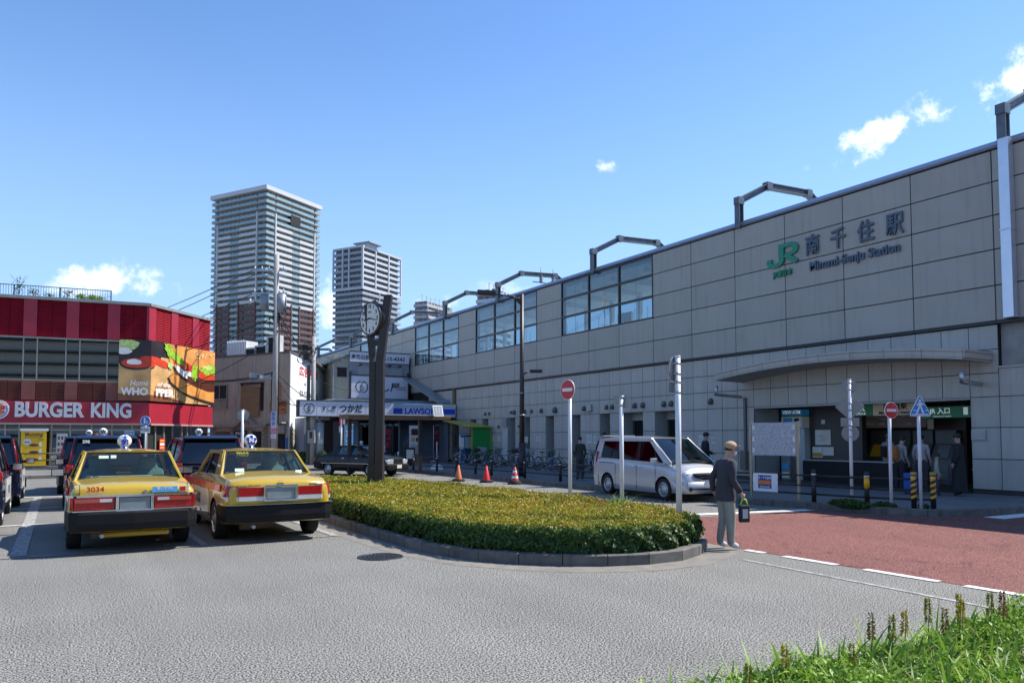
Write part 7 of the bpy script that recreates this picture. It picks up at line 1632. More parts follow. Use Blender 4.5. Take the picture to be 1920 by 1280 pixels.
for a, b, sag, r in (((9.4, 43.6, 11.3), (-5, 98, 10.6), .8, .025), ((9.6, 43.4, 11.1), (-4, 98, 9.9), .8, .025), ((9.9, 43.2, 10.2), (-3, 98, 9.2), .8, .025), ((10.4, 42.9, 8.6), (2.5, 45.5, 5.6), .4, .025), ((10.4, 42.9, 7.3), (4.5, 44.0, 3.9), .3, .02),
    ((10.5, 42.9, 8.8), (12.2, 43.2, 6.6), .15, .03), ((10.5, 42.9, 8.3), (12.4, 43.2, 6.3), .2, .025), ((10.4, 42.9, 5.4), (7.0, 45.0, 4.9), .15, .04), ((10.4, 42.9, 5.2), (6.0, 46.0, 4.8), .12, .03), ((10.5, 42.9, 5.3), (13.2, 45.8, 4.0), .1, .02), ((12.6, 43.1, 6.7), (21.8, 52, 7.2), .5, .018), ((12.7, 43.1, 5.2), (17.9, 50.8, 5.0), .2, .015),
    ((10.4, 42.9, 5.1), (12.4, 43.2, 2.6), .05, .015), ((10.5, 42.8, 4.0), (12.8, 44.8, 3.7), .25, .02)):
    mb = MB(); mb.tube(wire(a, b, sag), r, 5); mb.build('wire', M_wire, wr)
mb = MB(); mb.obox((10.0, 43.1, 5.1), (.9, .16, .2), .1); mb.obox((9.3, 43.4, 5.2), (.35, .2, .3), .2); mb.build('splice_box', M_galv, wr)

# bicycles in a row of low steel racks
M_bk = mat('bike_black', (.015, .015, .018), .35, coat=.4); M_bksil = mat('bike_silver', (.5, .52, .55), .25, .7); M_basket = mat('basket_grey', (.12, .12, .12), .5, .4); M_bkblue = mat('rack_blue', (.03, .12, .35), .5)
def tor(mb, c, r, w, n=26, m=0): mb.tube([Vector(c) + Vector((0, r * math.cos(2 * math.pi * i / n), r * math.sin(2 * math.pi * i / n))) for i in range(n + 1)], w, 5, m)
def bicycle():
    t = thing('bicycle', '', 'bicycle', (0, 0, 0), 'bicycles parked along the station wall', world=False)
    for y in (-.52, .55):
        mb = MB(); tor(mb, (0, y, .33), .315, .018); w = mb.build('wheel', M_rubber, t)
        mb = MB(); tor(mb, (0, y, .33), .293, .009)
        for k in range(10): a = k * math.pi / 5; mb.cyl((.01, y, .33), (0, y + .29 * math.cos(a), .33 + .29 * math.sin(a)), .0025, n=3, cap=False)
        mb.cyl((-.04, y, .33), (.04, y, .33), .025, n=8); mb.build('rim', M_bksil, w)
        mb = MB(); mb.tube([(0, y + .345 * math.cos(a), .33 + .345 * math.sin(a)) for a in [R(d) for d in range(20, 191, 17)]], .014, 5); mb.build('mudguard', M_bksil, t)
    mb = MB()
    for a, b in (((0, -.52, .33), (0, -.08, .28)), ((0, -.08, .28), (0, -.22, .80)), ((0, -.52, .33), (0, -.20, .70)), ((0, -.08, .28), (0, .34, .72)), ((0, -.17, .62), (0, .36, .66)), ((0, .31, .88), (0, .42, .58)), ((0, .42, .58), (0, .55, .33))): mb.cyl(a, b, .016, n=7)
    mb.build('frame', M_bk, t)
    mb = MB(); mb.tube([(-.27, .12, .98), (-.24, .22, 1.0), (-.05, .31, .98), (0, .31, .90), (.05, .31, .98), (.24, .22, 1.0), (.27, .12, .98)], .012, 6); mb.build('handlebar', M_bksil, t)
    mb = MB(); mb.loft([[(-.09, -.34, .84), (.09, -.34, .84), (.09, -.34, .89), (-.09, -.34, .89)], [(-.08, -.22, .84), (.08, -.22, .84), (.08, -.22, .9), (-.08, -.22, .9)], [(-.02, -.05, .85), (.02, -.05, .85), (.02, -.05, .89), (-.02, -.05, .89)]]); mb.build('saddle', M_black, t, bev=.01)
    mb = MB(); mb.cyl((.05, -.08, .28), (.05, -.08, .28 + .001), .09, n=16); mb.cyl((-.09, -.08, .12), (.09, -.08, .44), .012, n=6); mb.build('crank', M_bksil, t)
    return t
def basket(t, y, z, s=1., m=None):
    mb = MB(); w = .17 * s
    for k in range(6):
        zz = z + k * .045; f = .82 + .18 * k / 5; q = [(-w * f, y - w * .75 * f, zz), (w * f, y - w * .75 * f, zz), (w * f, y + w * .75 * f, zz), (-w * f, y + w * .75 * f, zz), (-w * f, y - w * .75 * f, zz)]; mb.tube(q, .006 if k < 5 else .01, 4)
    for i in range(7):
        u = -1 + i / 3
        for sy in (-1, 1): mb.cyl((u * w * .82, y + sy * w * .615, z), (u * w, y + sy * w * .75, z + .225), .004, n=3)
        for sx in (-1, 1): mb.cyl((sx * w * .82, y + u * w * .615, z), (sx * w, y + u * w * .75, z + .225), .004, n=3)
    mb.build('basket', m or M_basket, t)
b0 = bicycle(); basket(b0, .52, .72)
b1 = bicycle(); basket(b1, .52, .72, 1.1, M_bksil)
b2 = bicycle(); basket(b2, -.5, .74, 1.25)
b3 = bicycle(); mb = MB(); mb.box((-.18, -.68, .76), (.18, -.3, .98)); mb.build('rear_box', M_black, b3, bev=.04)
bikes = [(b0, 20.9, 40.0, .5, 'bicycle half hidden behind the blue machine, leftmost in the row'), (b3, 20.9, 39.3, .9, 'black bicycle just right of the leftmost bicycle by the shop'), (b1, 20.2, 37.0, -1.15, 'bicycle with a pale front basket beside the green shelter'), (b0, 20.3, 35.6, -1.2, 'bicycle with a wire front basket, third from the green shelter'), (b3, 20.2, 33.9, 1.1, 'bicycle with a black rear box standing under the lit sign on the wall'), (b1, 20.1, 31.9, -1.1, 'bicycle left of the street lamp pole, with a pale basket'),
         (b0, 20.1, 30.1, -1.25, 'black bicycle just right of the street lamp pole'), (b2, 20.0, 28.1, 1.15, 'bicycle with a big dark rear basket left of the no entry sign'), (b0, 20.1, 26.6, -1.1, 'bicycle whose handlebar shows right of the no entry sign'), (b3, 20.3, 38.2, 1.2, 'dark bicycle in front of the green shelter'), (b0, 20.2, 25.2, -1.15, 'rightmost bicycle, behind the man in the dark jacket')]
used = set()
for pr0, x, y, rz, lb in bikes:
    o = pr0 if id(pr0) not in used else copy_tree(pr0); used.add(id(pr0)); o['label'] = lb; o.location = (x, y, .13); o.rotation_euler = (0, .06, rz)
def rack():
    t = thing('bicycle_rack', '', 'bicycle rack', (0, 0, 0), 'low steel wheel racks under the bicycles', world=False)
    mb = MB(); mb.obox((0, 0, .16), (.10, .9, .02), 0, rx=.25); mb.build('wheel_channel', M_galv, t); mb = MB(); mb.box((-.03, .1, 0), (.03, .16, .22)); mb.build('foot', M_galv, t); mb = MB(); mb.obox((.0, .35, .42), (.03, .2, .26)); mb.build('blue_plate', M_bkblue, t); return t
r0 = rack()
for i in range(9):
    o = r0 if i == 0 else copy_tree(r0); o['label'] = 'low tilted steel wheel rack under the parked bicycles along the station wall'; o.location = (19.9, 24.9 + i * 1.55, .13); o.rotation_euler = (0, 0, -1.2)
# ------------------------------------------------------------------ planting
import numpy as np
rng = np.random.default_rng(5)
M_leaf = leafmat('hedge_leaf', [(0., (.05, .10, .012)), (.3, (.17, .21, .018)), (.6, (.38, .34, .025)), (.84, (.44, .29, .03)), (.95, (.34, .13, .03)), (1., (.22, .05, .03))], .3)
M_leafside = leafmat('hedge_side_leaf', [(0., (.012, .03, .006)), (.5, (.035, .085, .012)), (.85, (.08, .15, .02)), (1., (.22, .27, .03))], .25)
M_grass = leafmat('grass_blade', [(0., (.04, .10, .015)), (.35, (.12, .24, .025)), (.65, (.24, .40, .04)), (.9, (.38, .50, .08)), (1., (.42, .34, .14))], .35)
M_rust = leafmat('rust_leaf', [(0., (.10, .14, .02)), (.5, (.22, .12, .03)), (1., (.26, .04, .025))], .3)
def leaf_mesh(name, P, N, size, rnd, m, label=None, cat=None, kind='stuff', parent=None, aspect=.62):
    n = len(P); N = N / np.linalg.norm(N, axis=1)[:, None]
    a = rng.normal(size=(n, 3)); a -= N * (a * N).sum(1)[:, None]; a /= np.linalg.norm(a, axis=1)[:, None]; b = np.cross(N, a)
    s = (np.asarray(size) * rng.uniform(.6, 1.3, n))[:, None]
    v = np.stack([P - a * s, P + b * s * aspect + N * s * .18, P + a * s, P - b * s * aspect + N * s * .18], 1).reshape(-1, 3)
    me = bpy.data.meshes.new(name); me.vertices.add(4 * n); me.vertices.foreach_set('co', v.ravel()); me.loops.add(4 * n); me.loops.foreach_set('vertex_index', np.arange(4 * n)); me.polygons.add(n); me.polygons.foreach_set('loop_start', np.arange(0, 4 * n, 4)); me.update(calc_edges=True)
    at = me.attributes.new('rnd', 'FLOAT', 'FACE'); at.data.foreach_set('value', np.clip(rnd, 0, 1)); me.materials.append(m)
    o = bpy.data.objects.new(name, me); COL.objects.link(o)
    if parent: o.parent = parent; o.location = -OFF[parent.name]
    if label: o['label'] = label
    if cat: o['category'] = cat
    if kind: o['kind'] = kind
    return o
def blades(name, roots, h, w, lean, m, kind='stuff', label=None, cat=None, parent=None, rn=None, seg=4):
    n = len(roots); ang = rng.uniform(0, 2 * np.pi, n); d = np.stack([np.cos(ang), np.sin(ang), np.zeros(n)], 1); wd = np.stack([-np.sin(ang + .6), np.cos(ang + .6), np.zeros(n)], 1)
    hh = h * rng.uniform(.5, 1.25, n); ln = lean * rng.uniform(.2, 1.3, n) * hh; rows = []
    for i in range(seg + 1):
        t = i / seg; c = roots + d * (ln * t ** 2)[:, None] + np.stack([np.zeros(n), np.zeros(n), hh * (t - .35 * t * t * np.minimum(1.6, ln / hh))], 1)
        ww = (w * (np.sin(np.pi * min(.97, .25 + .75 * t)) ** .8) * rng.uniform(.9, 1.1, n))[:, None] * .5
        rows += [c - wd * ww, c + wd * ww]
    v = np.stack(rows, 1); k = 2 * (seg + 1); base = (np.arange(n) * k)[:, None]
    f = np.concatenate([base + np.array([2 * i, 2 * i + 1, 2 * i + 3, 2 * i + 2]) for i in range(seg)], 1).reshape(-1, 4)
    me = bpy.data.meshes.new(name); me.vertices.add(n * k); me.vertices.foreach_set('co', v.reshape(-1)); me.loops.add(f.size); me.loops.foreach_set('vertex_index', f.ravel()); me.polygons.add(len(f)); me.polygons.foreach_set('loop_start', np.arange(0, f.size, 4)); me.update(calc_edges=True)
    at = me.attributes.new('rnd', 'FLOAT', 'FACE'); r_ = rng.random(n) if rn is None else rn; at.data.foreach_set('value', np.repeat(r_, seg)); me.materials.append(m)
    o = bpy.data.objects.new(name, me); COL.objects.link(o)
    if parent: o.parent = parent; o.location = -OFF[parent.name]
    if label: o['label'] = label
    if cat: o['category'] = cat
    if kind: o['kind'] = kind
    return o
poly = np.array(closed_inset(ISL, .19))
def inside(P, poly):
    x, y = P[:, 0], P[:, 1]; r_ = np.zeros(len(P), bool); n = len(poly)
    for i in range(n):
        x1, y1 = poly[i]; x2, y2 = poly[(i + 1) % n]; c = ((y1 > y) != (y2 > y)) & (x < (x2 - x1) * (y - y1) / (y2 - y1 + 1e-12) + x1); r_ ^= c
    return r_
def edge_dist(P, poly):
    d = np.full(len(P), 1e9); n = len(poly)
    for i in range(n):
        a = poly[i]; b = poly[(i + 1) % n]; ab = b - a; t = np.clip(((P - a) @ ab) / (ab @ ab), 0, 1); d = np.minimum(d, np.linalg.norm(P - (a + t[:, None] * ab), axis=1))
    return d
def wav(P, s, ph=0.): return np.sin(P[:, 0] * s + ph) * np.cos(P[:, 1] * s * .83 + ph * 1.7) + .5 * np.sin(P[:, 0] * s * 2.3 + P[:, 1] * s * 1.9 + ph)
def topz(P): 
    e = edge_dist(P, poly); return .13 + .375 * np.minimum(1, (e / .10)) ** .4 + .028 * wav(P, 3.1) + .018 * wav(P, 9, 1)
# solid dark filler added inside the leaves so that no light shows through
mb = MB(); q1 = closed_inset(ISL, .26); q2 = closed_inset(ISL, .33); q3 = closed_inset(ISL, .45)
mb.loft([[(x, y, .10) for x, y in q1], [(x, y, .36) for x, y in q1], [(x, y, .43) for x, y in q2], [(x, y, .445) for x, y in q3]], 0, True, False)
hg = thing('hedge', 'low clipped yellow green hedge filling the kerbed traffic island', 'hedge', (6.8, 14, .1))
mb.build('opaque_core', mat('hedge_core', (.03, .035, .012), .9, var=.5, vs=14, bump=1, bs=40), hg)
Q = np.stack([rng.uniform(4.5, 9, 900000), 7.6 + 16 * rng.random(900000) ** 1.45], 1); Q = Q[inside(Q, poly)][:130000]
hol = np.maximum(0, wav(Q, 6.3, 2.2) - .75) + np.maximum(0, wav(Q, 13, .3) - .8) * .6; z = topz(Q) + rng.normal(0, .016, len(Q)) - .07 * hol; P_ = np.column_stack([Q, z]); far = np.clip((Q[:, 1] - 8) / 14, 0, 1)
Nn = rng.normal(size=P_.shape) * .75 + np.array([0, 0, .9])
tone = .50 + .13 * wav(Q, 1.3, 2) + .11 * wav(Q, 4.7, .5) + rng.normal(0, .2, len(Q)) - .1 * far
leaf_mesh('top_leaves', P_, Nn, .0165 + .014 * far, tone, M_leaf, parent=hg)
# flowering shoots that stand above the clipped surface
Q = np.stack([rng.uniform(4.5, 9, 60000), rng.uniform(7.6, 23.3, 60000)], 1); Q = Q[inside(Q, poly)][:14000]; P_ = np.column_stack([Q, topz(Q) + rng.random(len(Q)) ** 2 * .07]); leaf_mesh('shoot_leaves', P_, rng.normal(size=P_.shape), .016, .55 + .45 * rng.random(len(Q)), M_leaf, parent=hg)
# side leaves
per = []
n = len(poly)
for i in range(n):
    a, b = np.array(poly[i]), np.array(poly[(i + 1) % n]); L_ = np.linalg.norm(b - a); k = int(L_ * 1150 * (1.0 if a[1] < 14 else .5)); t = rng.random(k)[:, None]; c = a + (b - a) * t; nr = np.array([b[1] - a[1], -(b[0] - a[0])]) / L_ * (-1 if area > 0 else 1) * (1 if 1 else 1)
    if ((a + nr * .1)[0] - 6.7) ** 2 + ((a + nr * .1)[1] - 14) ** 2 < ((a)[0] - 6.7) ** 2 + ((a)[1] - 14) ** 2: nr = -nr
    zz = .12 + .37 * rng.random(k); bulge = .03 * np.sin(c[:, 0] * 15 + c[:, 1] * 11 + zz * 22) + .04 * np.sin((zz - .12) / .37 * np.pi) + rng.normal(0, .018, k) + .02 * np.sin(c[:, 0] * 7 + c[:, 1] * 5)
    per.append(np.column_stack([c + nr * bulge[:, None], zz, np.tile(nr, (k, 1))]))
per = np.vstack(per); Nn = np.column_stack([per[:, 3:], np.full(len(per), .35)]) + rng.normal(size=(len(per), 3)) * .45
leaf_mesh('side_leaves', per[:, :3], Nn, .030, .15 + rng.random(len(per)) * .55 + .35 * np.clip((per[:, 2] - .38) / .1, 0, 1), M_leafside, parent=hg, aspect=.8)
sel = rng.random(len(per)) < .22; pp = per[sel]; pp = pp[pp[:, 2] > .36]
leaf_mesh('rim_leaves', pp[:, :3] + np.array([0, 0, .03]), rng.normal(size=(len(pp), 3)) + np.array([0, 0, .8]), .014, .5 + .4 * rng.random(len(pp)), M_leaf, parent=hg)
# weeds growing through the hedge
def tuft(cx, cy, r, n, h, w, lean, lb, m=M_grass, z=.42):
    a = rng.uniform(0, 6.28, n); rr_ = r * np.sqrt(rng.random(n)); roots = np.column_stack([cx + rr_ * np.cos(a), cy + rr_ * np.sin(a), np.full(n, z)]); return blades('grass_tuft', roots, h, w, lean, m, 'stuff', lb, 'grass')
tuft(8.75, 10.6, .28, 60, .36, .012, 1.5, 'arching green grass tuft beside the square sign pole in the hedge'); tuft(8.6, 12.6, .3, 30, .28, .010, 1.2, 'thin green grass tuft by the no entry pole in the hedge')
tuft(5.6, 12.6, .7, 150, .17, .008, .8, 'fine pale grass tuft in the left middle of the hedge'); tuft(6.9, 18.2, .9, 160, .26, .012, .8, 'grass tuft round the foot of the clock tower'); tuft(5.9, 15.5, .8, 120, .2, .009, .8, 'grass tuft left of the clock tower near the second taxi')
Q = np.stack([rng.uniform(4.8, 8.9, 5000), rng.uniform(9, 23, 5000)], 1); Q = Q[inside(Q, poly)]; Q = Q[:700]; blades('scattered_grass', np.column_stack([Q, np.full(len(Q), .42)]), .17, .007, .8, M_grass, parent=hg)
pts = []
for i in range(70):
    x, y = 8.1 + rng.normal(0, .35), rng.uniform(8.2, 17.5); x = min(x, 8.75); h = rng.uniform(.08, .22)
    for k in range(12): pts.append((x + rng.normal(0, .03), y + rng.normal(0, .03), .5 + h * (k / 11) + rng.normal(0, .01)))
pts = np.array(pts); leaf_mesh('red_shoots', pts, rng.normal(size=pts.shape), .014, .35 + .65 * rng.random(len(pts)), M_rust, parent=hg)

# foreground planting at the bottom right corner
fgd = thing('foreground_planting', 'bright green bladed plants and rusty shoots growing up in the near right corner', 'plants', (4.2, 2.0, 0), kind=None)
def fz(x): return .40 + .06 * np.sin(x * 2.1 + 1) + .03 * np.sin(x * 7.3) + .02 * (x - 3)
n = 9000; x = 2.0 + 5.4 * rng.random(n); y = 2.95 - 1.7 * rng.random(n) ** 1.3; keep = (y < 3.0 - .0 * x) & (rng.random(n) < np.clip((x - 1.7) / 1.0, .12, 1)); x, y = x[keep], y[keep]
mb = MB(); mb.box((2.3, -.5, 0), (8.5, 2.85, .26)); mb.build('soil_mound', mat('planting_soil', (.03, .03, .012), .95, var=.4, vs=10, bump=1), fgd)
roots = np.column_stack([x, y, np.full(len(x), .22)])
blades('leaf_blades', roots, .245, .020, 1.25, M_grass, parent=fgd, rn=np.clip(.42 + .32 * rng.normal(size=len(x)), 0, 1), seg=5)
blades('fine_blades', roots[::2] + rng.normal(0, .03, (len(roots[::2]), 3)) * [1, 1, 0], .22, .006, 1.2, M_grass, parent=fgd, seg=5)
sel = roots[::14]; blades('tall_blades', sel, .34, .022, .7, M_grass, parent=fgd, rn=.3 + .5 * rng.random(len(sel)), seg=6)
k = 34000; x = 2.2 + 5 * rng.random(k); y = 2.9 - 1.6 * rng.random(k); z = fz(x) - .16 + .14 * rng.random(k) ** .7; leaf_mesh('small_leaves', np.column_stack([x, y, z]), rng.normal(size=(k, 3)) * .7 + [0, 0, .6], .022, .25 + .5 * rng.random(k), M_grass, parent=fgd, aspect=.4)
SH = [(3.45, 2.80, .56), (4.30, 2.84, .62), (4.45, 2.8, .60), (4.62, 2.82, .60), (4.85, 2.80, .66), (4.90, 2.72, .60), (5.15, 2.76, .66), (5.25, 2.8, .6), (5.50, 2.74, .64), (5.58, 2.7, .64), (3.9, 2.7, .52), (3.1, 2.75, .52), (5.9, 2.6, .62)]
for i, (x, y, h) in enumerate(SH):
    mb = MB(); mb.tube([(x, y, .2), (x + .01, y, h * .6), (x + .02, y - .01, h)], .003, 5); s_ = mb.build('shoot_stem', mat('stem_brown', (.10, .06, .03), .7), fgd)
    k = 110; t = rng.random(k); zz = h - .16 * (1 - t) - .0; a = rng.uniform(0, 6.28, k); rr_ = .012 * (1.2 - t * .7) + .006; P_ = np.column_stack([x + .015 + rr_ * np.cos(a), y + rr_ * np.sin(a), zz]); Nn = np.column_stack([np.cos(a + 1.57), np.sin(a + 1.57), rng.normal(0, .4, k)])
    leaf_mesh('shoot_leaves', P_, Nn, .014, (.1 if i % 3 else .45) + .45 * rng.random(k), M_rust if i % 4 == 1 else M_leaf, parent=fgd, aspect=.35)
# weeds by the kerb, plants by the shops, roof garden
def clump(name, lb, cat, c, r, n, size, m, zs=(1, 1), parent=None):
    a = rng.normal(size=(n, 3)); a /= np.linalg.norm(a, axis=1)[:, None]; P_ = np.array(c) + a * np.array(r) * (rng.random(n) ** .4)[:, None]; P_[:, 2] = np.maximum(P_[:, 2], c[2] - r[2] * .9)
    return leaf_mesh(name, P_, a + rng.normal(size=(n, 3)) * .6, size, .2 + .7 * rng.random(n), m, lb, cat, None if not parent else 'stuff', parent)
w_ = thing('weed_patch', 'dark green weed patch at the kerb under the entrance fence', 'weeds', (15.5, 10.6, .13)); clump('leaves', None, None, (15.62, 10.75, .17), (.22, .55, .12), 2600, .028, M_leafside, parent=w_); clump('leaves', None, None, (15.95, 10.1, .17), (.2, .3, .1), 900, .025, M_leafside, parent=w_)
w_ = thing('weed_patch', 'small weed at the foot of the pedestrian crossing sign pole', 'weeds', (16.4, 9.4, .13)); clump('leaves', None, None, (16.45, 9.5, .16), (.14, .14, .1), 300, .022, M_leafside, parent=w_)
for i, (c, r, lb) in enumerate((((13.0, 42.5, .5), (.35, .35, .45), 'leafy bush at the foot of the thinner utility pole'), ((12.2, 43.6, .55), (.4, .3, .35), 'green bush between the two utility poles'), ((13.6, 42.6, .45), (.3, .3, .35), 'small red flowered bush beside the round column'))):
    w_ = thing('bush', lb, 'bush', (c[0], c[1], 0)); mb = MB(); mb.lathe([(0.0, .12), (.25, .16)], (c[0], c[1], 0), 'Z', 12); mb.build('pot', mat('terracotta', (.3, .12, .06), .8), w_); clump('leaves', None, None, c, r, 1200, .05, M_leafside if i < 2 else M_rust, parent=w_)
for i, u in enumerate((-6.1, -5.4, -4.75, -3.9, -3.3, -2.8, -2.4)):
    c = FL_(u, 8.85, -1.5); w_ = thing('roof_plant', ('tallest wispy plant behind the roof railing at the left edge', 'sparse plant second from the left behind the roof railing', 'low dry plant behind the roof railing, third from the left', 'thin plant behind the middle of the roof railing', 'bushy green plant behind the roof railing, third from the right', 'yellow green plant behind the roof railing, second from the right', 'rightmost low plant behind the roof railing end')[i], 'plant', tuple(c))
    h = (1.1, .5, .3, .55, .35, .35, .3)[i]; mb = MB()
    for k in range(4): mb.tube([c, c + Vector((rng.normal(0, .08), 0, h * .5)), c + Vector((rng.normal(0, .2), 0, h))], .01, 4)
    mb.build('stem', mat('stem_brown', (.10, .06, .03)), w_); clump('leaves', None, None, (c.x, c.y, c.z + h * .45), (.3, .3, h * .5), (130, 90, 60, 90, 260, 260, 160)[i], .045, M_grass if i > 3 else M_leafside, parent=w_)
# ------------------------------------------------------------------ people
M_skin = mat('skin', (.42, .25, .18), .55, var=.06); M_hair = mat('hair_black', (.015, .013, .012), .6, var=.2); M_maskw = mat('face_mask', (.62, .66, .70), .7); M_shoe = mat('shoe_dark', (.02, .02, .022), .6); M_shoew = mat('shoe_pale', (.45, .5, .55), .6)
def person(label, pos, face, H_, top, trousers, shoes=M_shoe, pose=None, hunch=0., group=None, coat=None, cap=None, mask=True, hair=True, shirt=None, skirt=False, z0=.13, fingers=True):
    """face: world direction the person looks towards"""
    t = thing('person', label, 'person', (pos[0], pos[1], z0), group, world=False); k = H_ / 1.7
    J = {'pel': (0, 0, .93), 'sp': (0, .0 + hunch * .3, 1.12), 'ch': (0, hunch * .8, 1.31), 'nk': (0, .0 + hunch * 1.5, 1.455), 'h1': (0, .02 + hunch * 2.0, 1.54), 'h2': (0, .035 + hunch * 2.2, 1.635)}
    RR = {'pel': (.155, .115), 'sp': (.14, .10), 'ch': (.165, .11), 'nk': (.052, .055), 'h1': (.068, .085), 'h2': (.072, .088)}
    E_ = [('pel', 'sp'), ('sp', 'ch'), ('ch', 'nk'), ('nk', 'h1'), ('h1', 'h2')]
    base = {'sh': (.175, hunch * .8, 1.385), 'el': (.225, -.03 + hunch * .8, 1.12), 'wr': (.225, .08 + hunch * .9, .90), 'hd': (.22, .10 + hunch * .9, .83), 'hp': (.09, 0, .87), 'kn': (.10, .02, .49), 'an': (.10, -.02, .09), 'to': (.115, .12, .045)}
    rr = {'sh': (.065, .065), 'el': (.046, .046), 'wr': (.03, .03), 'hd': (.026, .038), 'hp': (.105, .12), 'kn': (.08, .085), 'an': (.062, .07), 'to': (.04, .035)}
    for s, S in ((1, 'R'), (-1, 'L')):
        for n_, p in base.items(): J[n_ + S] = (p[0] * s, p[1], p[2]); RR[n_ + S] = rr[n_]
        E_ += [('ch', 'sh' + S), ('sh' + S, 'el' + S), ('el' + S, 'wr' + S), ('wr' + S, 'hd' + S), ('pel', 'hp' + S), ('hp' + S, 'kn' + S), ('kn' + S, 'an' + S), ('an' + S, 'to' + S)]
    for n_, p in (pose or {}).items(): J[n_] = p
    for s, S in ((1, 'R'), (-1, 'L')):
        if fingers:
            hd = Vector(J['hd' + S]); wr_ = Vector(J['wr' + S]); d = (hd - wr_).normalized(); sd = Vector((0, 1, 0)); sd = (sd - d * sd.dot(d)).normalized(); inn = Vector((-s, 0, 0))
            for i in range(5):
                a = hd + sd * ((i - 1.5) * .016) if i < 4 else wr_ + d * .03 + sd * .03
                ln = (.035, .042, .038, .03, .03)[i]; b = a + d * ln + inn * .006 if i < 4 else a + (d * .6 + sd * .8).normalized() * ln; c = b + d * ln * .6 + inn * .018 if i < 4 else b + d * ln * .7
                for q, (nn_, p) in enumerate((('f%d%s' % (i, S), b), ('g%d%s' % (i, S), c))): J[nn_] = tuple(p); RR[nn_] = (.0095, .0095)
                E_ += [('hd' + S if i < 4 else 'hd' + S, 'f%d%s' % (i, S)), ('f%d%s' % (i, S), 'g%d%s' % (i, S))]
    names = list(J); idx = {n_: i for i, n_ in enumerate(names)}
    me = bpy.data.meshes.new('body'); me.from_pydata([tuple(c * k for c in J[n_]) for n_ in names], [(idx[a], idx[b]) for a, b in E_], [])
    o = bpy.data.objects.new('body', me); COL.objects.link(o)
    md_ = o.modifiers.new('s', 'SKIN'); md_.use_smooth_shade = True
    for i, n_ in enumerate(names): me.skin_vertices[0].data[i].radius = tuple(r_ * k for r_ in RR[n_])
    me.skin_vertices[0].data[idx['pel']].use_root = True
    o.modifiers.new('ss', 'SUBSURF').levels = 2; o.modifiers['ss'].render_levels = 2
    dg = bpy.context.evaluated_depsgraph_get(); dg.update(); nm = bpy.data.meshes.new_from_object(o.evaluated_get(dg)); o.modifiers.clear(); o.data = nm
    nm.materials.clear()
    for m_ in (M_skin, top, trousers, shoes): nm.materials.append(m_)
    segs_ = []
    for a, b in E_:
        A, B = Vector(J[a]) * k, Vector(J[b]) * k; ka, kb = a[:2], b[:2]
        m_ = 0
        if kb in ('sp', 'ch', 'sh', 'el', 'wr'): m_ = 1
        if kb in ('hp', 'kn', 'an'): m_ = 2
        if kb == 'to': m_ = 3
        if kb in ('nk', 'h1', 'h2', 'hd') or ka == 'hd' or kb[0] in 'fg': m_ = 0
        segs_.append((A, B, m_))
    for p in nm.polygons:
        c = p.center; best = (1e9, 0)
        for A, B, m_ in segs_:
            ab = B - A; tt = max(0, min(1, (c - A).dot(ab) / ab.length_squared)); d = (c - (A + ab * tt)).length
            if d < best[0]: best = (d, m_)
        mi = best[1]
        if mi == 2 and c.z < .07 * k: mi = 3
        if mi == 0 and 1.2 * k < c.z < 1.45 * k: mi = 1
        p.material_index = mi
    o.parent = t; OFF[o.name] = Vector((0, 0, 0))
    S_ = lambda x, y, z: (x * k, y * k, z * k)
    hx, hy, hz = J['h2']
    if coat:       # hip-length jacket
        bot = .78 if not skirt else .12; prof = [(bot, .20 if not skirt else .26, .15 if not skirt else .20, 0), (.95, .185, .145, 0), (1.12, .172, .135, hunch * .3), (1.30, .195, .135, hunch * .8), (1.39, .175, .115, hunch * 1.1), (1.445, .075, .07, hunch * 1.4)]
        mb = MB(); mb.loft([[S_(rx * math.cos(a) * (1 + .03 * math.sin(3 * a + z_ * 9)), yo + ry * math.sin(a), z_) for a in [2 * math.pi * i / 20 for i in range(20)]] for z_, rx, ry, yo in prof], 0, False, True); mb.build('jacket', coat, t)
        for s, S in ((1, 'R'), (-1, 'L')):
            mb = MB(); A = [J['sh' + S], J['el' + S], J['wr' + S]]; a0, a1, a2 = [Vector(q) * k for q in A]
            mb.tube([a0 + Vector((-s * .05, 0, .01)), a0, (a0 + a1) / 2, a1, (a1 + a2) / 2, a2 - (a2 - a1) * .08], [q * k for q in (.07, .078, .066, .058, .052, .05)], 12); mb.build('sleeve', coat, t)
    if skirt and not coat:
        mb = MB(); mb.loft([[S_(rx * math.cos(a), ry * math.sin(a), z_) for a in [2 * math.pi * i / 18 for i in range(18)]] for z_, rx, ry in ((.18, .26, .2), (.6, .2, .16), (.95, .15, .12), (1.0, .14, .11))], 0, False, True); mb.build('skirt', trousers, t)
    if hair:
        mb = MB(); mb.ball(S_(hx, hy - .012, hz + .015), .088 * k, 14, 10, sc=(.92, 1.12, 1.05)); hr = mb.build('hair', M_hair, t)
    mb = MB(); mb.ball(S_(hx, hy + .092, hz - .045), .014 * k, 8, 6, sc=(.8, 1, 1.4)); mb.build('nose', M_skin, t)
    mb = MB()
    for s in (-1, 1): mb.ball(S_(hx + s * .03, hy + .084, hz - .018), .009 * k, 8, 6)
    mb.build('eyes', M_ink, t, kind='stuff')
    for s in (-1, 1): mb = MB(); mb.ball(S_(hx + s * .078, hy, hz - .04), .022 * k, 8, 6, sc=(.4, .8, 1.2)); mb.build('ear', M_skin, t)
    if mask:
        mb = MB(); mb.ball(S_(hx, hy + .055, hz - .085), .058 * k, 12, 8, sc=(.95, .75, .8)); mb.build('mask', M_maskw, t)
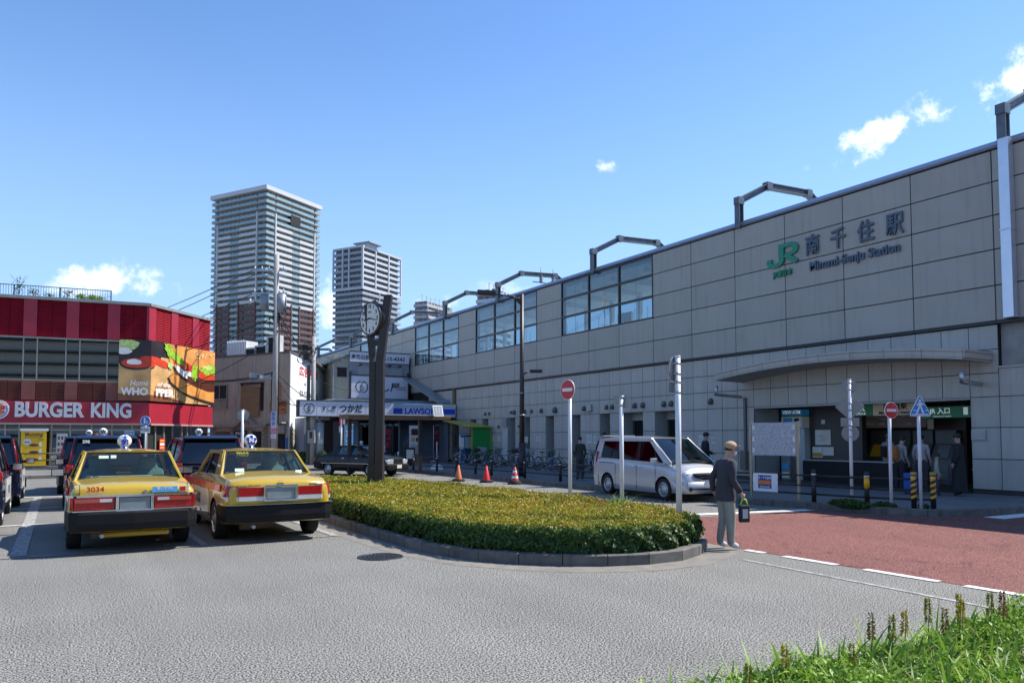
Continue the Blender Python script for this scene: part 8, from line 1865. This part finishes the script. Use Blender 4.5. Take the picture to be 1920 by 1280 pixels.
    if cap:
        mb = MB(); mb.ball(S_(hx, hy - .005, hz + .028), .098 * k, 16, 10, sc=(.95, 1.1, .85)); c_ = mb.build('cap', cap, t)
        mb = MB(); mb.prism([S_(hx + .075 * math.cos(a), hy + .07 + .10 * math.sin(a), hz + .035 - .015 * math.sin(a)) for a in [math.pi * i / 10 for i in range(11)]], (0, 0, .010)); mb.build('brim', cap, c_)
    f = Vector((face[0], face[1])); t.rotation_euler.z = math.atan2(-f.x, f.y); return t
cloth = lambda n_, c, v=.1: mat('cloth_' + n_, c, .85, var=v, vs=7, bump=.3, bs=30)
E2, F2 = Vector((E.x, E.y)), Vector((Fw.x, Fw.y))
fd = (E2 * .93 + F2 * .25).normalized()
pm_ = person('elderly man in a grey jacket and tan cap holding a bag by the hedge end', (8.76, 8.13), fd, 1.60, cloth('charcoal', (.035, .035, .045)), cloth('greygreen', (.27, .27, .23)), M_shoew, hunch=.035, coat=cloth('charcoal', (.035, .035, .045)), cap=cloth('tan', (.42, .28, .18)), hair=True, z0=0.004,
    pose={'wrR': (.23, .14, .92), 'hdR': (.235, .17, .85), 'elL': (-.24, -.10, 1.13), 'wrL': (-.23, -.08, .92), 'hdL': (-.22, -.04, .86), 'knR': (.09, .04, .49), 'anR': (.09, .03, .09), 'toR': (.10, .17, .045), 'anL': (-.10, -.06, .09), 'toL': (-.11, .08, .045)})
mb = MB(); mb.box((.35, .01, .70), (.40, .01, .70))
k_ = 1.6 / 1.7; M_ = Matrix.Translation(Vector((8.76, 8.13, .004))) @ Matrix.Rotation(pm_.rotation_euler.z, 4, 'Z'); hp = M_ @ (Vector((.235, .19, .80)) * k_)
bg_ = thing('shoulder_bag', 'dark bag with a lime green strap held by the man in the tan cap', 'bag', tuple(hp)); rz_ = pm_.rotation_euler.z
mb = MB(); mb.obox(hp - Vector((0, 0, .20)), (.07, .17, .26), rz_); mb.build('bag', cloth('black', (.02, .02, .022)), bg_, bev=.02)
mb = MB(); c = hp - Vector((0, 0, .07)); rt_ = Vector((-math.sin(rz_), math.cos(rz_), 0)); mb.tube([c - rt_ * .06, c - rt_ * .03 + Vector((0, 0, .08)), c + rt_ * .03 + Vector((0, 0, .08)), c + rt_ * .06], .012, 6); mb.build('strap', mat('lime', (.30, .65, .05), .6), bg_)
mb = MB(); mb.obox(hp - Vector((0, 0, .20)), (.075, .09, .14), rz_); mb.build('pale_print', mat('print_pale', (.4, .42, .42), .6), bg_)
person('man in a black jacket and dark cap walking behind the bonnet of the silver minivan', (19.4, 18.9), E2, 1.72, cloth('black', (.02, .02, .022)), cloth('darkgrey', (.05, .05, .055)), cap=cloth('capblack', (.03, .03, .03)), coat=cloth('black', (.02, .02, .022)), pose={'wrR': (.2, .2, 1.0), 'hdR': (.17, .26, .99), 'knR': (.1, .12, .5), 'anR': (.1, .2, .1), 'toR': (.1, .34, .06), 'anL': (-.1, -.2, .12), 'toL': (-.1, -.07, .05)})
person('man in a black pullover seen from behind between the no entry sign and the minivan', (16.5, 20.9), F2 + E2 * .4, 1.74, cloth('navyblack', (.015, .015, .02)), cloth('brown', (.10, .085, .07)), mask=False, pose={'elL': (-.27, .0, 1.15), 'elR': (.27, .02, 1.15), 'wrR': (.14, .16, 1.1), 'hdR': (.08, .2, 1.12)})
person('person in dark green clothes partly hidden beside the man in the black pullover', (16.7, 22.6), F2 - E2 * .3, 1.58, cloth('darkgreen', (.04, .045, .035)), cloth('darkgrey', (.05, .05, .055)), mask=False)
person('person in pale clothes with a black backpack at the ticket machines', (24.6, 15.4), (1, .1), 1.66, cloth('paleblue', (.30, .34, .36)), cloth('cream', (.36, .33, .28)), mask=False, cap=cloth('grey', (.2, .2, .2)), pose={'wrR': (.18, .28, 1.05), 'hdR': (.15, .34, 1.08)})
wm = person('woman in a pale top with an orange backpack bending towards the entrance', (20.9, 12.75), (1, -.2), 1.58, cloth('palegrey', (.30, .28, .26)), cloth('black', (.02, .02, .022)), mask=False, hunch=.06)
person('second dark haired person just behind the woman with the orange backpack', (21.6, 12.5), (1, .1), 1.62, cloth('palepink', (.4, .34, .33)), cloth('darkgrey', (.05, .05, .055)), mask=False)
person('woman in a long black coat standing at the right of the entrance', (20.85, 11.05), (-.3, 1), 1.66, cloth('black', (.02, .02, .022)), cloth('black', (.02, .02, .022)), coat=cloth('black', (.02, .02, .022)), skirt=True, mask=False)
person('small child in a pale top walking beside the woman in the black coat', (20.5, 11.45), (.5, -.8), 1.12, cloth('green_white', (.35, .38, .28)), cloth('darkgrey', (.05, .05, .055)), mask=False)
def pack(c, s, m, lb, rz=0): t = thing('backpack', lb, 'backpack', c); mb = MB(); mb.obox(c, s, rz); mb.build('bag', m, t, bev=.05); mb = MB(); mb.obox(Vector(c) + Vector((-s[0] * .55, 0, -s[2] * .15)), (s[0] * .3, s[1] * .7, s[2] * .45), rz); mb.build('pocket', m, t, bev=.03)
pack((20.68, 12.8, 1.25), (.16, .30, .42), cloth('orange', (.40, .13, .03)), 'orange backpack worn by the bending woman at the entrance')
pack((24.4, 15.4, 1.22), (.14, .28, .38), cloth('black', (.02, .02, .022)), 'black backpack worn by the person in pale clothes at the ticket machines')
sc_ = thing('suitcase', 'bright blue suitcase standing behind the two striped fence posts', 'suitcase', (20.3, 12.05, .13)); mb = MB(); mb.box((20.15, 11.85, .18), (20.45, 12.2, .72)); mb.build('shell', mat('suitcase_blue', (.02, .10, .38), .4), sc_, bev=.03)
mb = MB(); mb.tube([(20.2, 12.1, .72), (20.2, 12.1, .95), (20.4, 12.1, .95), (20.4, 12.1, .72)], .01); mb.build('handle', M_black, sc_)
mb = MB()
for a in (20.2, 20.4):
    for b in (11.9, 12.15): mb.cyl((a - .02, b, .16), (a + .02, b, .16), .03, n=10)
mb.build('castor', M_black, sc_, kind='stuff')
# driver of the black taxi
drv = person('driver in dark clothes sitting at the wheel of the black saloon taxi', (0, 0), (0, 1), 1.62, cloth('brown', (.10, .085, .07)), cloth('darkgrey', (.05, .05, .055)), mask=False, z0=0, fingers=False, pose={'hpR': (.1, .1, .86), 'hpL': (-.1, .1, .86), 'knR': (.12, .5, .92), 'knL': (-.12, .5, .92), 'anR': (.12, .72, .6), 'anL': (-.12, .72, .6), 'toR': (.12, .85, .58), 'toL': (-.12, .85, .58), 'wrR': (.15, .38, 1.12), 'wrL': (-.15, .38, 1.12), 'hdR': (.13, .44, 1.14), 'hdL': (-.13, .44, 1.14), 'elR': (.24, .14, 1.1), 'elL': (-.24, .14, 1.1)})
drv.matrix_world = tb_.matrix_basis @ Matrix.Translation((.36, -.02, -.42)) if 0 else Matrix.Translation(tb_.location) @ Matrix.Rotation(tb_.rotation_euler.z, 4, 'Z') @ Matrix.Translation((.33, -.02, -.38))
# ------------------------------------------------------------------ the block across the road behind the viewer
ob = thing('apartment_block', 'pale block with dark horizontal stripes that shows only as a reflection in the restaurant windows', 'apartment block', (-6, -62, 0))
fo = Fr((0, -62, 0), (0, 1)); mb = MB(); mb.fb(fo, -60, 45, 0, 22, -14, 0); mb.build('wall', mat('pale_block_wall', (.62, .58, .46), .8), ob)
for i in range(10): mb = MB(); mb.fb(fo, -60, 45, 1.8 + i * 2.1, 2.25 + i * 2.1, 0, .5); mb.build('balcony_line', mat('stripe_dark', (.06, .055, .05), .8), ob)
for u in (-38, -12, 14): mb = MB(); mb.fb(fo, u, u + 5, 0, 21, .5, .7); mb.build('stair_strip', mat('stair_blue', (.2, .24, .28), .7), ob)
# low roadside building to the left, beyond the parked taxis
